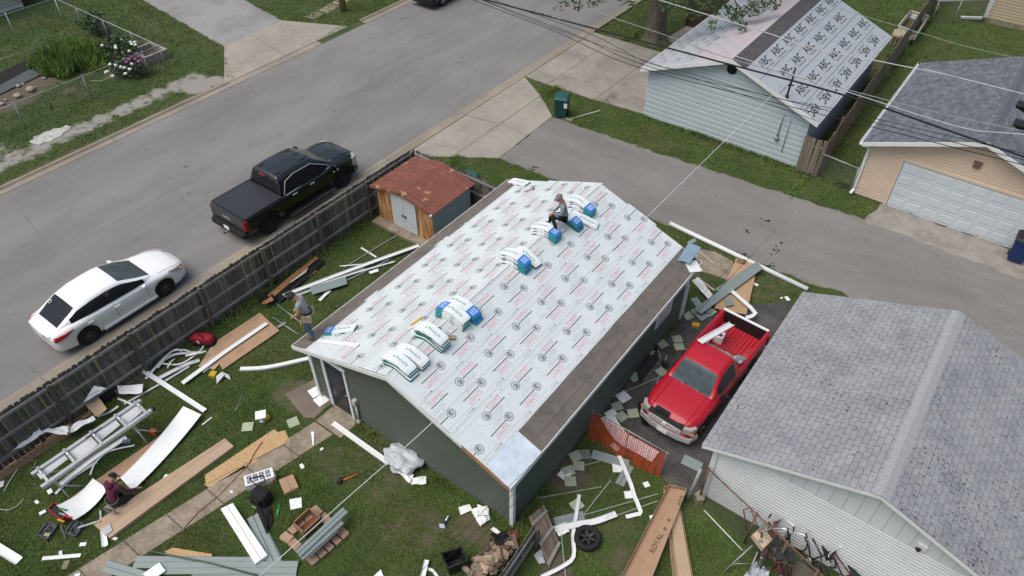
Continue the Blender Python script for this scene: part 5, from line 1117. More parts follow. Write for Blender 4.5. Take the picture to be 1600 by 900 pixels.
# leaning steel posts beside the gravel
b = MB(); b.tube([at(1073, 784), at(1095, 733, 1.5)], .045, 8); solo(b, 'fence_post', 'bare galvanised steel post standing by the corner of the white garage', 'post', gpost)
b = MB(); b.prism([(p.x, p.y) for p in [at(1083, 778), at(1092, 772), at(1101, 778), at(1098, 788), at(1088, 789)]], 0, .22); solo(b, 'footing_block', 'round lump of old concrete at the foot of the white garage corner', 'concrete lump', conc)
b = MB(); b.tube([at(1100, 797, .03), at(1160, 860, .03)], .014, 6); solo(b, 'white_rod', 'thin white rod lying on the grass below the chain link fence', 'rod', white_trim)
# orange net fence
OA, OB = Vector((-5.72, 11.5, 0)), Vector((-3.42, 11.5, 0))
t = thing('orange_net_fence', 'orange plastic safety net hung on a steel rail between the garage and the gravel', 'net fence', (OA + OB) / 2)
mb = MB(); H_ = 1.02; nu, nv = 48, 18
P_ = lambda i, j: OA.lerp(OB, i / nu) + Vector((0, -.05 - .12 * (1 - j / nv) * (1 + .6 * sin(i * .5) * sin(i * .13 + 1)) + .02 * sin(i * 1.7), H_ * j / nv + .0 + .05 * noise.noise(Vector((i * .21, 0, 5))) * (1 - j / nv)))
for j in range(nv + 1):
    for i in range(nu):
        w_ = .008; a, c = P_(i, j), P_(i + 1, j); mb.add([a - Vector((0, 0, w_)), c - Vector((0, 0, w_)), c + Vector((0, 0, w_)), a + Vector((0, 0, w_))], [(0, 1, 2, 3)])
for i in range(nu + 1):
    for j in range(nv):
        w_ = .010; a, c = P_(i, j), P_(i, j + 1); dx = Vector((w_, 0, 0)); mb.add([a - dx, a + dx, c + dx, c - dx], [(0, 1, 2, 3)])
mb.build('net', orange_net, t)
b = MB(); b.tube([OA + Vector((-.05, 0, H_ + .02)), OB + Vector((.08, 0, H_ + .02))], .018, 6); b.build('rail', steel, t)
for p in (OA, OA.lerp(OB, .5), OB):
    b = MB(); b.tube([p, p + Vector((0, 0, H_ + .05))], .02, 6); b.build('stake', steel, t)

# ------------------------------------------------------------------ trees and plants
bark = mat('grey_bark', (.125, .105, .085), .95, .3, 6, col2=(.07, .06, .05), mixs=4, stretch=(3, 3, .5), bump=.9, bscale=9)
leaf_a = mat('tree_leaf', (.05, .085, .028), .6, .25, 1.2, col2=(.085, .125, .045), mixs=1.5, orand=0)
leaf_b = mat('shrub_leaf', (.035, .062, .025), .7, .3, 3, col2=(.06, .095, .035), mixs=5)
def leaves(mb, c, r, n, size, rr, mi=0, flat=.0, lo=.2):
    c = Vector(c)
    for k in range(n):
        while True:
            v = Vector((rr.uniform(-1, 1), rr.uniform(-1, 1), rr.uniform(-1, 1)))
            if lo < v.length < 1: break
        p = c + Vector((v.x * r[0], v.y * r[1], v.z * r[2])); a = Vector((rr.gauss(0, 1), rr.gauss(0, 1), rr.gauss(0, .6))).normalized(); u = a.cross(Vector((rr.gauss(0, 1), rr.gauss(0, 1), rr.gauss(0, 1)))).normalized()
        s_ = size * rr.uniform(.6, 1.3)
        mb.add([p - a * s_, p + u * s_ * .45, p + a * s_, p - u * s_ * .45], [(0, 1, 2, 3)], mi)
TB = Vector((-16.75, 35.75, 0))
tr = thing('big_tree', 'large tree with a thick flared grey trunk beside the neighbour driveway', 'tree', TB)
b = MB(); n = 20; rings = [(0, .80), (.12, .66), (.35, .56), (.8, .50), (1.6, .46), (2.6, .45), (3.6, .52), (4.4, .42)]; vs = []
for z, r in rings:
    for j in range(n):
        a = 2 * pi * j / n; q = r * (1 + .10 * sin(a * 5 + 1) * (1.4 if z < .4 else .5) + .08 * noise.noise(Vector((cos(a) * 2, sin(a) * 2, z)))); vs.append(TB + Vector((q * cos(a) - .04 * z, q * sin(a), z)))
b.add(vs, [(i * n + j, i * n + (j + 1) % n, (i + 1) * n + (j + 1) % n, (i + 1) * n + j) for i in range(len(rings) - 1) for j in range(n)], 0, True); b.build('trunk', bark, tr)
rr = random.Random(3); cr = MB(); b = MB()
for k in range(9):
    a = k * 2.4; e = TB + Vector((cos(a) * rr.uniform(2.5, 5), sin(a) * rr.uniform(2.5, 5), rr.uniform(7, 11))); m_ = (TB + e) / 2 + Vector((0, 0, 1.4)); b.tube([TB + Vector((-.15, 0, 3.8)), m_, e], [.24, .14, .05], 7)
b.build('limb', bark, tr)
for k in range(90):
    a = rr.uniform(0, 2 * pi); d = rr.uniform(.5, 1) ** .6 * 6.2; z = 9.4 + rr.uniform(-3.6, 4) * sqrt(max(.1, 1 - (d / 6.6) ** 2)); r = rr.uniform(.8, 1.5)
    leaves(cr, TB + Vector((cos(a) * d, sin(a) * d, z)), (r, r, r * .75), 150, .11, rr)
for (px, py, z, n_, r) in ((1125, 8, 4.2, 130, .55), (1150, 20, 4.0, 150, .5), (1180, 12, 4.3, 130, .5), (1100, -2, 4.6, 150, .6), (1206, 6, 4.5, 80, .45), (1070, -6, 4.6, 150, .7), (890, 2, 4.8, 26, .30), (905, 10, 4.5, 20, .26), (925, 5, 4.7, 24, .26), (941, -4, 4.8, 26, .3), (877, -8, 5.0, 40, .5), (872, 14, 4.5, 10, .22), (1045, 2, 4.6, 120, .6), (1085, 20, 4.0, 60, .4), (985, -8, 5, 120, .7), (1160, 40, 3.9, 36, .28), (1113, 38, 3.9, 26, .24)):
    p = at(px, py, z); leaves(cr, p, (r, r, r * .8), n_, .10, rr, lo=0)
    q = MB()
cr.build('crown', leaf_a, tr)
b = MB()
for (px, py, z) in ((1150, 18, 4.1), (905, 6, 4.6), (1100, 0, 4.6), (930, 0, 4.75)):
    p = at(px, py, z); b.tube([TB + Vector((0, 0, 6.5)), (TB + p) / 2 + Vector((0, 0, 3.6)), p + Vector((0, 0, .3)), p], [.07, .05, .03, .012], 5)
b.build('drooping_branch', bark, tr)
# shrubs in the far garden
def shrub(name, label, p, r, n, size, flowers=(), m=leaf_b, group=None):
    t = thing(name, label, 'shrub', p, 0, group); rr = random.Random(int(p.x * 31)); mb = MB()
    for k in range(10):
        a = rr.uniform(0, 6.28); d = rr.uniform(0, .7); leaves(mb, p + Vector((cos(a) * d * r[0], sin(a) * d * r[1], r[2] * rr.uniform(.4, .95))), (r[0] * .55, r[1] * .55, r[2] * .5), n // 10, size, rr, lo=0)
    mb.build('foliage', m, t)
    b = MB()
    for k in range(6): b.tube([p, p + Vector((rr.uniform(-.4, .4) * r[0], rr.uniform(-.4, .4) * r[1], r[2]))], .015, 4)
    b.build('stem', dark_wood, t)
    for (px, py, z, m_) in flowers:
        b = MB(); q = at(px, py, z); b.blob(q, (.10, .10, .08), int(px), .4, 1, freq=2.5); b.build('flower', m_, t)
    return t
wf = mat('white_flower', (.72, .72, .66), .8, .1, 9); pf = mat('pink_flower', (.38, .11, .30), .8, .2, 9)
shrub('peony_bush', 'dark flowering bush with white blooms inside the chain link corner', at(192, 92), (1.1, 1.0, 1.0), 1500, .10, [(x, y, .95, wf) for x, y in ((176, 66), (181, 72), (187, 62), (190, 63), (204, 66), (206, 69), (212, 70), (202, 80), (192, 82), (160, 71), (211, 66), (181, 75))])
shrub('peony_bush', 'flowering bush with white and pink blooms against the street side chain link fence', at(200, 116), (1.2, 1.0, .85), 1500, .10, [(x, y, .8, wf) for x, y in ((168, 112), (172, 101), (181, 102), (189, 105), (195, 106), (196, 115), (203, 108), (206, 100), (176, 119), (166, 113))] + [(x, y, .9, pf) for x, y in ((194, 92), (198, 97), (202, 93), (206, 89), (212, 92), (214, 84), (218, 88), (217, 96))])
shrub('leafy_bush', 'loose green bush halfway along the back run of chain link', at(152, 52), (.9, .9, .8), 700, .10)
fp = at(113, 98); t = thing('feathery_plant_clump', 'big feathery green clump of plants in the middle of the far garden', 'plants', fp); mb = MB(); rr = random.Random(41)
for k in range(5200):
    a = rr.uniform(0, 2 * pi); d = sqrt(rr.random()) * (.85 + .5 * noise.noise(Vector((cos(a) * 1.6, sin(a) * 1.6, 2)))); p = fp + Vector((cos(a) * d * 2.3, sin(a) * d * 2.0, 0)); h = (1.05 - .75 * d * d) * rr.uniform(.5, 1.1)
    tip = p + Vector((rr.gauss(0, .22) * h, rr.gauss(0, .22) * h, h)); b_ = rr.uniform(0, 2 * pi); u = Vector((cos(b_), sin(b_), 0)) * .028; m_ = (p + tip) / 2 + Vector((rr.gauss(0, .05), rr.gauss(0, .05), .05))
    mb.add([p - u * .6, p + u * .6, m_ + u, m_ - u, tip], [(0, 1, 2, 3), (3, 2, 4)])
mb.build('foliage', mat('feathery_leaf', (.14, .215, .05), .85, .3, 1.2, col2=(.09, .15, .03), mixs=1.0), t)
b = MB()
for k in range(14):
    a = rr.uniform(0, 6.28); d = rr.uniform(0, 1.6); q = fp + Vector((cos(a) * d, sin(a) * d, 0)); b.tube([q, q + Vector((.05, .03, .7))], .012, 4)
b.build('stem', dark_wood, t)
shrub('brown_shrub', 'brownish shrub by the wall of the white house', at(40, 4), (1.1, .9, .9), 600, .12, (), mat('brown_leaf', (.10, .065, .04), .9, .3, 5))
b = MB(); p = at(235, 90); b.prism([(p.x - .7, p.y - .55), (p.x + .7, p.y - .55), (p.x + .7, p.y + .55), (p.x - .7, p.y + .55)], 0, .12)
pl_ = thing('stone_planter', 'square pale stone planter in the corner of the chain link fence', 'planter', p)
b.build('soil', mat('planter_soil', (.09, .07, .055), .95, .3, 9), pl_)
for (dx, dy, sx, sy) in ((0, -.6, 1.5, .16), (0, .6, 1.5, .16), (-.67, 0, .16, 1.04), (.67, 0, .16, 1.04)):
    b = MB(); b.box((p.x + dx, p.y + dy, .22), (sx, sy, .44)); b.build('wall_stone', conc_n, pl_)
# dark sheets and rubble on the vegetable bed
t = thing('ground_sheet', 'two dark sheets laid over the vegetable bed in the far garden', 'sheet', at(30, 120))
for i, (c4, m_) in enumerate(((((-10, 118), (38, 95), (55, 106), (-10, 138)), black_cloth), (((-10, 138), (55, 104), (72, 113), (-10, 152)), mat('grey_weed_cloth', (.075, .08, .085), .9, .2, 4)))):
    b = MB(); b.sheet([at(*q, .03 + i * .02) for q in c4], 12, 8, lambda u, v: .03 * noise.noise(Vector((u * 5, v * 5, i))), .01); b.build('cloth', m_, t)
for i, (px, py, s_) in enumerate(((29, 134, .28), (48, 139, .5), (27, 149, .42), (36, 131, .18), (69, 122, .22), (9, 156, .2), (55, 136, .15), (3, 162, .3))):
    b = MB(); b.blob(at(px, py, s_ * .2), (s_ * .5, s_ * .4, s_ * .25), i, .5, 2, freq=2); solo(b, 'rubble_stone', ('pale lump of stone left of the rubble row in the far bed', 'largest pale slab of rubble on the far vegetable bed', 'square pale stone nearest the fence in the far bed', 'small pale stone above the big slab of rubble', 'lone pale stone right of the rubble near the black stake', 'small pale stone at the left edge by the fence', 'little stone touching the big rubble slab', 'pale stone cut by the left edge of the picture')[i], 'stone', conc_n)
b = MB(); b.tube([at(142, 126, .05), at(158, 127, .06), at(170, 122, .06), at(176, 113, .08), at(180, 106, .3)], .018, 5); solo(b, 'garden_hose', 'pale yellow hose curling out of the flowering bush', 'hose', mat('pale_hose', (.42, .45, .22), .6))
b = MB(); b.prism([tuple(at(x, y)[:2]) for x, y in ((46, 222), (52, 218), (53, 214), (62, 212), (70, 207), (79, 205), (83, 202), (94, 201), (104, 196), (112, 199), (107, 204), (99, 208), (97, 213), (86, 217), (80, 222), (70, 223), (62, 227), (52, 225))], 0, .03); solo(b, 'spilled_gravel', 'irregular white patch of spilled lime on the far verge', 'patch', mat('white_powder', (.42, .42, .40), .95, .3, 9, bump=.4, col2=(.25, .24, .21), mixs=3, thr=(.5, .65)))
b = MB(); b.tube([at(80, 170), at(79, 161, .35)], .03, 5); solo(b, 'short_stake', 'short dark stake on the far verge outside the chain link', 'stake', black_plast)

# ------------------------------------------------------------------ raised beds, utility pole, bins
rb = thing('raised_bed', 'raised garden bed of white corrugated sheets in a pale timber frame', 'raised bed', at(1425, 42))
c4 = [at(1404, 40, .75), at(1423, 17, .75), at(1451, 25, .75), at(1433, 52, .75)]
for i in range(4):
    a, c = c4[i], c4[(i + 1) % 4]; b = MB(); b.tube([a, c], .05, 4); b.build('frame_rail', mat('pale_timber', (.42, .38, .30), .8), rb)
    b = MB(); nn = 12
    for k in range(nn):
        z0, z1 = .75 * k / nn, .75 * (k + 1) / nn; d = (c - a).normalized(); n_ = Vector((d.y, -d.x, 0)); o0, o1 = (.02, 0) if k % 2 else (0, .02)
        for s_ in (1,): b.add([Vector((a.x, a.y, z0)) + n_ * o0, Vector((c.x, c.y, z0)) + n_ * o0, Vector((c.x, c.y, z1)) + n_ * o1, Vector((a.x, a.y, z1)) + n_ * o1], [(0, 1, 2, 3)])
    b.build('corrugated_side', white_trim, rb)
b = MB(); b.prism([(p.x, p.y) for p in c4], 0, .35); b.build('soil', mat('bed_soil', (.08, .075, .04), .95, .4, 6), rb)
bx = thing('timber_planter', 'slatted dark planter box with a pale timber top rail behind the blue garage', 'planter', at(1415, 62))
c4 = [at(1398, 45, .6), at(1431, 53, .6), at(1423, 62, .6), at(1394, 54, .6)]
b = MB(); b.prism([(p.x, p.y) for p in c4], .52, .6); b.build('top_rail', mat('pale_timber_rail', (.36, .29, .19), .8), bx)
for k in range(9):
    a = c4[3].lerp(c4[2], (k + .2) / 9); c = c4[3].lerp(c4[2], (k + .75) / 9); b = MB(); b.plate([Vector((a.x, a.y, 0)), Vector((c.x, c.y, 0)), Vector((c.x, c.y, .52)), Vector((a.x, a.y, .52))], (0, -1, 0), .02); b.build('slat', rust if k % 2 else conc_n, bx)
b = MB()
for k in range(5): b.plate([at(1403 + k * 2.4, 62, .02), at(1405 + k * 2.4, 62.5, .02), at(1407 + k * 2.4, 76, .02), at(1405 + k * 2.4, 75.5, .02)], (0, 0, 1), .03)
solo(b, 'pale_boards', 'small stack of yellowish boards between the blue garage and the fence', 'boards', mat('yellow_board', (.36, .26, .11), .85, .2, 6))
pp = at(537, 18)
b = MB(); b.tube([pp, pp + Vector((0, 0, 10))], [.20, .13], 12); solo(b, 'utility_pole', 'brown wooden utility pole standing in the far verge', 'pole', mat('pole_wood', (.30, .19, .11), .9, .25, 4, stretch=(4, 4, .4)))
def bin_(name, label, p, rz, col, lid, text=None, h=1.05, w_=.60):
    t = thing(name, label, 'bin', p, rz); b = MB(); hw, hb = w_ / 2, w_ * .41
    b.add([(-hb, -hb, .1), (hb, -hb, .1), (hb, hb, .04), (-hb, hb, .04), (-hw, -hw, h - .1), (hw, -hw, h - .1), (hw, hw * 1.1, h - .1), (-hw, hw * 1.1, h - .1)], [(0, 1, 5, 4), (1, 2, 6, 5), (2, 3, 7, 6), (3, 0, 4, 7), (3, 2, 1, 0)]); b.build('bin_body', col, t, local=True)
    b = MB(); b.box((0, 0, h - .09), (w_ + .06, w_ + .08, .06)); b.build('rim', col, t, local=True)
    b = MB(); b.add([(-hw - .03, -hw - .04, h - .05), (hw + .03, -hw - .04, h - .05), (hw + .03, hw + .08, h - .05), (-hw - .03, hw + .08, h - .05), (-hw + .04, -hw + .03, h + .03), (hw - .04, -hw + .03, h + .03), (hw - .04, hw, h + .05), (-hw + .04, hw, h + .05)], [(0, 1, 5, 4), (1, 2, 6, 5), (2, 3, 7, 6), (3, 0, 4, 7), (4, 5, 6, 7)]); b.build('lid', lid, t, local=True)
    b = MB(); b.tube([(-hw + .05, hw + .12, h - .12), (hw - .05, hw + .12, h - .12)], .02, 6); b.build('handle', lid, t, local=True)
    for s_ in (-1, 1):
        b = MB(); b.lathe([(0, -.03), (.12, -.03), (.12, .03), (0, .03)], (s_ * hb * 1.05, hb, .12), 14, Matrix.Rotation(pi / 2, 3, 'Y')); b.build('wheel', dark_rub, t, local=True)
    if text:
        b = MB(); b.box((hw * .78, -hw * .96, h * .70), (.15, .03, .24)); b.build('sticker', white_sheet, t, local=True)
    return t
gb = mat('dark_green_bin', (.010, .055, .048), .5, .1, 5); gl = mat('green_lid', (.015, .085, .075), .5, .1, 5); bb = mat('blue_bin', (.012, .035, .13), .5, .1, 5)
bin_('wheelie_bin', 'dark green wheeled bin with a white sticker at the corner of the concrete apron', at(877, 182), radians(20), gb, gl, True)
bin_('wheelie_bin', 'blue wheeled bin with a black lid before the cream garage door', at(1585, 406), radians(0), bb, black_plast)
bin_('wheelie_bin', 'green lidded bin half hidden behind the picket fence corner', Vector((-15.75, 18.35, 0)), radians(0), gb, gl)
b = MB(); b.box(at(885, 184, .05) + Vector((.12, -.05, 0)), (.5, .16, .05)); solo(b, 'bin_foot_block', 'thin pale stick on the grass beside the green bin', 'stick', conc)
b = MB(); b.strip([at(889, 187, .02), at(938, 173, .02)], .09, .03); solo(b, 'pale_board', 'pale board lying in the grass right of the green bin', 'board', conc_n)

# ------------------------------------------------------------------ overhead lines
cable = mat('black_cable', (.012, .012, .013), .7); cable_w = mat('grey_white_cable', (.46, .47, .48), .6)
def wire(name, label, pts, y=None, x=None, r=.012, m=cable, ext=30, group=None):
    q = [at_plane(px, py, (x or 0, y or 0, 0), (1, 0, 0) if y is None else (0, 1, 0)) for px, py in pts]
    d0 = (q[0] - q[1]).normalized(); d1 = (q[-1] - q[-2]).normalized(); q = [q[0] + d0 * ext] + q + [q[-1] + d1 * ext]
    b = MB()
    # smooth by Catmull-Rom
    o = []
    for i in range(len(q) - 1):
        p0, p1, p2, p3 = q[max(0, i - 1)], q[i], q[i + 1], q[min(len(q) - 1, i + 2)]
        for k in range(6):
            t = k / 6; o.append(.5 * ((2 * p1) + (p2 - p0) * t + (2 * p0 - 5 * p1 + 4 * p2 - p3) * t * t + (3 * p1 - p0 - 3 * p2 + p3) * t ** 3))
    o.append(q[-1]); b.tube(o, r, 6); return solo(b, name, label, 'cable', m, group)
wire('overhead_cable', 'thickest black overhead cable crossing above the alley from the street', [(760, 0), (930, 45), (1130, 98), (1340, 155), (1600, 245)], y=22, r=.028)
wire('overhead_cable', 'white overhead cable crossing just below the top edge over the ABC roof', [(1030, 0), (1200, 52), (1270, 75), (1385, 98), (1500, 122), (1600, 147)], y=22.6, r=.014, m=cable_w)
wire('overhead_cable', 'pale twin line passing in front of the tree trunk and over the blue gable', [(880, 0), (950, 25), (1040, 55), (1120, 85), (1200, 108), (1350, 147), (1480, 180), (1600, 205)], y=22.3, r=.012, m=mat('grey_cable', (.25, .26, .27), .6))
wire('overhead_cable', 'thin black line lowest of the bundle in front of the blue siding', [(740, 0), (870, 50), (960, 92), (1050, 120), (1150, 145), (1280, 178), (1430, 215), (1600, 258)], y=21.6, r=.011)
wire('overhead_cable', 'thin black line second lowest in the bundle in front of the blue siding', [(755, 0), (900, 55), (975, 90), (1060, 117), (1160, 140), (1290, 172), (1600, 250)], y=21.8, r=.010)
wire('overhead_cable', 'thin black line above the lower pair in front of the blue siding', [(795, 8), (920, 52), (1010, 97), (1070, 112), (1200, 150), (1320, 174), (1600, 240)], y=22.0, r=.009)
wire('overhead_cable', 'thin grey line dipping to the left over the street', [(700, -22), (790, 15), (880, 50), (1000, 92)], y=21.0, r=.008, ext=6)
wire('overhead_cable', 'white looping line low on the right over the blue grey roof', [(1335, 147), (1385, 163), (1450, 184), (1520, 203), (1600, 210)], y=21.9, r=.012, m=cable_w, ext=4)
wire('service_drop', 'long white service line running over the printed roof toward the blue garage', [(409, 897), (545, 776), (680, 656), (850, 493), (1020, 330), (1118, 234), (1215, 140)], x=-5.6, r=.0085, m=mat('white_line', (.58, .58, .56), .6), ext=.05)
for i, (pa, pb) in enumerate((((738, 815), (945, 612)), ((755, 818), (985, 590)), ((790, 800), (1040, 540)))):
    wire('thin_line', ('thin black line left of three over the corner membrane', 'thin black line in the middle of three over the corner membrane', 'thin black line right of three over the corner membrane')[i], [pa, ((pa[0] + pb[0]) / 2, (pa[1] + pb[1]) / 2 + 1.5), pb], x=-4.9 + i * .12, r=.005, ext=9)
wire('garden_line', 'pale green line crossing over the lawn behind the blue garage', [(1383, 35), (1440, 52), (1500, 70), (1575, 88)], y=36.5, r=.012, m=mat('green_line', (.22, .33, .24), .6), ext=2)
cl = MB()
for (px, py) in ((847, 21), (857, 24), (866, 28), (874, 31)):
    p = at_plane(px, py, (0, 22, 0), (0, 1, 0)); cl.box(p + Vector((0, 0, .02)), (.16, .04, .05)); cl.tube([p, p + Vector((.05, 0, -.16)), p + Vector((.12, 0, -.02))], .01, 4)
solo(cl, 'cable_clamps', 'white clamps on the black overhead cable above the street', 'cable clamps', steel)
# ------------------------------------------------------------------ people
skin_m = mat('skin', (.42, .23, .155), .6, .06, 9); skin_d = mat('skin_tan', (.30, .165, .11), .6, .06, 9)
hair_m = mat('dark_hair', (.014, .012, .011), .7, .2, 30)
def person(label, J, r, mats, face, root_p, hair='hair', hair_mat=None, extras=None, curl=.5):
    """J: joints in world space; mats: dict skin/top/legs/shoe (+sleeve); one continuous skinned body"""
    root = thing('person', label, 'person', root_p)
    N_ = []; E_ = []; Rr = []; Lb = []
    def node(p, rad, par, lab):
        N_.append(Vector(p)); Rr.append(rad); Lb.append(lab); i = len(N_) - 1
        if par is not None: E_.append((par, i))
        return i
    mid = lambda a, c, t=.5: Vector(a).lerp(Vector(c), t)
    pel = node(J['pelvis'], (.135, .11), None, 'legs'); sp = node(mid(J['pelvis'], J['chest'], .45), (.125, .10), pel, 'top'); ch = node(J['chest'], (.15, .115), sp, 'top')
    co = node(mid(J['chest'], J['neck'], .72), (.095, .08), ch, 'top'); nk = node(J['neck'], (.064, .062), co, 'skin'); hd0 = node(mid(J['neck'], J['head'], .45), (.088, .098), nk, 'skin'); hd1 = node(J['head'], (.102, .118), hd0, 'skin')
    up = (J['head'] - J['neck']).normalized(); hd2 = node(J['head'] + up * .07, (.08, .09), hd1, 'skin')
    fwd = Vector(face).normalized(); node(J['head'] + fwd * .108 - up * .015, (.016, .02), hd1, 'skin')          # nose
    for s_ in 'lr':
        sh = node(J['sh_' + s_], (.07, .065), ch, 'top'); um = node(mid(J['sh_' + s_], J['el_' + s_]), (.064, .062), sh, 'top'); el = node(J['el_' + s_], (.050, .050), um, mats.get('fore', 'top'))
        fm = node(mid(J['el_' + s_], J['wr_' + s_]), (.046, .044), el, mats.get('fore', 'top')); wr_ = node(J['wr_' + s_], (.03, .026), fm, mats.get('fore', 'top'))
        d = (J['wr_' + s_] - J['el_' + s_]).normalized(); hdv = Vector(J.get('hd_' + s_, d)).normalized(); sd_ = hdv.cross(Vector((0, 0, 1)))
        sd_ = sd_.normalized() if sd_.length > .1 else Vector((1, 0, 0)); pn = hdv.cross(sd_).normalized(); pn = -pn if pn.z > 0 else pn
        pm = node(J['wr_' + s_] + hdv * .07, (.034, .016), wr_, 'skin')
        for k, (o, ln) in enumerate(((-.030, .062), (-.010, .075), (.010, .071), (.029, .055))):
            b0 = J['wr_' + s_] + hdv * .10 + sd_ * o; k0 = node(b0, (.010, .009), pm, 'skin'); k1 = node(b0 + hdv * ln * .5 + pn * ln * .25 * curl, (.0088, .008), k0, 'skin'); node(b0 + hdv * ln * (.9 - .3 * curl) + pn * ln * .75 * curl, (.007, .007), k1, 'skin')
        iw = 1 if s_ == 'l' else -1
        t0 = node(J['wr_' + s_] + hdv * .035 + sd_ * .036 * iw, (.012, .011), wr_, 'skin'); node(J['wr_' + s_] + hdv * .085 + sd_ * .056 * iw + pn * .02, (.009, .008), t0, 'skin')
        hp = node(J['hip_' + s_], (.10, .10), pel, 'legs'); tm = node(mid(J['hip_' + s_], J['kn_' + s_]), (.095, .095), hp, 'legs'); kn = node(J['kn_' + s_], (.072, .072), tm, 'legs')
        cm = node(mid(J['kn_' + s_], J['an_' + s_], .4), (.065, .065), kn, 'legs'); an = node(J['an_' + s_], (.05, .05), cm, 'legs')
        hl = node(mid(J['an_' + s_], J['to_' + s_], .25) - Vector((0, 0, .02)), (.045, .04), an, 'shoe'); node(J['to_' + s_], (.038, .028), hl, 'shoe')
    me = bpy.data.meshes.new('body'); mi = wm(root).inverted(); me.from_pydata([mi @ p for p in N_], E_, [])
    o = bpy.data.objects.new('body', me); C.objects.link(o); o.parent = root
    sk = o.modifiers.new('skin', 'SKIN'); sk.use_smooth_shade = True
    for i, v in enumerate(me.skin_vertices[0].data): v.radius = Rr[i]; v.use_root = (i == 0)
    sb = o.modifiers.new('sub', 'SUBSURF'); sb.levels = 2; sb.render_levels = 2
    bpy.context.view_layer.update(); ev = o.evaluated_get(bpy.context.evaluated_depsgraph_get()); m2 = bpy.data.meshes.new_from_object(ev)
    names = ['skin', 'top', 'legs', 'shoe']
    for n_ in names: m2.materials.append(mats[n_])
    L = [mi @ p for p in N_]; segs = [(L[a], L[c], Lb[c] if Lb[c] != 'legs' or a != 0 else 'legs') for a, c in E_]
    for p in m2.polygons:
        best = None; ce = Vector(p.center)
        for a, c, lab in segs:
            d = c - a; t = max(0, min(1, (ce - a).dot(d) / max(1e-9, d.dot(d)))); q = (ce - a - d * t).length
            if best is None or q < best[0]: best = (q, lab)
        p.material_index = names.index(best[1]); p.use_smooth = True
    o.modifiers.clear(); o.data = m2; m2.name = 'body'
    H = J['head']; side = fwd.cross(up).normalized(); f2 = up.cross(side).normalized(); f2 = -f2 if f2.dot(fwd) < 0 else f2
    for s_ in (-1, 1):
        b = MB(); b.blob(H + f2 * .088 + side * .034 * s_ + up * .012, .012, 1, 0, 1); b.build('eye', hair_m, root)
        b = MB(); b.blob(H + side * .098 * s_ - up * .005, (.018, .022, .03), 1, 0, 1); b.build('ear', mats['skin'], root)
    b = MB(); b.box(H + f2 * .094 - up * .05, (.045, .045, .010)); b.build('mouth', mat('lips', (.25, .10, .08), .6), root)
    # hair or cap: a shell over the crown
    b = MB(); vs = []; n = 16; rows = 7
    for i in range(rows + 1):
        th = (i / rows) * (1.75 if hair == 'hair' else 1.35)
        for j in range(n):
            a = 2 * pi * j / n; k = 1 - (.16 if hair == 'hair' else .0) * max(0, cos(a)) * (i / rows); rr_ = (.118 if hair == 'cap' else .122) * (1 + (.04 * noise.noise(Vector((i, j, 1.3))) if hair == 'hair' else 0))
            vs.append(H + up * .025 + (f2 * cos(a) * 1.05 + side * sin(a) * .94) * rr_ * sin(th * k) + up * rr_ * cos(th * k))
    fs = [(i * n + j, i * n + (j + 1) % n, (i + 1) * n + (j + 1) % n, (i + 1) * n + j) for i in range(rows) for j in range(n)]
    b.add(vs, fs, 0, True); hm = b.build('cap' if hair == 'cap' else 'hair', hair_mat or hair_m, root)
    if hair == 'cap':
        b = MB(); q = [H + f2 * (.10 + .09 * sin(a)) + side * .085 * cos(a) + up * (.045 - .015 * sin(a)) for a in np.linspace(0, pi, 9)]
        b.plate(q, up, .008); b.build('peak', hair_mat or hair_m, hm)
    if extras: extras(root, J)
    return root
roofL = lambda px, py, h=0: at_plane(px, py, RP(-1, 0, h), RP(-1, 0, 1) - RP(-1, 0, 0))
def body_joints(pel, fwd, lean, h_torso=.50, sh=.185):
    fwd = Vector((fwd[0], fwd[1], 0)).normalized(); side = Vector((fwd.y, -fwd.x, 0)); U = (Vector((0, 0, 1)) * cos(lean) + fwd * sin(lean)); J = dict(pelvis=pel)
    J['chest'] = pel + U * (h_torso - .10); J['neck'] = pel + U * (h_torso + .05) + fwd * .01
    for s_, k in (('l', -1), ('r', 1)):
        J['sh_' + s_] = pel + U * (h_torso - .02) + side * sh * k; J['hip_' + s_] = pel + side * .095 * k - Vector((0, 0, .03))
    return J, fwd, side, U
# 1. man seated on the shingle bundles, facing down the left slope
f1, f2_ = roofL(859, 348, .05), roofL(869, 360, .05); pel = at(884, 338, 4.17)
J, fw_, sd_, U = body_joints(pel, (f1 + f2_) / 2 - pel, radians(14))
J['head'] = J['neck'] + U * .13 + fw_ * .03
J['an_r'], J['an_l'] = f1 + Vector((0, 0, .05)), f2_ + Vector((0, 0, .05))
for s_, k in (('l', -1), ('r', 1)):
    hipp, an = J['hip_' + s_], J['an_' + s_]
    m_ = (hipp + an) / 2; d = an - hipp; Lh_ = .43; perp = (fw_ - d.normalized() * fw_.dot(d.normalized())).normalized(); off = sqrt(max(.01, Lh_ ** 2 - (d.length / 2) ** 2)) if d.length < .86 else .05
    J['kn_' + s_] = m_ + perp * off + sd_ * .05 * k; J['to_' + s_] = an + fw_ * .16 - Vector((0, 0, .055))
    J['el_' + s_] = J['sh_' + s_] - U * .24 + fw_ * .10 + sd_ * .06 * k
J['wr_r'] = J['kn_r'] - fw_ * .04 + Vector((0, 0, .10)) - sd_ * .04; J['wr_l'] = J['kn_l'].lerp(J['kn_r'], .45) + Vector((0, 0, .07)) - fw_ * .08
grey_top = mat('grey_blue_shirt', (.19, .23, .27), .9, .12, 9, bump=.2); black_tr = mat('black_trousers', (.012, .012, .014), .9, .3, 9, bump=.2)
if (f1 - pel).cross(Vector((0, 0, 1))).dot(f2_ - f1) < 0: pass
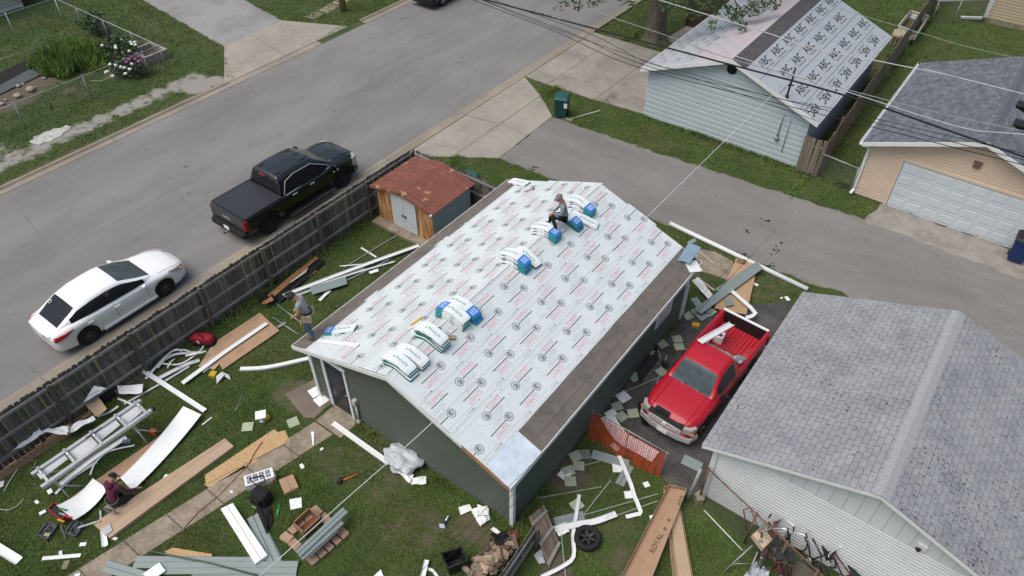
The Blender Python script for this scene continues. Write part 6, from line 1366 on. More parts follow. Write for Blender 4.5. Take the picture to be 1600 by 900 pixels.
person('person in grey top, cap and black trousers sitting on stacked bundles on the roof', J, 1, dict(skin=skin_m, top=grey_top, legs=black_tr, shoe=black_cloth), fw_ + Vector((.2, -.5, -.25)), Vector((pel.x, pel.y, 3.74)), 'cap', mat('grey_camo_cap', (.22, .21, .20), .9, .4, 40, col2=(.10, .10, .10), mixs=30))
# 2. man standing on the left eave, bent forward
fa, fb = roofL(481, 518, .05), roofL(491, 530, .05); base = (fa + fb) / 2; pel = base + Vector((.02, .03, .86))
J, fw_, sd_, U = body_joints(pel, (-.75, -.55), radians(14))
J['head'] = J['neck'] + U * .08 + fw_ * .085 + Vector((0, 0, .0)); J['chest'] += fw_ * -.03
for s_, k, ft in (('l', -1, fb), ('r', 1, fa)):
    J['an_' + s_] = ft + Vector((0, 0, .06)); J['to_' + s_] = ft + fw_ * .17 + Vector((0, 0, .01)); J['kn_' + s_] = (J['hip_' + s_] + J['an_' + s_]) / 2 + fw_ * .06
    J['el_' + s_] = J['sh_' + s_] - Vector((0, 0, .27)) + fw_ * .03 + sd_ * .04 * k
    J['wr_' + s_] = J['el_' + s_] + fw_ * .16 - Vector((0, 0, .16)) - sd_ * .05 * k
def tool_belt(root, J):
    b = MB(); n = 14; p = J['pelvis']; q = [p + Vector((cos(a) * .17, sin(a) * .15, .06)) for a in np.linspace(0, 2 * pi, n)]
    b.strip(q, .012, .06); b.build('tool_belt', black_cloth, root)
    tan = mat('tan_pouch', (.33, .26, .19), .85, .2, 8)
    for k in (-1, 1):
        for j, a in enumerate((0, .13)):
            b = MB(); c = p + sd_ * (.16 * k) + fw_ * (-.09 + a) + Vector((0, 0, -.06)); b.box(c, (.12, .12, .22), atan2(fw_.y, fw_.x)); b.blob(c + Vector((0, 0, .09)), (.07, .07, .04), j, .2, 1); b.build('tool_pouch', tan, root)
person('person in pale shirt and blue jeans with tan tool pouches stooping on the left eave', J, 1, dict(skin=skin_m, top=mat('pale_green_shirt', (.24, .30, .30), .9, .1, 9, bump=.2), legs=mat('blue_jeans', (.045, .075, .15), .9, .25, 9, bump=.2), shoe=mat('brown_boot', (.08, .055, .04), .8), fore='skin'), fw_ + Vector((0, 0, -.6)), base, 'hair', None, tool_belt)
b = MB(); p = at(472, 513, 2.62); b.tube([p, p + Vector((.02, .0, .30))], .02, 6); solo(b, 'lime_tool_handle', 'lime green tool handle hanging beside the stooping person on the roof', 'tool', mat('lime_plastic', (.42, .50, .06), .5))
# 3. person kneeling in the yard, back to the camera
gp0 = at(186, 792); fwk = Vector((-.38, .92, 0)).normalized(); pel = gp0 + Vector((0, 0, .36)) - fwk * .05
J, fw_, sd_, U = body_joints(pel, fwk, radians(24), .50, .19)
J['head'] = J['neck'] + U * .11 + fw_ * .05
for s_, k in (('l', -1), ('r', 1)):
    J['kn_' + s_] = gp0 + fw_ * .36 + sd_ * .20 * k + Vector((0, 0, .08)); J['an_' + s_] = gp0 - fw_ * .10 + sd_ * .17 * k + Vector((0, 0, .07)); J['to_' + s_] = gp0 - fw_ * .27 + sd_ * .17 * k + Vector((0, 0, .035))
    J['el_' + s_] = J['sh_' + s_] + fw_ * .06 + sd_ * (.14 if k > 0 else -.05) - Vector((0, 0, .23)); J['wr_' + s_] = J['el_' + s_] + fw_ * .18 + sd_ * .12 - Vector((0, 0, .10))
maroon = mat('maroon_hoodie', (.085, .017, .042), .95, .15, 9, bump=.25)
def hood_and_cord(root, J):
    b = MB(); c = J['neck'] - fw_ * .06 + sd_ * -.04; b.blob(c, (.15, .10, .09), 4, .3, 2); b.build('hood', maroon, root)
    b = MB(); c = J['pelvis'] - fw_ * .19 + sd_ * .05
    for k in range(3): b.tube([c + sd_ * cos(a) * (.13 + .02 * k) + Vector((0, 0, sin(a) * (.15 - .015 * k) - .05)) - fw_ * (.02 * k) for a in np.linspace(0, 2 * pi, 20)], .011, 5)
    b.build('cord_coil', mat('grey_cord', (.26, .25, .23), .8), root)
    b = MB(); b.strip([J['pelvis'] + Vector((cos(a) * .18, sin(a) * .16, .05)) for a in np.linspace(0, 2 * pi, 14)], .012, .05); b.build('tool_belt', mat('grey_belt', (.16, .155, .15), .9), root)
person('person in a maroon hooded top kneeling over the long white metal sheet in the yard', J, 1, dict(skin=skin_d, top=maroon, legs=mat('dark_grey_trousers', (.022, .022, .025), .9, .3, 9, bump=.2), shoe=mat('grey_boot', (.10, .10, .095), .8)), fw_ + Vector((.45, 0, -.5)), gp0, 'cap', mat('black_camo_cap', (.02, .02, .02), .9, .4, 40), hood_and_cord)
# ------------------------------------------------------------------ shingle bundles on the ridge
b_white = mat('bundle_wrap', (.70, .74, .76), .35, .05, 4); b_blue = mat('bundle_blue', (.012, .17, .60), .35, .08, 5); b_green = mat('bundle_green', (.03, .27, .20), .4, .15, 8); b_dk = mat('bundle_dark_green', (.015, .15, .14), .4, .15, 8); b_navy = mat('bundle_navy', (.02, .035, .12), .4, .1, 8)
def ridge_path(d, h, k=.10):
    xr = -9.385; sl_ = 1.34 / 3.785; X = d * .943
    return xr + X, 3.74 - sl_ * (sqrt(X * X + k * k) - k * .6) + h
def bundle(label, fn, L_=1.0, W_=.345, T_=.085, blue='r', text='Pinnacle', group='shingle bundles on the roof', dark=False, patch=True):
    """fn(s, v, h): world point at s along the length (-.5..5 m), v across, h above the support"""
    n = 14; root = None; mb = MB(); bulge = lambda u: 1 - .12 * abs(2 * u - 1) ** 6
    prof = [(-.5, .0), (.5, .0), (.508, .45), (.498, .93), (.465, 1.0), (-.465, 1.0), (-.498, .93), (-.508, .45)]; k = len(prof); vs = []
    for i in range(n + 1):
        u = i / n; e = .9 if i in (0, n) else 1
        for a, c in prof: vs.append(fn((u - .5) * L_, a * W_ * bulge(u) * (1 if e == 1 else .96), .003 + c * T_ * (1 - (.25 if e < 1 else 0)) + .004 * noise.noise(Vector((u * 6, a * 4, L_)))))
    mb.v = [tuple(v) for v in vs]
    for i in range(n):
        u = (i + .5) / n; isb = (blue == 'r' and u > .70) or (blue == 'l' and u < .30)
        for j in range(k):
            mi = 0
            if j in (4, 3, 5) and isb: mi = 1
            if j in (1, 2, 6, 7): mi = (2 if isb else (3 if (i // 2) % 3 == 1 and j in (1, 7) else 0))
            if dark and j in (1, 2, 6, 7): mi = 2
            mb.f.append((i * k + j, i * k + (j + 1) % k, (i + 1) * k + (j + 1) % k, (i + 1) * k + j)); mb.m.append(mi); mb.sm.append(False)
    mb.f += [tuple(range(k - 1, -1, -1)), tuple(range(n * k, n * k + k))]; mb.m += [2, 2]; mb.sm += [False, False]
    root_p = fn(0, 0, 0); root = thing('shingle_bundle', label, 'shingle bundle', root_p, 0, group)
    mb.build('wrapper', [b_white, b_blue, b_dk if dark else b_green, b_navy], root)
    T = lambda s, v: fn(s, v, T_ + .006); pb = MB()
    s0 = -.13 if blue == 'r' else .13
    put_text(pb, text, .125, lambda a, c: T(s0 + a * 1.02, c), 0)
    pb.add([T(s0 - .30, -.03), T(s0 - .24, -.03), T(s0 - .27, .05)], [(0, 1, 2)], 0)
    if blue in 'rl':
        s1 = (.355 if blue == 'r' else -.355)
        for q in (-.09, -.02, .05): pb.add([T(s1 - .09, q), T(s1 + .09, q), T(s1 + .09, q + .022), T(s1 - .09, q + .022)], [(0, 1, 2, 3)], 1)
        put_text(pb, 'PRISTINE', .05, lambda a, c: T(s1 + a, .115 + c), 1)
    pb.build('wrapper_print', [b_green, white_sheet], root)['kind'] = 'stuff'
    return root
def on_ridge(y, d0=0, ang=0, lift=0):
    ca, sa = cos(ang), sin(ang)
    def fn(s, v, h):
        dx, dy = s * ca - v * sa, s * sa + v * ca; x, z = ridge_path(d0 + dx, lift + h); return Vector((x, y + dy, z + .012))
    return fn
stacks = [
 (7.98, .03, 3, 'n', 'two white stacks nearest the gable, the left one', True), (8.36, .05, 2, 'n', 'two white stacks nearest the gable, the right one', True),
 (9.14, .06, 4, 'n', 'tall white stack second from the gable', True),
 (10.02, .02, 4, 'l', 'stack with a blue left end mid ridge', False), (10.42, .10, 3, 'r', 'stack with a blue right end mid ridge', False),
 (12.78, .02, 4, 'r', 'stack with a blue end below the lone white bundle', False),
 (14.42, -.05, 3, 'r', 'stack with a blue end in front of the seated man', False),
 (15.32, .16, 3, 'r', 'stack the seated man sits on', True), (16.12, .12, 3, 'r', 'farthest stack behind the seated man', False)]
ordn = {2: ('lower', 'top'), 3: ('bottom', 'middle', 'top'), 4: ('bottom', 'second lowest', 'second highest', 'top')}
for (y, d0, n, bl, nm, dk) in stacks:
    for k in range(n):
        bundle('%s bundle of the %s' % (ordn[n][k], nm), on_ridge(y + R.uniform(-.02, .02), d0 + R.uniform(-.03, .03), R.gauss(0, .025), k * .088), 1.0, .345, .085, bl, dark=dk and k < n - 1)
def on_plane(pa, pb, s_, lift=0):
    a, c = at_plane(*pa, RP(s_, 0, .012), RP(s_, 0, 1) - RP(s_, 0, 0)), at_plane(*pb, RP(s_, 0, .012), RP(s_, 0, 1) - RP(s_, 0, 0)); nn = RP(s_, 0, 1) - RP(s_, 0, 0); d = (c - a).normalized(); w_ = nn.cross(d)
    return (lambda s, v, h: (a + c) / 2 + d * s + w_ * v + nn * (h + lift)), (c - a).length
fn, L_ = on_plane((509, 520), (557, 514), -1); bundle('lone bundle with a blue end lying flat near the left eave', fn, .95, .33, .08, 'l')
fn, L_ = on_plane((795, 283), (828, 290), -1); bundle('lone white bundle lying on the far left corner of the roof', fn, .95, .33, .08, 'n')
fn, L_ = on_plane((803, 389), (848, 410), 1, .0); bundle('lone white bundle with dark green end beside the blue ended stack', on_ridge(13.22, .12, -.12, .02), 1.0, .34, .085, 'n', dark=True)
fn, L_ = on_plane((905, 336), (922, 333), 1); bundle('single white bundle lying beside the seated man on the right slope', on_ridge(15.75, .52, .3, .0), .9, .33, .085, 'n')
# tools and scraps on the roof
def rbox(name, label, cat, pa, pb, s_, w_, h, m, z=.014):
    fn, L_ = on_plane(pa, pb, s_, z - .012); b = MB(); h2 = L_ / 2
    b.add([fn(-h2, -w_ / 2, 0), fn(h2, -w_ / 2, 0), fn(h2, w_ / 2, 0), fn(-h2, w_ / 2, 0), fn(-h2, -w_ / 2, h), fn(h2, -w_ / 2, h), fn(h2, w_ / 2, h), fn(-h2, w_ / 2, h)], [(4, 5, 6, 7), (0, 1, 5, 4), (1, 2, 6, 5), (2, 3, 7, 6), (3, 0, 4, 7)])
    return solo(b, name, label, cat, m)
rbox('pry_bar', 'yellow flat bar lying on the white roof beside the second stack', 'tool', (642, 509), (660, 497), -1, .07, .03, mat('yellow_steel', (.58, .36, .03), .5))
rbox('tape_roll', 'small tan roll lying right of the white stack on the roof', 'roll', (701, 528), (711, 529), 1, .11, .07, card)
rbox('utility_knife', 'small black tool on the ridge between the stacks', 'tool', (680, 515), (688, 513), 1, .05, .03, black_plast)
rbox('folded_flashing', 'long white folded strip lying near the left eave in front of the blue ended bundle', 'flashing', (497, 533), (560, 540), -1, .13, .02, white_sheet)
fn, L_ = on_plane((820, 300), (834, 296), -1)
hm = thing('hammer', 'small hammer lying on the far left part of the roof', 'hammer', fn(0, 0, 0)); b = MB(); b.tube([fn(-.17, 0, .02), fn(.15, 0, .02)], .016, 6); b.build('handle', wood_raw, hm); b = MB(); b.tube([fn(.16, -.06, .025), fn(.16, .06, .025)], .024, 6); b.build('head', black_plast, hm)
rbox('white_tile', 'square white board on the far right eave corner of the roof', 'board', (1073, 418), (1092, 416), 1, .42, .015, white_sheet, .03)
p = at_plane(1078, 398, RP(1, 0, .05), RP(1, 0, 1) - RP(1, 0, 0))
b = MB(); b.sheet([p + Vector((-.18, -.5, 0)), p + Vector((.2, -.45, .05)), p + Vector((.22, .25, .22)), p + Vector((-.22, .3, .18))], 5, 5, lambda u, v: .03 * sin(u * 3), .012); solo(b, 'blue_flap', 'blue grey sheet folded up on the far right roof corner', 'sheet', mat('blue_grey_card', (.17, .25, .33), .6, .12, 5))
b = MB(); b.strip([at(1075, 381, 2.35), at(1115, 412, 2.1)], .05, .03); solo(b, 'loose_batten', 'thin pale batten sticking out from the far right roof corner', 'batten', mat('pale_batten', (.50, .42, .32), .8))

# ------------------------------------------------------------------ yard debris helpers
COVER = []
def px(*pts, z=0.02): return [at(x, y, z) for x, y in pts]
def panel(name, label, cat, pts, m, z=.03, th=.012, bend=0, crumple=0, group=None, nx=8, ny=8, zs=None, mi2=None):
    c4 = [at(x, y, (zs[i] if zs else z)) for i, (x, y) in enumerate(pts)]; b = MB(); COVER.append([(p.x, p.y) for p in c4]); sd__ = sum(ord(ch) for ch in label)
    hf = lambda u, v: bend * (2 * u - 1) ** 2 + (crumple * noise.noise(Vector((u * 3.1, v * 3.1, sd__ * .37))) if crumple else 0) + crumple * .4
    b.sheet(c4, nx, ny, hf, th, smooth=crumple < .03); return solo(b, name, label, cat, m if not isinstance(m, list) else m, group)
def cover(q, w_):
    for a, c in zip(q[:-1], q[1:]):
        d = c - a; n_ = Vector((-d.y, d.x, 0)).normalized() * (w_ / 2)
        COVER.append([tuple((p + k * n_)[:2]) for p, k in ((a, -1), (c, -1), (c, 1), (a, 1))])
def trim(name, label, pts, w_, m=white_trim, z=.03, th=.006, lip=.03, cat='trim strip', group='vinyl and metal trim strips in the yard', smooth_n=6, zs=None):
    q = [at(x, y, zs[i] if zs else z) for i, (x, y) in enumerate(pts)]
    if len(q) > 2 and smooth_n:
        o = []
        for i in range(len(q) - 1):
            p0, p1, p2, p3 = q[max(0, i - 1)], q[i], q[i + 1], q[min(len(q) - 1, i + 2)]
            for k in range(smooth_n):
                t = k / smooth_n; o.append(.5 * ((2 * p1) + (p2 - p0) * t + (2 * p0 - 5 * p1 + 4 * p2 - p3) * t * t + (3 * p1 - p0 - 3 * p2 + p3) * t ** 3))
        q = o + [q[-1]]
    cover(q, w_); b = MB(); b.strip(q, w_, th, lip=lip); return solo(b, name, label, cat, m, group)
def carton(name, label, pts, h, m=card, z=.0, holes=(), text=None, open_top=False, tsize=.2, cat='cardboard box', wall=.012):
    c4 = [at(x, y, z + (0 if open_top else 0)) for x, y in pts]; cen = sum(c4, Vector()) / 4; t = thing(name, label, cat, Vector((cen.x, cen.y, z)))
    COVER.append([(p.x, p.y) for p in c4]); up = Vector((0, 0, h)); ar = (c4[1] - c4[0]).cross(c4[2] - c4[0]).z
    if ar < 0: c4 = c4[::-1]
    b = MB(); b.add(c4, [(0, 3, 2, 1)]); b.add([p + Vector((0, 0, .008)) for p in c4], [(0, 1, 2, 3)]); b.build('bottom', m, t)
    for i in range(4):
        a, c = c4[i], c4[(i + 1) % 4]; nr = (c - a).cross(up).normalized(); b = MB(); b.plate([a, c, c + up, a + up], nr, wall); b.build('side', m, t)
    if not open_top:
        b = MB(); b.plate([p + up + Vector((0, 0, .004)) for p in c4], (0, 0, 1), .01); tp = b.build('lid', m, t)
        d = (c4[1] - c4[0]); e = (c4[3] - c4[0]); Ll = d if d.length > e.length else e; Ss = e if Ll is d else d
        b = MB(); mid_ = c4[0] + Ss * .5 + up + Vector((0, 0, .006)); s_ = Ss.normalized() * .004
        b.add([mid_ - s_, mid_ + Ll - s_, mid_ + Ll + s_, mid_ + s_], [(0, 1, 2, 3)]); b.build('flap_joint', ink_brown, tp)
    return t, c4
# ---- along the fence
t, c4 = carton('long_carton', 'long open cardboard carton with round holes lying along the street fence', [(-25, 770), (148, 655), (140, 640), (-25, 735)], .30, open_top=True)
side = sorted([(i, at_) for i, at_ in enumerate(c4)], key=lambda q: -q[1].x)
a, c = (side[0][1], side[1][1]); a, c = (a, c) if a.y < c.y else (c, a); nr = Vector(((c - a).y, -(c - a).x, 0)).normalized()
for i, (px_, py_) in enumerate(((13, 721), (19, 729), (22, 714), (29, 722), (32, 708), (38, 715), (42, 702), (48, 709), (51, 695), (57, 702), (60, 689), (66, 696))):
    p = at_plane(px_, py_, a + nr * .004, nr); b = MB(); b.lathe([(0, 0), (.026, 0)], p, 12, nr.to_track_quat('Z', 'Y').to_matrix()); b.build('hole', black_cloth, t)
panel('carton_flap', 'folded brown cardboard flap at the end of the long carton', 'cardboard', [(133, 632), (152, 618), (168, 640), (150, 652)], card2, z=.30, th=.01, bend=.03)
panel('white_liner', 'long crinkled white liner sheet draped over the long carton by the fence', 'liner sheet', [(18, 705), (62, 672), (70, 678), (28, 702)], white_paper, z=.40, crumple=.10, nx=14)
panel('white_liner', 'twisted white liner strip running on from the draped sheet toward the brake', 'liner sheet', [(62, 671), (108, 668), (106, 680), (70, 678)], white_paper, z=.34, crumple=.10, nx=12)
panel('white_liner', 'pointed tail of white liner hanging between the carton and the brake', 'liner sheet', [(106, 668), (147, 652), (150, 656), (104, 682)], white_paper, z=.24, crumple=.08, nx=12)
panel('white_liner', 'crumpled white sheet leaning on the fence at the end of the carton', 'liner sheet', [(130, 629), (147, 602), (167, 606), (150, 618)], white_paper, zs=[.45, .75, .6, .5], crumple=.08)
t, c4 = carton('black_carton', 'short carton with a black printed band between the brown flap and the white sheet', [(152, 628), (176, 612), (184, 620), (163, 634)], .24, m=mat('navy_carton', (.018, .014, .022), .6))
t, c4 = carton('brown_carton', 'small open brown carton beside the black banded one at the fence', [(174, 612), (189, 603), (194, 610), (181, 620)], .22, m=card, open_top=True)
panel('white_sheet', 'stiff white rectangular sheet lying right of the brown carton by the fence', 'sheet', [(184, 604), (225, 602), (223, 616), (187, 617)], white_paper, z=.16, crumple=.05, bend=.04)
# ---- curly offcuts
for i, (pts, w_) in enumerate((([(228, 592), (248, 570), (268, 556), (290, 552), (318, 551)], .09), ([(232, 590), (250, 566), (272, 548), (297, 549)], .05), ([(247, 575), (262, 555), (276, 546), (285, 552)], .05), ([(252, 568), (275, 570), (292, 564), (312, 549), (318, 541)], .05), ([(258, 560), (270, 549), (288, 547), (296, 551)], .04), ([(262, 575), (266, 567), (273, 561)], .05), ([(290, 556), (305, 553), (322, 549)], .07))):
    trim('curled_offcut', ('widest curled white offcut of the tangle by the fence', 'curled white offcut arching highest along the back of the tangle', 'short curled white offcut inside the tangle by the fence', 'white offcut bending through the middle of the tangle to the red bag', 'narrow curled white offcut lying on top of the tangle', 'stubby white offcut sticking out in front of the tangle', 'white offcut at the right end of the tangle reaching the cardboard')[i], pts, w_, z=.05 + .03 * i, lip=.02, zs=[.04 + .03 * i + .10 * sin(pi * k / (len(pts) - 1)) for k in range(len(pts))])
trim('white_strip', 'straight white trim lying diagonally across the other strips near the fence', [(220, 577), (320, 642)], .15, z=.10, lip=.025)
trim('white_strip', 'wide white trim ending at the cardboard sheets, crossed by the diagonal strip', [(246, 593), (285, 573), (312, 563)], .14, z=.05)
trim('white_strip', 'long thin white trim running from the brown carton up to the cardboard sheets', [(194, 632), (230, 612), (258, 596), (296, 573)], .06, z=.04)
trim('white_strip', 'short white trim lying crosswise at the end of the brake', [(184, 623), (206, 632)], .06, z=.05)
trim('white_strip', 'curved white trim beside the open carton flap', [(152, 651), (170, 645), (185, 635)], .07, z=.10, lip=.02)
trim('garden_hose', 'thin grey cord bowing across the grass at the left edge', [(6, 768), (22, 742), (36, 724), (52, 718)], .03, m=mat('grey_hose', (.32, .34, .33), .6), lip=0, th=.02)
trim('garden_hose', 'short thin curved cord right of the bowed one near the carton', [(45, 737), (54, 729), (57, 720)], .02, m=mat('green_grey_hose', (.22, .26, .2), .6), lip=0, th=.02)
trim('garden_hose', 'thin curved cord below the brake at the left edge', [(0, 796), (14, 797), (28, 790), (37, 780)], .02, m=mat('grey_hose2', (.30, .33, .29), .6), lip=0, th=.02)
panel('white_scrap', 'white scrap cut by the left edge of the picture', 'scrap', [(-4, 754), (7, 751), (5, 760), (-4, 764)], white_sheet, z=.02)
# ---- cardboard sheets with writing, red bag
c1 = panel('cardboard_sheet', 'large flattened cardboard sheet with printed panels under the long white trim', 'cardboard', [(328, 540), (406, 489), (437, 517), (348, 578)], card, z=.05, th=.012, crumple=.012)
c2 = panel('cardboard_sheet', 'second flattened cardboard sheet poking out below the larger one', 'cardboard', [(310, 573), (335, 535), (365, 545), (335, 578)], card2, z=.03, th=.012, crumple=.012)
def ground_text(txt, pa, pb, size, z, m, name, parent, sx=1.0):
    a, c = at(*pa, z), at(*pb, z); d = (c - a).normalized(); u = Vector((-d.y, d.x, 0)); b = MB()
    put_text(b, txt, size, lambda x, y: (a + c) / 2 + d * x + u * y, 0, sx); return b.build(name, m, parent)
for (pa, pb, txt) in (((392, 502), (404, 495), 'SOFFIT'), ((346, 534), (364, 522), 'HANDLE WITH CARE'), ((360, 541), (368, 535), 'THIS SIDE UP'), ((368, 553), (382, 543), 'KEEP DRY'), ((406, 516), (416, 509), 'SOFFIT')):
    ground_text('▬▬▬' if False else '= = =', pa, pb, .12, .085, ink_brown, 'carton_print', c1)
trim('white_strip', 'long straight white trim lying across the flattened cardboard', [(285, 599), (350, 551), (417, 505)], .16, z=.11, smooth_n=0, lip=.02)
bag = thing('tool_bag', 'red and black tool bag on the grass beside the cardboard and fence', 'bag', at(320, 536)); p = at(320, 536)
b = MB(); b.add(*padded(p + Vector((0, 0, .2)), (.70, .32, .34), .5, .45, .15), 0, True); b.build('bag_body', mat('red_bag', (.30, .012, .03), .7, .25, 9, bump=.2), bag)
b = MB(); b.add(*padded(p + Vector((0, 0, .08)), (.80, .42, .16), .5, .45, .15), 0, True); b.build('bag_base', black_cloth, bag)
b = MB(); b.tube([p + Vector((-.2, -.05, .3)), p + Vector((-.08, -.05, .42)), p + Vector((.12, -.05, .42)), p + Vector((.22, -.05, .3))], .018, 6); b.build('strap', black_cloth, bag); b = MB(); b.box(p + Vector((.02, -.2, .22)), (.14, .02, .05)); b.build('badge', white_sheet, bag)
b = MB(); b.box(at(333, 585, .05), (.20, .20, .10), .4); solo(b, 'yellow_carton', 'small yellow box beside the lower cardboard sheet', 'box', mat('yellow_card', (.46, .30, .025), .7, .15, 20))
trim('grey_offcut', 'short grey white offcut under the end of the long white trim', [(317, 582), (330, 573)], .08, z=.04)
panel('bent_flashing', 'bent white corner flashing standing on the grass below the cardboard, left wing', 'flashing', [(338, 588), (347, 581), (351, 586), (339, 600)], mat('aged_white', (.46, .50, .50), .5), zs=[.03, .16, .16, .03])  # left wing: same white, darkened in colour as the shaded face
panel('bent_flashing', 'bent white corner flashing standing on the grass below the cardboard, right wing', 'flashing', [(347, 581), (358, 586), (361, 594), (351, 588)], mat('flashing_white_lit', (.52, .56, .56), .5), zs=[.16, .14, .03, .10])  # right wing: same white, lightened in colour as the lit face
trim('downspout_piece', 'long white downspout lying on the lawn and pointing at the garage corner', [(376, 578), (420, 575), (484, 561)], .13, z=.04, th=.07, lip=0, cat='downspout')
trim('downspout_elbow', 'white downspout elbow leaning against the front corner of the garage', [(484, 561), (489, 573), (496, 596)], .10, th=.06, lip=0, cat='downspout', zs=[.06, .5, .3])
b = MB(); b.tube([at(432, 475, .03), at(470, 504, .03)], .022, 6); solo(b, 'thin_pole', 'upper of two thin grey poles lying on the lawn behind the stooping person', 'pole', steel)
b = MB(); b.tube([at(427, 496, .03), at(467, 523, .03)], .022, 6); solo(b, 'thin_pole', 'lower of two thin grey poles lying on the lawn behind the stooping person', 'pole', steel)
b = MB(); b.strip([at(434, 512, .05), at(446, 505, .05)], .10, .03); solo(b, 'grey_scrap', 'small grey scrap crossing the lower thin pole', 'scrap', steel)
# ---- rotten boards and trim bundle by the back fence
panel('rotten_board', 'brown rotten board lying at the foot of the street fence', 'board', [(418, 462), (493, 401), (498, 404), (424, 468)], wood_brown, z=.12, crumple=.03, nx=14)
panel('tar_sheet', 'black torn roofing sheet beside the rotten board at the fence', 'sheet', [(428, 470), (490, 405), (508, 410), (438, 474)], black_cloth, z=.06, crumple=.09, nx=14)
panel('pale_splinter', 'pale narrow splintered board lying on the black sheet', 'board', [(452, 442), (482, 418), (478, 426), (456, 441)], mat('pale_splinter', (.42, .40, .36), .9), z=.20)
trim('thin_batten', 'thin brown batten along the near edge of the black sheet', [(444, 462), (494, 424)], .05, m=wood_raw, z=.05, lip=0, th=.03, cat='batten')
panel('tar_heap', 'black crumpled roofing scrap at the near end of the rotten boards', 'sheet', [(402, 470), (416, 457), (432, 468), (414, 478)], black_cloth, z=.08, crumple=.18)
panel('splintered_wood', 'splintered brown wood scrap on the black heap', 'wood scrap', [(408, 474), (424, 464), (428, 470), (414, 477)], wood_brown, z=.22, crumple=.05)
trim('white_strip', 'longest white trim beside the back lawn running toward the shed', [(443, 463), (470, 452), (560, 418), (655, 384)], .16, z=.10, lip=.04)
trim('green_strip', 'pale green trim lying under the longest white trim', [(448, 465), (480, 456), (570, 420)], .14, m=mat('pale_green_trim', (.34, .40, .35), .6), z=.04)
trim('white_strip', 'second white trim below the grey siding panel reaching to the eave', [(485, 450), (545, 430), (617, 409)], .07, z=.07)
panel('grey_siding_panel', 'short grey siding panel lying across the white trims on the back lawn', 'siding', [(484, 450), (540, 432), (543, 444), (488, 461)], grey_sid, z=.14, th=.02, nx=4, ny=4)
panel('white_offcut', 'bent white offcut with a hole on the lawn beside the roof eave', 'offcut', [(497, 469), (515, 452), (518, 455), (501, 471)], white_sheet, z=.05, crumple=.03)
panel('white_offcut', 'small white offcut lying beneath the trims near the eave', 'offcut', [(576, 425), (590, 420), (592, 424), (579, 428)], white_sheet, z=.05)
trim('grey_strip', 'thin grey trim crossing the lawn toward the shed base', [(537, 419), (600, 380), (625, 366)], .04, m=steel, z=.03, lip=0, th=.02)
trim('white_strip', 'short pale strip above the trim bundle on the back lawn', [(564, 387), (588, 402)], .07, z=.03, lip=.01)
trim('white_strip', 'thin white strip pointing left from the trim bundle', [(531, 416), (566, 413)], .05, z=.05, lip=.01)
trim('grey_strip', 'thin dark strip lower right of the trim bundle near the eave', [(543, 438), (600, 410), (622, 395)], .05, m=grey_sid, z=.04, lip=0, th=.02)
# ---- metal brake on its stand
br = thing('sheet_metal_brake', 'long aluminium bending brake on folding legs standing on the front lawn', 'sheet metal brake', at(140, 725)); zb = .86
rails = [(at(50, 742, zb), at(220, 626, zb)), (at(65, 762, zb), at(237, 641, zb))]
for a, c in rails:
    b = MB(); b.sweep([a, c], [(-.05, -.05), (.05, -.05), (.05, .05), (-.05, .05)]); b.build('rail', alu, br)
a0, c0, a1, c1 = rails[0][0], rails[0][1], rails[1][0], rails[1][1]
for u0, u1, v1 in ((.03, .27, .45), (.31, .51, .85), (.55, .74, .6), (.78, .97, .7)):
    e0, e1, f0, f1 = a0.lerp(c0, u0), a0.lerp(c0, u1), a1.lerp(c1, u0), a1.lerp(c1, u1); b = MB(); b.sheet([e0 + Vector((0, 0, -.02)), e1 + Vector((0, 0, -.02)), e1.lerp(f1, v1 * .8) + Vector((0, 0, -.07)), e0.lerp(f0, v1) + Vector((0, 0, -.07))], 8, 4, lambda u, v: .02 * sin(v * 3), .008); b.build('bed_plate', mat('dull_white_plate', (.50, .52, .54), .4, .1, 4), br)
for t_ in (.06, .29, .53, .76, .95):
    p, q = a0.lerp(c0, t_) + Vector((0, 0, .06)), a1.lerp(c1, t_) + Vector((0, 0, .02)); b = MB(); b.sweep([p - (q - p) * .08, p, (p + q) / 2 + Vector((0, 0, .08)), q], [(-.035, -.04), (.035, -.04), (.035, .04), (-.035, .04)]); b.build('bracket', steel, br)
    b = MB(); b.tube([p.lerp(q, .2) + Vector((0, 0, .1)), p.lerp(q, .55) + Vector((0, 0, .12))], .022, 6); b.build('clamp', chrome, br)
b = MB(); b.tube([a0.lerp(c0, .45) + Vector((.1, .05, .1)), a0.lerp(c0, .62) + Vector((.25, -.05, .25))], .016, 5); b.build('lever', black_plast, br)
for t_ in (.10, .82):
    p, q = a0.lerp(c0, t_), a1.lerp(c1, t_); m_ = (p + q) / 2; d = (c0 - a0).normalized(); sdv = Vector((d.y, -d.x, 0))
    b = MB()
    for s_ in (-1, 1): b.tube([m_ + sdv * .2 * s_ - Vector((0, 0, .08)), m_ + sdv * .52 * s_ - Vector((0, 0, zb))], .022, 6)
    for s_ in (-1, 1): b.tube([m_ + sdv * .30 * s_ - Vector((0, 0, .3)), m_ + sdv * .45 * s_ + d * .55 - Vector((0, 0, zb - .02))], .018, 6)
    b.tube([m_ - sdv * .38 - Vector((0, 0, .5)), m_ + sdv * .38 - Vector((0, 0, .5))], .018, 6); b.build('stand', gpost, br)
b = MB(); b.tube([c1, c1 + (c1 - a1).normalized() * .10], .07, 8); b.build('end_cap', black_plast, br)
trim('white_strip', 'white channel lying on the grass under the brake', [(92, 760), (140, 722), (170, 702), (198, 684)], .16, z=.05, lip=.04)
trim('white_strip', 'bowed white strip curving out below the brake', [(141, 742), (150, 722), (172, 705), (210, 696)], .05, z=.05, lip=.01)
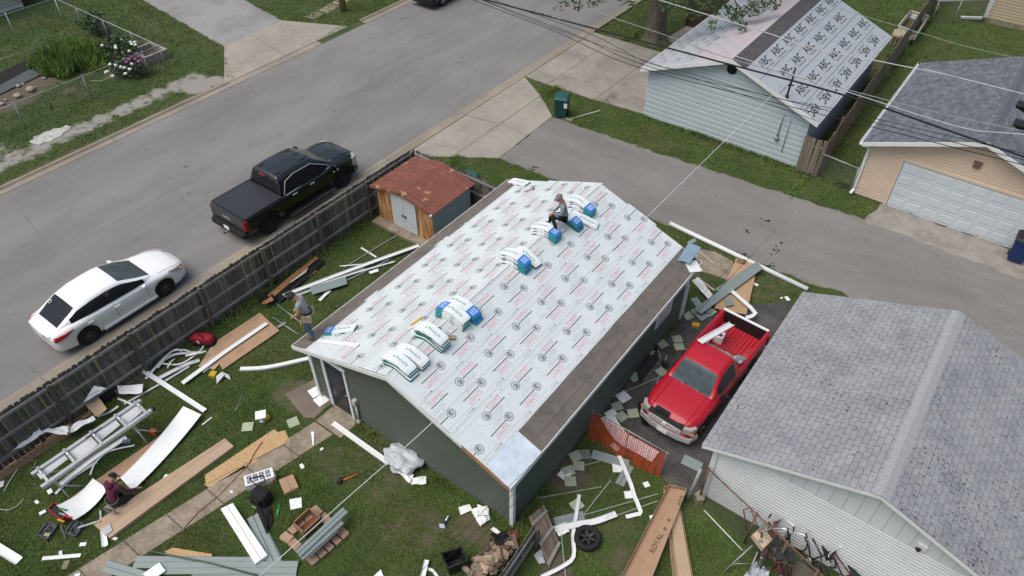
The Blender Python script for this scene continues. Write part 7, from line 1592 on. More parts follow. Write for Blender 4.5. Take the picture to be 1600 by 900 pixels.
trim('white_strip', 'second white channel under the near end of the brake', [(87, 772), (112, 748), (152, 722)], .08, z=.04, lip=.03)
panel('white_scrap', 'small white block under the near leg of the brake', 'scrap', [(73, 767), (80, 763), (83, 769), (76, 773)], white_sheet, z=.1)
b = MB(); b.box(at(240, 675, .09), (.15, .12, .18), .5); solo(b, 'orange_box', 'small orange box beside the far leg of the brake', 'box', mat('orange_box', (.62, .10, .03), .6))
b = MB(); b.box(at(198, 690, .07), (.22, .10, .10), .7); solo(b, 'blue_grey_tool', 'blue grey clamp lying by the end of the white channel', 'tool', mat('blue_grey_plastic', (.14, .2, .25), .5))
# ---- white coil sheet on cardboard
panel('cardboard_strip', 'long brown cardboard strip lying beneath the wide white coil sheet', 'cardboard', [(90, 792), (292, 652), (304, 664), (104, 808)], card, z=.04, th=.01, nx=16)
panel('coil_sheet', 'wide white coil sheet sloping away from the kneeling person up the lawn', 'metal sheet', [(190, 750), (288, 638), (316, 651), (209, 770)], white_sheet, z=.10, th=.004, bend=.10, nx=20)
panel('coil_sheet', 'wide white coil sheet left of the kneeling person with its end over the tool box', 'metal sheet', [(92, 794), (148, 752), (171, 768), (119, 817)], white_sheet, z=.13, th=.004, bend=.14, nx=20)
# ---- tool box and trays
tb = thing('tool_box', 'open red tool box with tools at the end of the white sheet', 'tool box', at(93, 806)); q = px((80, 803), (92, 792), (112, 812), (101, 820), z=0)
b = MB()
for i in range(4):
    a, c = q[i], q[(i + 1) % 4]; b.plate([a, c, c + Vector((0, 0, .26)), a + Vector((0, 0, .26))], (c - a).cross(Vector((0, 0, 1))) * (1 if (q[1] - q[0]).cross(q[2] - q[0]).z > 0 else -1), .02)
b.add(q, [(0, 1, 2, 3)]); b.build('box_wall', mat('red_plastic', (.30, .02, .03), .5, .15, 8), tb)
b = MB(); b.prism([(v.x, v.y) for v in [sum(q, Vector()) / 4 + (v - sum(q, Vector()) / 4) * .9 for v in q]], .02, .2); b.build('tray', black_plast, tb)
for i, (m_, dx, dy) in enumerate(((mat('green_tool', (.02, .2, .1), .5), -.12, .08), (mat('yellow_tool', (.5, .3, .03), .5), .14, -.12), (steel, 0, 0), (mat('red_tool', (.35, .03, .03), .5), .2, .05))):
    b = MB(); b.tube([at(96, 805, .24) + Vector((dx - .1, dy, 0)), at(96, 805, .26) + Vector((dx + .1, dy + .07, 0))], .03, 6); b.build('hand_tool', m_, tb)
tray_m = mat('grey_case', (.075, .08, .095), .6, .15, 9)
for i, (pts, lab) in enumerate((([(60, 838), (77, 818), (93, 823), (76, 847)], 'open grey tool case half left of the pair below the white sheet'), ([(103, 835), (118, 815), (135, 821), (120, 842)], 'open grey tool case half right of the pair below the white sheet'))):
    q = px(*pts, z=0); cen = sum(q, Vector()) / 4; t = thing('tool_case', lab, 'tool case', Vector((cen.x, cen.y, 0)), 0, 'open grey tool case halves'); b = MB(); b.prism([(v.x, v.y) for v in q], 0, .05); b.build('case_base', tray_m, t)
    b = MB()
    for k in range(4): b.plate([q[k] + Vector((0, 0, .04)), q[(k + 1) % 4] + Vector((0, 0, .04)), q[(k + 1) % 4] + Vector((0, 0, .11)), q[k] + Vector((0, 0, .11))], (q[k] + q[(k + 1) % 4]) / 2 - cen, .025)
    b.build('case_rim', tray_m, t)
    for k in range(7):
        u, v = R.uniform(.2, .8), R.uniform(.2, .8); p = q[0].lerp(q[1], u).lerp(q[3].lerp(q[2], u), v); b = MB(); b.box(p + Vector((0, 0, .06)), (R.uniform(.06, .16), R.uniform(.04, .08), .03), R.uniform(0, 3)); b.build('moulding', black_plast if k % 2 else tray_m, t)
b = MB(); b.box(at(74, 836, .10), (.15, .08, .06), .4); solo(b, 'tan_drill_pack', 'tan battery pack lying in the left grey tool case', 'battery', mat('tan_plastic', (.33, .28, .16), .6))
trim('grey_strip', 'thin grey metal angle lying across the right grey case', [(122, 825), (157, 814)], .05, m=steel, z=.14, lip=0, th=.02)
trim('grey_strip', 'thin metal angle pointing up beside the white gutter piece', [(157, 798), (158, 816)], .05, m=steel, z=.06, lip=0, th=.02)
trim('grey_strip', 'thin dark strip sticking out below the red tool box', [(95, 821), (103, 842)], .04, m=tray_m, z=.03, lip=0, th=.02)
panel('white_gutter_piece', 'short white gutter piece at the lower end of the long tan carton', 'gutter piece', [(156, 818), (164, 814), (170, 852), (160, 856)], white_sheet, z=.05, bend=.04)
panel('silver_plate', 'square silver sheet lying on the white gutter piece', 'metal sheet', [(157, 827), (172, 819), (176, 829), (164, 838)], alu, z=.14)
# ---- long tan carton, boards
t, c4 = carton('long_tan_carton', 'long flat tan carton lying beside the garden path', [(148, 822), (353, 689), (367, 701), (174, 844)], .12, m=card2)
def osb_board(label, pts, z):
    q = px(*pts, z=z); COVER.append([(p.x, p.y) for p in q]); b = MB(); b.prism([(v.x, v.y) for v in q], z, z + .014); return solo(b, 'strand_board', label, 'strand board', osb)
osb_board('longest strand board sheet lying beside the garden path', [(320, 743), (428, 671), (450, 687), (446, 693), (322, 757)], .03)
osb_board('strand board offcut poking out from under the longest sheet', [(432, 676), (446, 673), (453, 690), (440, 697)], .012)
osb_board('narrow strand board strip under the lower edge of the long sheet', [(319, 757), (400, 716), (402, 721), (326, 762)], .012)
osb_board('small strand board scrap above the grey siding lengths', [(258, 862), (270, 856), (331, 866), (332, 872), (262, 870)], .03)
cord = [at(410, 690, .06), at(398, 707, .06), at(390, 722, .06), at(380, 735, .03), at(340, 776, .035), at(310, 800, .035), at(290, 822, .035), at(282, 842, .03)]
b = MB(); b.tube(cord, .012, 6); solo(b, 'extension_cord', 'thin red brown cord crossing the strand board and garden path', 'cord', mat('red_cord', (.22, .06, .04), .6))
# ---- grey siding lengths along the bottom edge
def siding_len(label, pa, pb, w_, z):
    cover([at(*pa, z), at(*pb, z)], w_); b = MB(); h = w_ / 2; b.sweep([at(*pa, z), at(*pb, z)], [(-h, 0), (h, 0), (h, .012), (h * .15, .035), (0, .01), (-h * .85, .035), (-h, .012)]); return solo(b, 'siding_length', label, 'siding', grey_sid, 'loose grey siding lengths')
siding_len('grey siding length at the far left of the pile along the bottom edge', (165, 884), (300, 925), .30, .02)
siding_len('uppermost grey siding length of the pile along the bottom edge', (211, 878), (400, 880), .32, .03)
siding_len('middle grey siding length of the pile along the bottom edge', (240, 888), (465, 886), .32, .06)
siding_len('lowest grey siding length cut by the bottom edge', (300, 899), (462, 902), .30, .03)
b = MB(); b.tube([at(234, 861, .10), at(330, 880, .12), at(425, 905, .12)], .022, 6); solo(b, 'dark_rod', 'thin dark green rod lying across the grey siding pile', 'rod', green_sid)
panel('white_tile', 'white square sheet lying on the grey siding pile', 'sheet', [(223, 897), (249, 879), (259, 892), (236, 908)], white_sheet, z=.13)
t, c4 = carton('white_carton', 'long white carton lying on the lawn left of the grey siding offcut', [(347, 800), (366, 791), (420, 872), (401, 886)], .16, m=white_sheet, cat='carton')
siding_len('grey siding offcut beside the long white carton', (396, 806), (432, 884), .34, .04)
siding_len('second grey siding offcut partly under the first beside the white carton', (404, 812), (436, 876), .20, .02)
# ---- roller bag, printed white box, small boxes
bp = at(410, 785); bag = thing('roller_bag', 'black wheeled bag with its handle pulled up on the grass by the printed white box', 'bag', bp)
b = MB(); b.add(*padded(bp + Vector((0, .05, .24)), (.48, .34, .46), .15, .28, .05), 0, True); b.build('bag_body', black_cloth, bag)
b = MB()
h0, h1 = at(390, 748, .62), at(412, 743, .62)
b.tube([bp + Vector((-.16, .12, .44)), h0], .016, 6); b.tube([bp + Vector((.14, .16, .44)), h1], .016, 6); b.tube([h0, h1], .022, 6); b.build('handle', black_plast, bag)
b = MB(); b.add(*padded(bp + Vector((-.02, -.14, .24)), (.36, .12, .28), .15, .28, .05), 0, True); b.build('pocket', black_cloth, bag); b = MB(); b.box(bp + Vector((.08, -.28, .22)), (.15, .02, .03), .2); b.build('badge', steel, bag)
panel('black_cloth', 'black cloth trailing on the grass below the wheeled bag', 'cloth', [(400, 795), (424, 795), (426, 815), (417, 836)], black_cloth, z=.05, crumple=.12, nx=10)
wb_, c4 = carton('printed_white_box', 'white box printed with two rows of black squares standing on the path edge', [(384, 752), (428, 738), (432, 752), (387, 768)], .24, m=white_sheet, cat='box')
c4s = [p + Vector((0, 0, .25)) for p in px((384, 752), (428, 738), (432, 752), (387, 768), z=0)]
b = MB()
for r_ in range(2):
    for c_ in range(4):
        f = lambda u, v: c4s[0].lerp(c4s[1], u).lerp(c4s[3].lerp(c4s[2], u), v)
        u0, v0 = .08 + c_ * .215, .12 + r_ * .42
        b.add([f(u0, v0), f(u0 + .17, v0), f(u0 + .17, v0 + .32), f(u0, v0 + .32)], [(0, 1, 2, 3)])
b.build('printed_squares', ink_dark, wb_)
b = MB()
for r_ in range(2):
    for c_ in range(4):
        u0, v0 = .08 + c_ * .215, .12 + r_ * .42; b.add([f(u0 + .055, v0 + .1) + Vector((0, 0, .002)), f(u0 + .115, v0 + .1) + Vector((0, 0, .002)), f(u0 + .115, v0 + .22) + Vector((0, 0, .002)), f(u0 + .055, v0 + .22) + Vector((0, 0, .002))], [(0, 1, 2, 3)])
b.build('printed_spots', ink_mid, wb_)
p0, p1 = c4s[3] - Vector((0, 0, .12)), c4s[2] - Vector((0, 0, .12)); nf = Vector(((p1 - p0).y, -(p1 - p0).x, 0)).normalized(); q = (p0 + p1) / 2 + nf * .008; b = MB(); d = (p1 - p0).normalized()
ring(b, lambda u, v: q + d * u + Vector((0, 0, v)), 0, 0, .03, .07, 14); b.build('printed_emblem', ink_dark, wb_)
t, c4 = carton('tan_carton', 'small tan carton sticking out behind the printed white box', [(420, 752), (431, 742), (434, 748), (427, 757)], .16, m=card2)
t, c4 = carton('square_carton', 'square brown carton with a label on the grass right of the wheeled bag', [(437, 754), (459, 745), (468, 765), (446, 776)], .13, m=card)
ground_text('= =', (450, 767), (462, 761), .10, .142, ink_brown, 'carton_print', t)
panel('white_paper', 'single white sheet of paper on the grass below the square brown carton', 'paper', [(452, 781), (471, 777), (472, 793), (454, 797)], white_paper, z=.03, th=.004, crumple=.02)
b = MB(); b.tube([at(433, 806, .03), at(437, 788, .03)], .03, 8); b.tube([at(437, 788, .03), at(438, 782, .03)], .012, 6); solo(b, 'green_bottle', 'slim green bottle lying on the grass below the wheeled bag', 'bottle', mat('green_plastic', (.03, .28, .08), .3))
panel('white_wedge', 'thin white wedge offcut on the garden path near the door', 'offcut', [(486, 675), (491, 675), (490.5, 696), (488.5, 696)], white_sheet, z=.04)
for i, (x, y, s_, lab) in enumerate(((58, 785, .13, 'upper of two white chips below the near leg of the brake'), (67, 801, .16, 'lower of two white chips left of the red tool box'), (95, 865, .14, 'white chip above the short white strip at lower left'), (130, 851, .16, 'upright white chip right of the grey tool cases'), (259, 747, .2, 'small translucent chip between the coil sheet and tan carton'), (362, 769, .09, 'tiny white chip on the garden path'), (503, 702, .10, 'tiny white chip on the lawn right of the path wedge'), (472, 729, .16, 'small white square chip above the square brown carton'), (121, 899, .12, 'white chip on the path at the bottom edge'), (103, 883, .22, 'grey lump in the grass near the path at lower left'), (180, 842, .12, 'small white loop at the end of the tan carton'), (1153, 437, .1, 'white chip on the gravel below the tan board'), (1181, 445, .16, 'white bent chip on the gravel at the far end of the lot'), (1221, 466, .1, 'small white chip left of the angled one near the grey roof'), (1230, 467, .2, 'angled white chip on the gravel nearest the grey roof'), (1057, 527, .09, 'tiny white chip beside the fallen tiles near the red pickup'))):
    b = MB(); p = at(x, y, .02); b.box(p + Vector((0, 0, .01)), (s_, s_ * .6, .03), i * 1.3); solo(b, 'white_chip', lab, 'scrap', white_sheet if i != 9 else conc)
trim('white_gutter', 'broken white gutter length at the lower left edge', [(-20, 846), (30, 877)], .22, z=.05, lip=.06)
trim('white_strip', 'short white strip with ragged end on the lawn at lower left', [(66, 873), (126, 868)], .10, z=.04, lip=.02)
for i, (pts, lab) in enumerate((([(620, 660), (632, 617), (646, 614), (637, 662)], ''),)): pass
# ---- planter with pavers
pl = thing('paver_planter', 'square timber planter ringed by tan pavers with grey siding laid across it', 'planter', at(492, 838)); cA, cB, cC, cD = [at(*q) for q in ((437, 842), (494, 792), (548, 836), (490, 886))]
for i in range(4):
    a, c = (cA, cB, cC, cD)[i], (cB, cC, cD, cA)[i]; d = (c - a); L_ = d.length; n_ = 5 if i in (0, 2) else 4
    inn = (sum((cA, cB, cC, cD), Vector()) / 4 - (a + c) / 2).normalized()
    for k in range(n_):
        p = a + d * ((k + .5) / n_) + inn * .11; b = MB(); b.box(p + Vector((0, 0, .05 + R.uniform(0, .02))), (L_ / n_ - R.uniform(.02, .06), .22, .10), atan2(d.y, d.x) + R.gauss(0, .05)); b.build('paver', brick_m, pl)
pb_ = [at(*q) for q in ((461, 827), (487, 803), (505, 818), (478, 843))]; b = MB(); b.prism([(v.x, v.y) for v in pb_], .02, .08); b.build('planter_floor', mat('rust_floor', (.18, .06, .025), .8, .3, 5), pl)
for i in range(4):
    a, c = pb_[i], pb_[(i + 1) % 4]; b = MB(); nr = (a + c) / 2 - sum(pb_, Vector()) / 4; b.plate([a, c, c + Vector((0, 0, .34)), a + Vector((0, 0, .34))], nr, .03); b.build('planter_side', mat('planter_board', (.25, .15, .09), .85, .2, 5), pl)
pb2 = [at(*q) for q in ((486, 860), (522, 830), (534, 842), (498, 872))]; b = MB(); b.prism([(v.x, v.y) for v in pb2], .01, .05); b.build('planter_soil', mat('dark_red_soil', (.045, .018, .015), .9, .4, 9), pl)
siding_len('grey siding bundle laid over the paver planter, its upper length', (540, 797), (466, 866), .22, .42)
siding_len('grey siding bundle laid over the paver planter, its lower length', (534, 815), (470, 872), .20, .38)
siding_len('short grey siding length at the lower edge of the planter bundle', (526, 828), (482, 868), .14, .34)
# ---- right of the path
trim('white_board', 'long white board pointing from the path toward the clear plastic bag', [(520, 661), (560, 690), (608, 724)], .16, z=.05, lip=.02, smooth_n=0, cat='board')
b = MB(); b.blob(at(630, 716, .2), (.55, .40, .20), 12, .36, 4, freq=2.2, smooth=False); solo(b, 'plastic_bag', 'crumpled clear plastic bag lying against the green garage wall', 'plastic bag', plastic_white)
panel('wrapping_paper', 'rumpled white wrapping strip curling below the plastic bag', 'wrapping', [(612, 730), (622, 728), (647, 744), (640, 757)], white_paper, z=.06, crumple=.10, nx=12)
panel('wrapping_paper', 'flat white tail of the rumpled wrapping strip', 'wrapping', [(640, 748), (666, 744), (666, 757), (642, 757)], white_paper, z=.05, crumple=.06, nx=8)
ax = thing('splitting_maul', 'orange handled maul lying on the lawn below the white board', 'maul', at(545, 746)); b = MB(); b.tube([at(536, 750, .04), at(562, 740, .04)], .022, 8); b.build('handle', mat('orange_handle', (.52, .12, .03), .5), ax); b = MB(); b.box(at(531, 751, .05), (.10, .16, .10), .3); b.build('head', black_plast, ax)
panel('white_sheet', 'left white sheet of the papers by the garage corner', 'sheet', [(716, 793), (734, 788), (738, 797), (720, 805)], white_sheet, z=.03, crumple=.01)
panel('white_sheet', 'larger folded white sheet by the garage corner', 'sheet', [(735, 797), (762, 790), (766, 812), (751, 824)], white_sheet, z=.04, crumple=.06)
panel('white_sheet', 'narrow white flap on top of the folded sheet by the garage corner', 'sheet', [(746, 788), (764, 796), (763, 805), (745, 806)], white_paper, z=.12, crumple=.03)
panel('dark_wrapper', 'small black and blue wrapper on the lawn left of the garage corner', 'wrapper', [(692, 818), (700, 804), (704, 807), (695, 822)], mat('navy_wrapper', (.02, .03, .05), .5), z=.03, crumple=.03)
panel('pale_wrapper', 'pale blue wrapper beneath the black one on the lawn', 'wrapper', [(686, 819), (696, 819), (695, 826), (687, 825)], mat('pale_blue_wrapper', (.36, .46, .54), .5), z=.03, crumple=.02)
panel('pale_label', 'white label on the black and blue wrapper', 'label', [(695, 813), (700, 806), (702, 807), (697, 814)], white_paper, z=.05)
# ---- firewood, bucket, tarp
bk = thing('black_bucket', 'square black tub standing open beside the firewood heap', 'tub', at(712, 885)); h = .50; q = [at(*p_, h) for p_ in ((690, 864), (721, 854), (731, 876), (699, 888))]; cen = sum(q, Vector()) / 4
b = MB(); qb = [Vector((cen.x, cen.y, .01)) + (v - cen) * .78 for v in q]; qi = [cen + (v - cen) * .9 for v in q]; qf = [Vector((cen.x, cen.y, .05)) + (v - cen) * .70 for v in q]
for i in range(4):
    j = (i + 1) % 4; b.add([q[i], q[j], qb[j], qb[i]], [(0, 1, 2, 3)]); b.add([q[i], q[j], qi[j], qi[i]], [(0, 1, 2, 3)]); b.add([qi[i], qi[j], qf[j], qf[i]], [(0, 1, 2, 3)])
b.add(qf, [(0, 1, 2, 3)]); b.build('tub_wall', mat('black_green_plastic', (.012, .016, .015), .5, .15, 6), bk)
b = MB(); b.tube(q + [q[0]], .022, 6); b.build('rim', black_plast, bk)
wd = mat('split_wood', (.33, .26, .19), .9, .3, 6, col2=(.17, .13, .095), mixs=4, orand=.45); wd2 = mat('log_bark', (.10, .08, .062), .95, .3, 7, bump=.4, orand=.3)
wp = thing('firewood_pile', 'heap of split firewood logs behind the low wooden fence', 'firewood', at(768, 872)); rr = random.Random(8)
for k in range(85):
    u, v = rr.random(), rr.gauss(.5, .22); p = at(738 + 62 * u + 22 * (v - .5), 900 - 56 * u + 26 * (v - .5), .05 + .34 * rr.random() * max(0, 1 - abs(v - .5) * 1.6)); a = rr.uniform(0, pi); L_ = rr.uniform(.24, .42); el = rr.gauss(0, .25)
    d = Vector((cos(a) * cos(el), sin(a) * cos(el), sin(el))); r = rr.uniform(.045, .085); kk = rr.choice((3, 4, 6)); pr = [(r * cos(2 * pi * j / kk + .3) * rr.uniform(.8, 1.2), r * sin(2 * pi * j / kk + .3) * rr.uniform(.8, 1.2)) for j in range(kk)]
    b = MB(); b.sweep([p - d * L_ / 2, p + d * L_ / 2], pr); b.build('log', wd if rr.random() < .72 else wd2, wp)
panel('black_tarp', 'black tarp scrap lying on the top end of the firewood', 'tarp', [(766, 836), (790, 832), (798, 845), (776, 856)], black_cloth, z=.36, crumple=.14)
panel('white_scrap', 'folded white scrap beside the black tarp at the firewood', 'scrap', [(766, 828), (772, 824), (785, 834), (778, 836)], white_sheet, z=.25, crumple=.04)
panel('red_scrap', 'dull red scrap between the garage corner and the firewood fence', 'scrap', [(790, 832), (808, 828), (812, 842), (798, 846)], mat('dull_red', (.16, .045, .035), .9, .2, 6), z=.05, crumple=.05)
trim('white_strip', 'white trim leaning at the bottom edge left of the black tub', [(660, 905), (667, 875)], .12, z=.10)
trim('white_strip', 'short curved white trim right of the leaning one at the bottom edge', [(666, 889), (676, 892), (684, 903)], .07, z=.05, lip=.02)
panel('white_sheet', 'white sheet corner at the bottom edge of the lawn', 'sheet', [(580, 904), (595, 890), (601, 905), (590, 912)], white_sheet, z=.03)
# ---- wheel and trim by the gate
tw = thing('spare_tyre', 'spare black tyre on a dark rim lying flat by the old gate', 'tyre', at(918, 840)); p = at(918, 841, .12)
b = MB(); b.lathe([(.20, -.10), (.31, -.11), (.345, -.06), (.345, .06), (.31, .11), (.22, .09), (.20, .03), (.20, -.1)], p, 28); b.build('tyre', dark_rub, tw)
b = MB(); b.lathe([(.20, .05), (.19, .02), (.17, -.03), (.05, -.03), (.0, -.03)], p, 24); b.build('rim', black_plast, tw)
for k in range(6):
    a = k * pi / 3 + .2; b = MB(); b.sweep([p + Vector((cos(a) * .04, sin(a) * .04, .02)), p + Vector((cos(a) * .195, sin(a) * .195, .045))], [(-.025, -.012), (.025, -.012), (.03, .012), (-.03, .012)]); b.build('spoke', mat('dark_spoke', (.035, .033, .035), .45), tw)
trim('white_strip', 'bent white trim standing out past the loose wheel down to the bottom edge', [(905, 773), (899, 812), (895, 836), (896, 870), (878, 886), (846, 902)], .10, z=.08, lip=.03, smooth_n=3)
trim('white_strip', 'wide crumpled white trim lying against the loose wheel', [(867, 828), (900, 820), (930, 815), (963, 803)], .17, z=.10, lip=.03)
panel('white_sheet', 'crumpled white sheet between the old gate and the loose wheel', 'sheet', [(866, 824), (884, 816), (890, 832), (873, 838)], white_sheet, z=.06, crumple=.06)
panel('white_sheet', 'pale bent sheet under the lower end of the old gate', 'sheet', [(834, 868), (846, 858), (852, 880), (842, 882)], plastic_white, z=.03, crumple=.03)
trim('white_strip', 'bent white trim crossing the lawn below the orange net', [(956, 694), (966, 704)], .16, z=.04, lip=.02)
trim('white_strip', 'kinked white trim running down the lawn from the grey siding to a white foot', [(967, 712), (985, 755), (991, 775), (1001, 800), (994, 804), (978, 808)], .11, z=.06, lip=.02, smooth_n=2)
siding_len('grey siding length lying across the lawn below the orange net', (925, 709), (982, 726), .30, .02)
siding_len('dark grey siding piece under the kinked white trim', (984, 728), (968, 758), .26, .03)
siding_len('grey siding piece beneath the wide crumpled trim near the gate', (866, 816), (912, 805), .26, .02)
for i, (a, c, lab) in enumerate((((838, 779), (940, 761), 'thin green strip nearest the garage corner on the right lawn'), ((895, 810), (1028, 772), 'upper of two long thin green strips ending at the long cartons'), ((912, 824), (1028, 783), 'lower of two long thin green strips ending at the long cartons'), ((892, 733), (948, 718), 'thin strip beside the grey siding below the net'), ((912, 804), (955, 750), 'thin pale strip slanting across the right lawn'), ((876, 826), (884, 902), 'thin strip running down past the old gate'))):
    b = MB(); b.strip([at(*a, .03), at(*c, .03)], .035, .015); solo(b, 'thin_strip', lab, 'strip', mat('thin_strip%d' % i, (.20, .24, .2), .7), 'thin strips on the right lawn')
# ---- loose tiles
tiles = [((888, 736), 20, 'tile next to a white one against the garage wall', shake), ((904, 728), -5, 'uppermost tile of the overlapping group by the garage wall', shake), ((899, 713), 25, 'tile farthest up the wall in the overlapping group', shake), ((891, 752), 3, 'tile lowest of the group near the garage corner', shake), ((913, 710), 0, 'brown grey tile beside the overlapping group by the wall', mat('brown_grey_tile', (.17, .165, .165), .9)),
  ((901, 789), 35, 'tile under the bent white trim near the wheel', shake), ((964, 635), 20, 'tile beside the white sheet behind the orange net', shake), ((971, 651), 40, 'tile just behind the orange net rail', shake), ((989, 646), 8, 'square tile in front of the red pickup bumper', shake), ((991, 589), 30, 'tile nearest the red pickup mirror along the wall', shake), ((1023, 554), 5, 'tile alone on the gravel beside the wall', shake), ((1035, 538), 35, 'broken tile nearest the garage wall on the gravel', shake), ((1058, 530), 12, 'upper of two touching tiles by the pickup bed', shake), ((1061, 542), 8, 'lower of two touching tiles by the pickup bed', shake), ((1033, 581), 35, 'tile partly hidden beside the pickup hood', shake), ((1075, 494), 30, 'tile at the foot of the far garage corner', shake), ((1110, 487), 40, 'tile under the siding pile by the pickup tailgate', shake), ((387, 667), 5, 'tile alone on the front lawn left of the small table', shake), ((458, 660), 30, 'tile alone on the front lawn near the path', shake)]
for i, ((x, y), rz, lab, m_) in enumerate(tiles):
    b = MB(); p = at(x, y, .02 + .012 * (i % 3)); cover([p - Vector((.13, .1, 0)), p + Vector((.13, .1, 0))], .3); s_ = .30; rot = Matrix.Rotation(radians(rz) + YAW, 3, 'Z') @ Matrix.Rotation(R.gauss(0, .05), 3, 'X')
    for k in range(4): b.box(p + rot @ Vector((0, -s_ * .75 / 2 + k * s_ * .24, .008 + .004 * k)), (s_ * 1.05, s_ * .25, .014 ), rot=rot)
    solo(b, 'shingle_tile', ('pale green ' if m_ is shake else 'flat ') + lab, 'shingle tile', m_, 'loose tiles on the ground')
for i, (x, y, rz, s_, lab) in enumerate(((882, 741, 50, .3, 'white square board under the green tile against the garage wall'), (966, 730, 0, .32, 'white square board at the kink of the trim on the right lawn'), (982, 773, 5, .22, 'white square board beside the lower kinked trim'), (1010, 757, 20, .16, 'small white square on the lawn below the orange net'), (1020, 809, 15, .15, 'small white square left of the long cartons'), (974, 620, 35, .36, 'white square board on the gravel by the garage wall'), (956, 648, 30, .34, 'white printed board leaning behind the orange net'), (1004, 582, 5, .16, 'small white square on the gravel by the garage wall'), (407, 648, 15, .30, 'white square sheet propped on a small stand in the front yard'), (493, 612, 40, .36, 'upper white square on the brown entry slab'), (502, 625, 45, .36, 'lower white square on the brown entry slab'))):
    b = MB(); p = at(x, y, .03 if i != 8 else .26); cover([p - Vector((s_ * .5, 0, 0)), p + Vector((s_ * .5, 0, 0))], s_); b.box(p, (s_, s_, .012), radians(rz) + YAW); o = solo(b, 'white_square', lab, 'board', white_sheet, 'white square boards on the ground')
st = thing('small_stand', 'small yellow and black tool on the grass under the white square', 'tool', at(413, 656)); b = MB(); b.blob(at(417, 652, .1), (.1, .09, .1), 2, .3, 2); b.build('tool_body', mat('yellow_saw', (.5, .27, .03), .5), st); b = MB(); b.lathe([(0, 0), (.12, 0), (.12, .02), (0, .02)], at(411, 656, .02), 16); b.build('blade', steel, st)
b = MB(); b.tube([at(367, 643, .03), at(376, 622, .03), at(379, 612, .03)], .012, 5); b.tube([at(367, 643, .03), at(380, 624, .03)], .012, 5); solo(b, 'wire_pieces', 'thin green wire offcut in the grass left of the white square', 'wire', mat('green_wire', (.18, .22, .17), .7))
trim('white_strip', 'tiny white strip beside the head of the wide white sheet', [(316, 664), (331, 652)], .04, z=.03, lip=0, th=.01)
siding_len('grey siding offcut on the gravel right of the orange net', (1067, 717), (1096, 731), .34, .03)
# white pieces seen through the net
trim('pale_board', 'curved pale panel lying on the ground behind the orange net', [(948, 650), (970, 682), (1000, 700), (1024, 714)], .42, z=.10, lip=0, th=.012, cat='panel', m=white_paper)
# ---- long cartons at the bottom
for i, (pts, lab, txt) in enumerate((([(1044, 761), (1072, 768), (1010, 925), (966, 912)], 'long open cardboard carton lettered on its flap, lying on top of the crossed pair', True), ([(1036, 764), (1056, 762), (1083, 915), (1052, 915)], 'long cardboard carton lying beneath the crossed pair', False))):
    zz = .16 if i == 0 else 0; t, c4 = carton('siding_carton', lab, pts, .14, m=card if i == 0 else card2, z=zz, open_top=True); q = px(*pts, z=zz + .145); f0_, f1_ = (q[0].lerp(q[1], .48), q[3].lerp(q[2], .48))
    b = MB(); b.sheet([f0_ + Vector((0, 0, .03)), q[1], q[2], f1_ + Vector((0, 0, .03))] if i == 0 else [q[0].lerp(q[1], .30), q[1], q[2], q[3].lerp(q[2], .30)], 4, 20, lambda u, v: .012 * sin(v * 9) * (1 - u), .008); b.build('flap', card if i == 0 else card2, t)
    if i == 0:
        ground_text('ROYAL', (1010, 880), (1041, 818), .19, .345, ink_brown, 'printed_letters', t); ground_text('ROYAL', (1060, 790), (1066, 772), .10, .345, ink_brown, 'printed_letters', t)
        b = MB(); e0 = at(1045, 812, .345); ring(b, lambda u, v: e0 + Vector((u, v, 0)), 0, 0, .02, .04, 12); e1 = at(1039, 826, .345); ring(b, lambda u, v: e1 + Vector((u, v, 0)), 0, 0, .02, .04, 12); b.build('printed_marks', ink_brown, t)
# ---- behind the red pickup
panel('tan_board', 'large tan board lying between the red pickup tailgate and the alley', 'board', [(1150, 404), (1184, 414), (1166, 492), (1116, 482)], mat('tan_board', (.40, .265, .16), .8, .1, 2), z=.14, th=.015)
siding_len('long grey siding length laid across the tan board', (1090, 487), (1187, 416), .30, .24); siding_len('second grey siding length beside the long one across the tan board', (1120, 455), (1184, 412), .20, .20)
for i, (a, c, w_, lab) in enumerate((((1084, 466), (1106, 496), .26, 'grey siding offcut at the left of the heap behind the pickup'), ((1082, 484), (1100, 500), .22, 'short grey siding offcut lowest in the heap behind the pickup'), ((1112, 488), (1088, 478), .2, 'grey siding offcut lying crosswise in the heap behind the pickup'))): siding_len(lab, a, c, w_, .03 + .03 * i)
panel('grey_siding_panel', 'short grey siding square on the tan board behind the tailgate', 'siding', [(1132, 466), (1142, 464), (1147, 477), (1135, 479)], grey_sid, z=.22, th=.02, nx=3, ny=3)
trim('white_strip', 'bent white corner trim lying over the tan board', [(1139, 452), (1160, 470), (1180, 490), (1166, 497)], .14, z=.24, lip=.04, smooth_n=2)
panel('white_sheet', 'large white sheet leaning at the far garage corner', 'sheet', [(1081, 438), (1092, 433), (1116, 464), (1108, 469)], white_sheet, zs=[.5, .6, .10, .06], crumple=.06)
trim('pale_batten', 'thin pale batten beside the leaning white sheet', [(1088, 434), (1116, 454)], .06, m=mat('pale_wood', (.44, .36, .27), .8), z=.4, lip=0, th=.03, cat='batten')
b = MB(); b.tube([at(1152, 408, .14), at(1164, 411, .14)], .13, 12); solo(b, 'short_log', 'short brown log at the far end of the tan board', 'log', mat('log_brown', (.20, .125, .075), .85, .25, 7))
b = MB(); b.tube([at(1047, 349, .08), at(1120, 384, .08), at(1262, 452, .08)], .085, 10); solo(b, 'long_white_pipe', 'long white pipe lying along the edge of the alley', 'pipe', white_trim)
panel('grey_scrap', 'grey green scrap beside the long white pipe', 'scrap', [(1074, 378), (1086, 372), (1088, 378), (1076, 382)], grey_sid, z=.02)
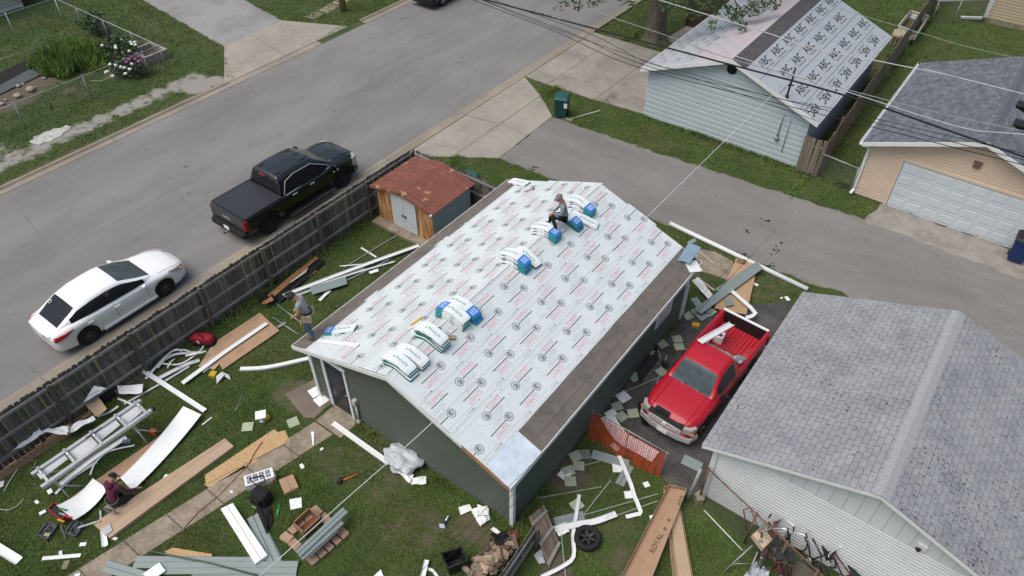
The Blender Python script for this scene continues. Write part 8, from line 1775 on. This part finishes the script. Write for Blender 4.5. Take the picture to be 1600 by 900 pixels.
trim('white_pole', 'thin white downspout standing at the far right garage corner', [(1076, 447), (1066, 492)], .07, th=.05, lip=0, cat='downspout', zs=[1.6, .1], smooth_n=0)
b = MB(); b.box(at(1087, 508, .05), (.24, .16, .09), .4); solo(b, 'yellow_carton', 'yellow box on the gravel beside the pickup bed', 'box', mat('yellow_box', (.50, .31, .03), .7, .2, 12))
b = MB(); b.strip([at(1026, 600, .03), at(1042, 556, .03)], .05, .03); solo(b, 'thin_strip', 'thin dark strip beside the front wheel of the red pickup', 'strip', grey_sid)
b = MB(); b.strip([at(978, 612, .03), at(1030, 590, .03)], .04, .02); solo(b, 'thin_strip', 'thin grey strip on the gravel left of the pickup hood', 'strip', steel)
panel('black_cloth', 'black cloth lying on the gravel in front of the pickup wheel', 'cloth', [(996, 632), (1005, 628), (1013, 668), (1003, 664)], black_cloth, z=.04, crumple=.09)
panel('black_cloth', 'black rumpled sheet on the gravel along the garage wall', 'cloth', [(985, 560), (1020, 520), (1030, 560), (1000, 600)], mat('wet_black_sheet', (.022, .022, .024), .45, .3, 8), z=.02, crumple=.05)
# in the truck bed
Mt = wm(red_t)
def tl(x, y, z): return Mt @ Vector((x, y, z))
b = MB(); b.strip([at(1094, 535, 1.72), at(1143, 507, 1.2)], .20, .02, lip=.05); solo(b, 'white_channel', 'white channel resting on the red cab roof and reaching into the bed', 'channel', white_trim)
b = MB(); b.sheet([tl(-.72, -.44, 1.22), tl(.72, -.44, 1.22), tl(.72, -.80, 1.05), tl(-.72, -.80, 1.05)], 30, 8, lambda u, v: .05 * noise.noise(Vector((u * 12, v * 5, 3))), .01); solo(b, 'mesh_roll', 'speckled grey mesh roll behind the cab in the red pickup bed', 'mesh roll', mat('speckled_mesh', (.42, .40, .36), .8, .3, 40, col2=(.10, .10, .10), mixs=38, thr=(.48, .52)))
b = MB(); b.sheet([tl(-.45, -.48, 1.24), tl(-.76, -.48, 1.24), tl(-.74, -.95, 1.1), tl(-.4, -.85, 1.08)], 12, 12, lambda u, v: .10 * noise.noise(Vector((u * 6, v * 6, 8))), .01); solo(b, 'foil_bundle', 'crumpled shiny black and silver wrap at the side of the pickup bed', 'wrap', mat('foil_wrap', (.5, .5, .5), .25, .3, 20, col2=(.03, .03, .03), mixs=12, metal=.4))
t = thing('white_case', 'small white box with a dark red label in the red pickup bed', 'box', tl(.42, -1.45, .67)); b = MB(); b.box(tl(.42, -1.45, .80), (.34, .30, .26), .1); b.build('box_body', white_sheet, t); b = MB(); b.box(tl(.40, -1.43, .936), (.2, .12, .006), .1); b.build('label', mat('dark_red_label', (.18, .03, .04), .6), t)
# ---- bicycles by the white garage
def bicycle(label, p, rz, frame_m, tilt=0, fallen=False):
    t = thing('bicycle', label, 'bicycle', p, rz, 'bicycles by the white garage'); t.rotation_euler = (tilt, 0, rz)
    r = .33; W = [(-.52, r), (.52, r)]
    for x, z in W:
        b = MB(); b.sweep([(x + r * cos(a), 0, z + r * sin(a)) for a in np.linspace(0, 2 * pi, 29)], [(.02 * cos(q), .02 * sin(q)) for q in np.linspace(0, 2 * pi, 7)[:-1]], up=(0, 1, 0)); w_ = b.build('wheel', dark_rub, t, local=True)
        b = MB(); [b.tube([(x, .0, z), (x + (r - .02) * cos(a), 0, z + (r - .02) * sin(a))], .003, 3) for a in np.linspace(0, 2 * pi, 19)[:-1]]; b.tube([(x, -.05, z), (x, .05, z)], .025, 8); b.build('spokes', steel, w_, local=True)
    bb_, st_, hd, hb = (-.08, 0, .30), (-.25, 0, .82), (.36, 0, .80), (.33, 0, .92)
    b = MB()
    for a, c in ((bb_, st_), (bb_, (.39, 0, .68)), ((-.22, 0, .74), hd), ((-.52, .03, r), bb_), ((-.52, .03, r), (-.22, 0, .72)), ((-.52, -.03, r), bb_), ((-.52, -.03, r), (-.22, 0, .72)), ((.52, .04, r), (.40, 0, .66)), ((.52, -.04, r), (.40, 0, .66)), ((.40, 0, .66), hb)): b.tube([a, c], .02, 7)
    b.build('frame', frame_m, t, local=True)
    b = MB(); b.tube([(.33, 0, .92), (.36, 0, 1.0), (.30, .28, 1.05), (.18, .32, 1.02)], .013, 6); b.tube([(.36, 0, 1.0), (.30, -.28, 1.05), (.18, -.32, 1.02)], .013, 6); hbm = b.build('handlebar', chrome, t, local=True)
    for s_ in (-1, 1): b = MB(); b.tube([(.26, .30 * s_, 1.04), (.14, .33 * s_, 1.01)], .02, 6); b.build('grip', black_plast, hbm, local=True)
    b = MB(); b.tube([(-.25, 0, .82), (-.27, 0, .92)], .014, 6); b.add([(-.42, -.10, .95), (-.42, .10, .95), (-.24, .07, .96), (-.06, .02, .95), (-.06, -.02, .95), (-.24, -.07, .96), (-.42, -.09, .90), (-.42, .09, .90), (-.1, 0, .91)], [(0, 5, 2, 1), (5, 4, 3, 2), (0, 1, 7, 6), (1, 2, 8, 7), (2, 3, 8), (3, 4, 8), (4, 5, 8), (5, 0, 6, 8)]); b.build('saddle', black_plast, t, local=True)
    b = MB(); b.lathe([(0, -.01), (.09, -.01), (.09, .01), (0, .01)], (-.08, .05, .30), 14, Matrix.Rotation(pi / 2, 3, 'X')); [b.tube([(-.08, .06 * s_, .30), (-.08 + .12 * s_, .07 * s_, .30 - .12 * s_), (-.08 + .12 * s_, .16 * s_, .30 - .12 * s_)], .012, 5) for s_ in (-1, 1)]; b.build('pedal_crank', steel, t, local=True)
    return t
bicycle('dark red bicycle at the right end of the row by the white garage wall', at(1310, 905), radians(150), mat('dark_red_frame', (.10, .02, .03), .35), radians(-8))
bicycle('black bicycle in the middle of the row by the white garage wall', at(1256, 880), radians(140), black_gloss, radians(10))
bicycle('red bicycle nearest the chain link behind the small cardboard box', at(1212, 878), radians(125), mat('red_frame', (.26, .03, .04), .4), radians(-12))
bicycle('rusty grey bicycle at the left end of the row under the cardboard box', at(1188, 852), radians(100), rust, radians(14))
bicycle('black and silver bicycle between the red and rusty ones by the white garage', at(1226, 884), radians(115), black_gloss, radians(-4))
t, c4 = carton('small_carton', 'pale cardboard box with a dark print lying on the bicycles', [(1173, 840), (1190, 829), (1205, 848), (1190, 862)], .16, m=mat('pale_carton', (.46, .36, .25), .85, .12, 5), z=.72)
b = MB(); q = at(1189, 846, .885); b.box(q, (.11, .09, .006), .6); b.build('printed_mark', ink_dark, t)
b = MB(); b.tube([at(1162, 798, .9), at(1167, 830, .1)], .018, 6); b.tube([at(1161, 797, .9), at(1172, 793, .95), at(1180, 812, .6), at(1185, 826, .2)], .014, 6); solo(b, 'red_tube_frame', 'bent red tube frame behind the bicycles against the white wall', 'tube frame', mat('red_tube', (.22, .05, .06), .5))
b = MB(); b.strip([at(1178, 838, .8), at(1199, 816, 1.0)], .08, .03); solo(b, 'broken_plank', 'broken grey plank propped on the bicycles above the box', 'plank', mat('plank_grey', (.22, .19, .14), .9, .3, 6))
b = MB(); b.tube([at(1131, 893, .05), at(1176, 852, .7)], .02, 6); b.tube([at(1168, 900, .3), at(1184, 862, .7)], .02, 6); b.tube([at(1145, 881, .35), at(1178, 880, .35)], .01, 5); solo(b, 'folding_rack', 'grey folding rack of thin tubes leaning in front of the bicycles', 'rack', steel)
panel('white_bag', 'white plastic bag lying in front of the bicycles at the bottom edge', 'bag', [(1160, 905), (1178, 884), (1200, 893), (1198, 912)], plastic_white, z=.15, crumple=.28, nx=12, ny=12)
b = MB(); b.strip([at(1210, 855, .75), at(1228, 882, .5)], .14, .02); solo(b, 'green_grey_board', 'green grey narrow board standing among the bicycles', 'board', mat('green_grey', (.13, .15, .11), .8))
rr = random.Random(21); b = MB()
for k in range(26): 
    p = at(rr.uniform(1196, 1232), rr.uniform(850, 895), rr.uniform(.1, .7)); b.tube([p, p + Vector((rr.gauss(0, .3), rr.gauss(0, .3), rr.gauss(0, .12)))], .008, 4)
solo(b, 'brushwood', 'tangle of reddish twigs and rods among the bicycles', 'twigs', mat('reddish_twig', (.13, .05, .04), .8, .3, 9))
b = MB(); b.blob(at(1256, 902, .35), (.42, .30, .22), 2, .3, 3); solo(b, 'brown_mat', 'rolled brown mat among the bicycles at the bottom edge', 'mat', mat('brown_mat', (.11, .09, .07), .95, .3, 30, bump=.4))
# dead leaves and specks by the garage foot and on the alley
for i, (x, y, n_, sp, m_, lab) in enumerate(((775, 345, 0, 0, None, ''),)): pass
b = MB(); rr = random.Random(5)
for k in range(46):
    x, y = rr.choice(((832, 262), (838, 266), (1160, 398), (1165, 400), (1210, 395), (1216, 380), (1205, 412), (1170, 360), (1195, 345))); p = at(x + rr.gauss(0, 5), y + rr.gauss(0, 2.5), .02); r = rr.uniform(.03, .08); a = rr.uniform(0, 3)
    b.add([p + Vector((cos(a + q) * r, sin(a + q) * r * .6, .01 * (q == 0))) for q in (0, 1.6, 3.1, 4.7)], [(0, 1, 2, 3)])
o = b.build('tar_crumbs', black_cloth); tag(o, kind='stuff')
# ------------------------------------------------------------------ grass blades over the lawns (real geometry, one object)
def pip(X, Y, poly):
    inside = np.zeros(X.shape, bool); n = len(poly); j = n - 1
    for i in range(n):
        xi, yi = poly[i][0], poly[i][1]; xj, yj = poly[j][0], poly[j][1]
        if yi != yj: inside ^= ((yi > Y) != (yj > Y)) & (X < (xj - xi) * (Y - yi) / (yj - yi) + xi)
        j = i
    return inside
def vnoise(X, Y, sc, seed):
    rs = np.random.RandomState(seed); g = rs.rand(256, 256); x, y = X * sc + 500, Y * sc + 500; xi, yi = np.floor(x).astype(int), np.floor(y).astype(int); fx, fy = x - xi, y - yi; fx = fx * fx * (3 - 2 * fx); fy = fy * fy * (3 - 2 * fy)
    G_ = lambda a, c: g[a % 256, c % 256]
    return (G_(xi, yi) * (1 - fx) + G_(xi + 1, yi) * fx) * (1 - fy) + (G_(xi, yi + 1) * (1 - fx) + G_(xi + 1, yi + 1) * fx) * fy
rs = np.random.RandomState(4)
def scatter(x0, x1, y0, y1, dens):
    n = int((x1 - x0) * (y1 - y0) * dens); return rs.uniform(x0, x1, n), rs.uniform(y0, y1, n)
regions = [(-19.95, -2.0, -5, 8, 760, .050), (-19.95, -2.0, 8, 22, 480, .052), (-2, 3, 5.5, 11.6, 600, .05), (-20, 4, 25.5, 30, 300, .06), (-20, 6, 30, 50, 150, .07), (-50, -31.6, 6, 36, 150, .07)]
PX_, PY_, PH_ = [], [], []
for (x0, x1, y0, y1, dn, h) in regions:
    x, y = scatter(x0, x1, y0, y1, dn); PX_.append(x); PY_.append(y); PH_.append(np.full(x.shape, h))
Xg, Yg, Hg = np.concatenate(PX_), np.concatenate(PY_), np.concatenate(PH_)
# cull outside the view and off the lawns
dx, dy, dz = Xg, Yg, -CAM_H; cz = dx * FW.x + dy * FW.y + dz * FW.z; sx_ = (dx * RT.x + dy * RT.y) / cz * FPX; sy_ = -(dx * UP.x + dy * UP.y + dz * UP.z) / cz * FPX
keep = (np.abs(sx_) < 1000) & (np.abs(sy_) < 640) & (cz > 1)
off = [[(-12.98, 7.8), (-5.78, 7.8), (-5.78, 17.2), (-12.98, 17.2)], [(L0[0], L0[1]), (R0[0], R0[1]), (-11.62, 7.05), (-11.35, 7.1), (-11.35, 7.85), (-12.4, 7.85), (-12.4, 7.05)], [(-13.9, 7.2), (-12.75, 6.95), (-12.5, 7.1), (-12.5, 8.0), (-12.98, 8.5), (-13.5, 8.6)], [(-13.7, 8.7), (-13.0, 8.6), (-13.0, 9.5), (-13.5, 9.6)],
  [(-17.8, 14.85), (-14.75, 14.85), (-14.75, 17.6), (-17.8, 17.6)], [(-5.75, 12.3), (-4.6, 12.2), (-3.2, 11.35), (-2.2, 11.4), (-2.1, 18.3), (-3.0, 20.2), (-4.3, 19.2), (-5.0, 18.0), (-5.75, 17.6)], [(-20.5, 18.9), (-16.5, 21.35), (-10, 21.5), (-5, 21.4), (2, 22), (20, 22), (20, 26.8), (1, 26.5), (-5, 26.2), (-12, 25.7), (-16.6, 25.62), (-19.95, 28.05), (-20.5, 28)],
  [(-20, 28.05), (-13.25, 28.35), (-13.25, 34.6), (-20, 34.6)], [(-16.4, 36), (-13.3, 36), (-13.3, 38.4), (-16.2, 38.4)], [(-13.3, 28.25), (-5.9, 28.25), (-5.9, 37.5), (-13.3, 37.5)], [(-2.22, 11.6), (5, 11.6), (5, 18), (-2.22, 18)], [(-3.4, 27.85), (4, 27.85), (4, 35.5), (-3.4, 35.5)], [(-2.6, 26.2), (3.6, 26.2), (3.2, 27.83), (-2.4, 27.83)],
  [tuple(at(*q)[:2]) for q in ((215, -5), (350, 73), (367, 132), (533, 41), (440, 32), (372, -5))], [(-6.8, 20.9), (-6.3, 21.1), (-5.6, 20.95), (-5.15, 20.3), (-5.2, 19.95), (-6.5, 19.75), (-7.0, 20.2)], [tuple(at(*q)[:2]) for q in ((47, 222), (56, 213), (80, 203), (106, 197), (111, 201), (96, 212), (72, 224), (52, 226))], [tuple(at(*q)[:2]) for q in ((461, 830), (488, 802), (535, 840), (498, 874))]]
jx, jy = rs.normal(0, .045, len(Xg)), rs.normal(0, .045, len(Xg))
for i_, p in enumerate(off): keep &= ~pip(Xg + (jx if i_ not in (0, 4, 9, 10, 11) else 0), Yg + (jy if i_ not in (0, 4, 9, 10, 11) else 0), p)
edge = np.minimum.reduce([np.abs(Xg + 18.0), np.where((Xg > -13.6) & (Xg < -5.2) & (Yg > 7.2) & (Yg < 17.5), np.minimum(np.abs(Yg - 7.86) , np.minimum(np.abs(Xg + 12.95), np.abs(Xg + 5.82))), 9), np.where(Yg > 24, np.minimum(np.abs(Yg - 28.2) + (Xg < -13.3) * 9, np.abs(Xg + 5.4)), 9)]); Hg = Hg * (1 + 1.6 * np.clip(1 - edge / .35, 0, 1))
for p in COVER:
    qx, qy = [v[0] for v in p], [v[1] for v in p]; ix = np.nonzero(keep & (Xg > min(qx)) & (Xg < max(qx)) & (Yg > min(qy)) & (Yg < max(qy)))[0]
    if len(ix): keep[ix[pip(Xg[ix], Yg[ix], p)]] = False
dv_, gv_ = dirt_at(Xg, Yg); nz_ = vnoise(Xg, Yg, .9, 1) * .6 + vnoise(Xg, Yg, 2.7, 2) * .4
keep &= (np.maximum(dv_ * 1.0, gv_ * 1.15) + nz_ * .62 + rs.rand(len(Xg)) * .25) < .92
Xg, Yg, Hg = Xg[keep], Yg[keep], Hg[keep]; n = len(Xg); nb = 5
hs = Hg * (.55 + .9 * vnoise(Xg, Yg, 1.6, 3)) * rs.uniform(.7, 1.3, n)
X_ = np.repeat(Xg, nb) + rs.normal(0, .02, n * nb); Y_ = np.repeat(Yg, nb) + rs.normal(0, .02, n * nb); H_b = np.repeat(hs, nb) * rs.uniform(.5, 1.15, n * nb); a = rs.uniform(0, 2 * pi, n * nb); wv = np.repeat(Hg, nb) * rs.uniform(.10, .17, n * nb); lean = H_b * rs.uniform(.25, 1.1, n * nb)
V = np.zeros((n * nb, 3, 3), np.float32); V[:, 0] = np.stack([X_ - np.sin(a) * wv, Y_ + np.cos(a) * wv, np.full_like(X_, .0)], 1); V[:, 1] = np.stack([X_ + np.sin(a) * wv, Y_ - np.cos(a) * wv, np.full_like(X_, .0)], 1); V[:, 2] = np.stack([X_ + np.cos(a) * lean, Y_ + np.sin(a) * lean, H_b], 1)
me = bpy.data.meshes.new('grass'); N3 = n * nb
me.vertices.add(N3 * 3); me.vertices.foreach_set('co', V.ravel()); me.loops.add(N3 * 3); me.loops.foreach_set('vertex_index', np.arange(N3 * 3, dtype=np.int32)); me.polygons.add(N3); me.polygons.foreach_set('loop_start', np.arange(0, N3 * 3, 3, dtype=np.int32)); me.polygons.foreach_set('loop_total', np.full(N3, 3, np.int32)); me.update()
me.attributes.new('tint', 'FLOAT', 'POINT').data.foreach_set('value', np.repeat(rs.rand(N3).astype(np.float32), 3))
me.materials.append(mat('grass_blade', (.094, .158, .033), .7, .38, .9, col2=(.148, .165, .052), mixs=.55, orand=.45, attr='tint', thr=(.45, .75)))
go = bpy.data.objects.new('grass', me); C.objects.link(go); tag(go, kind='stuff')
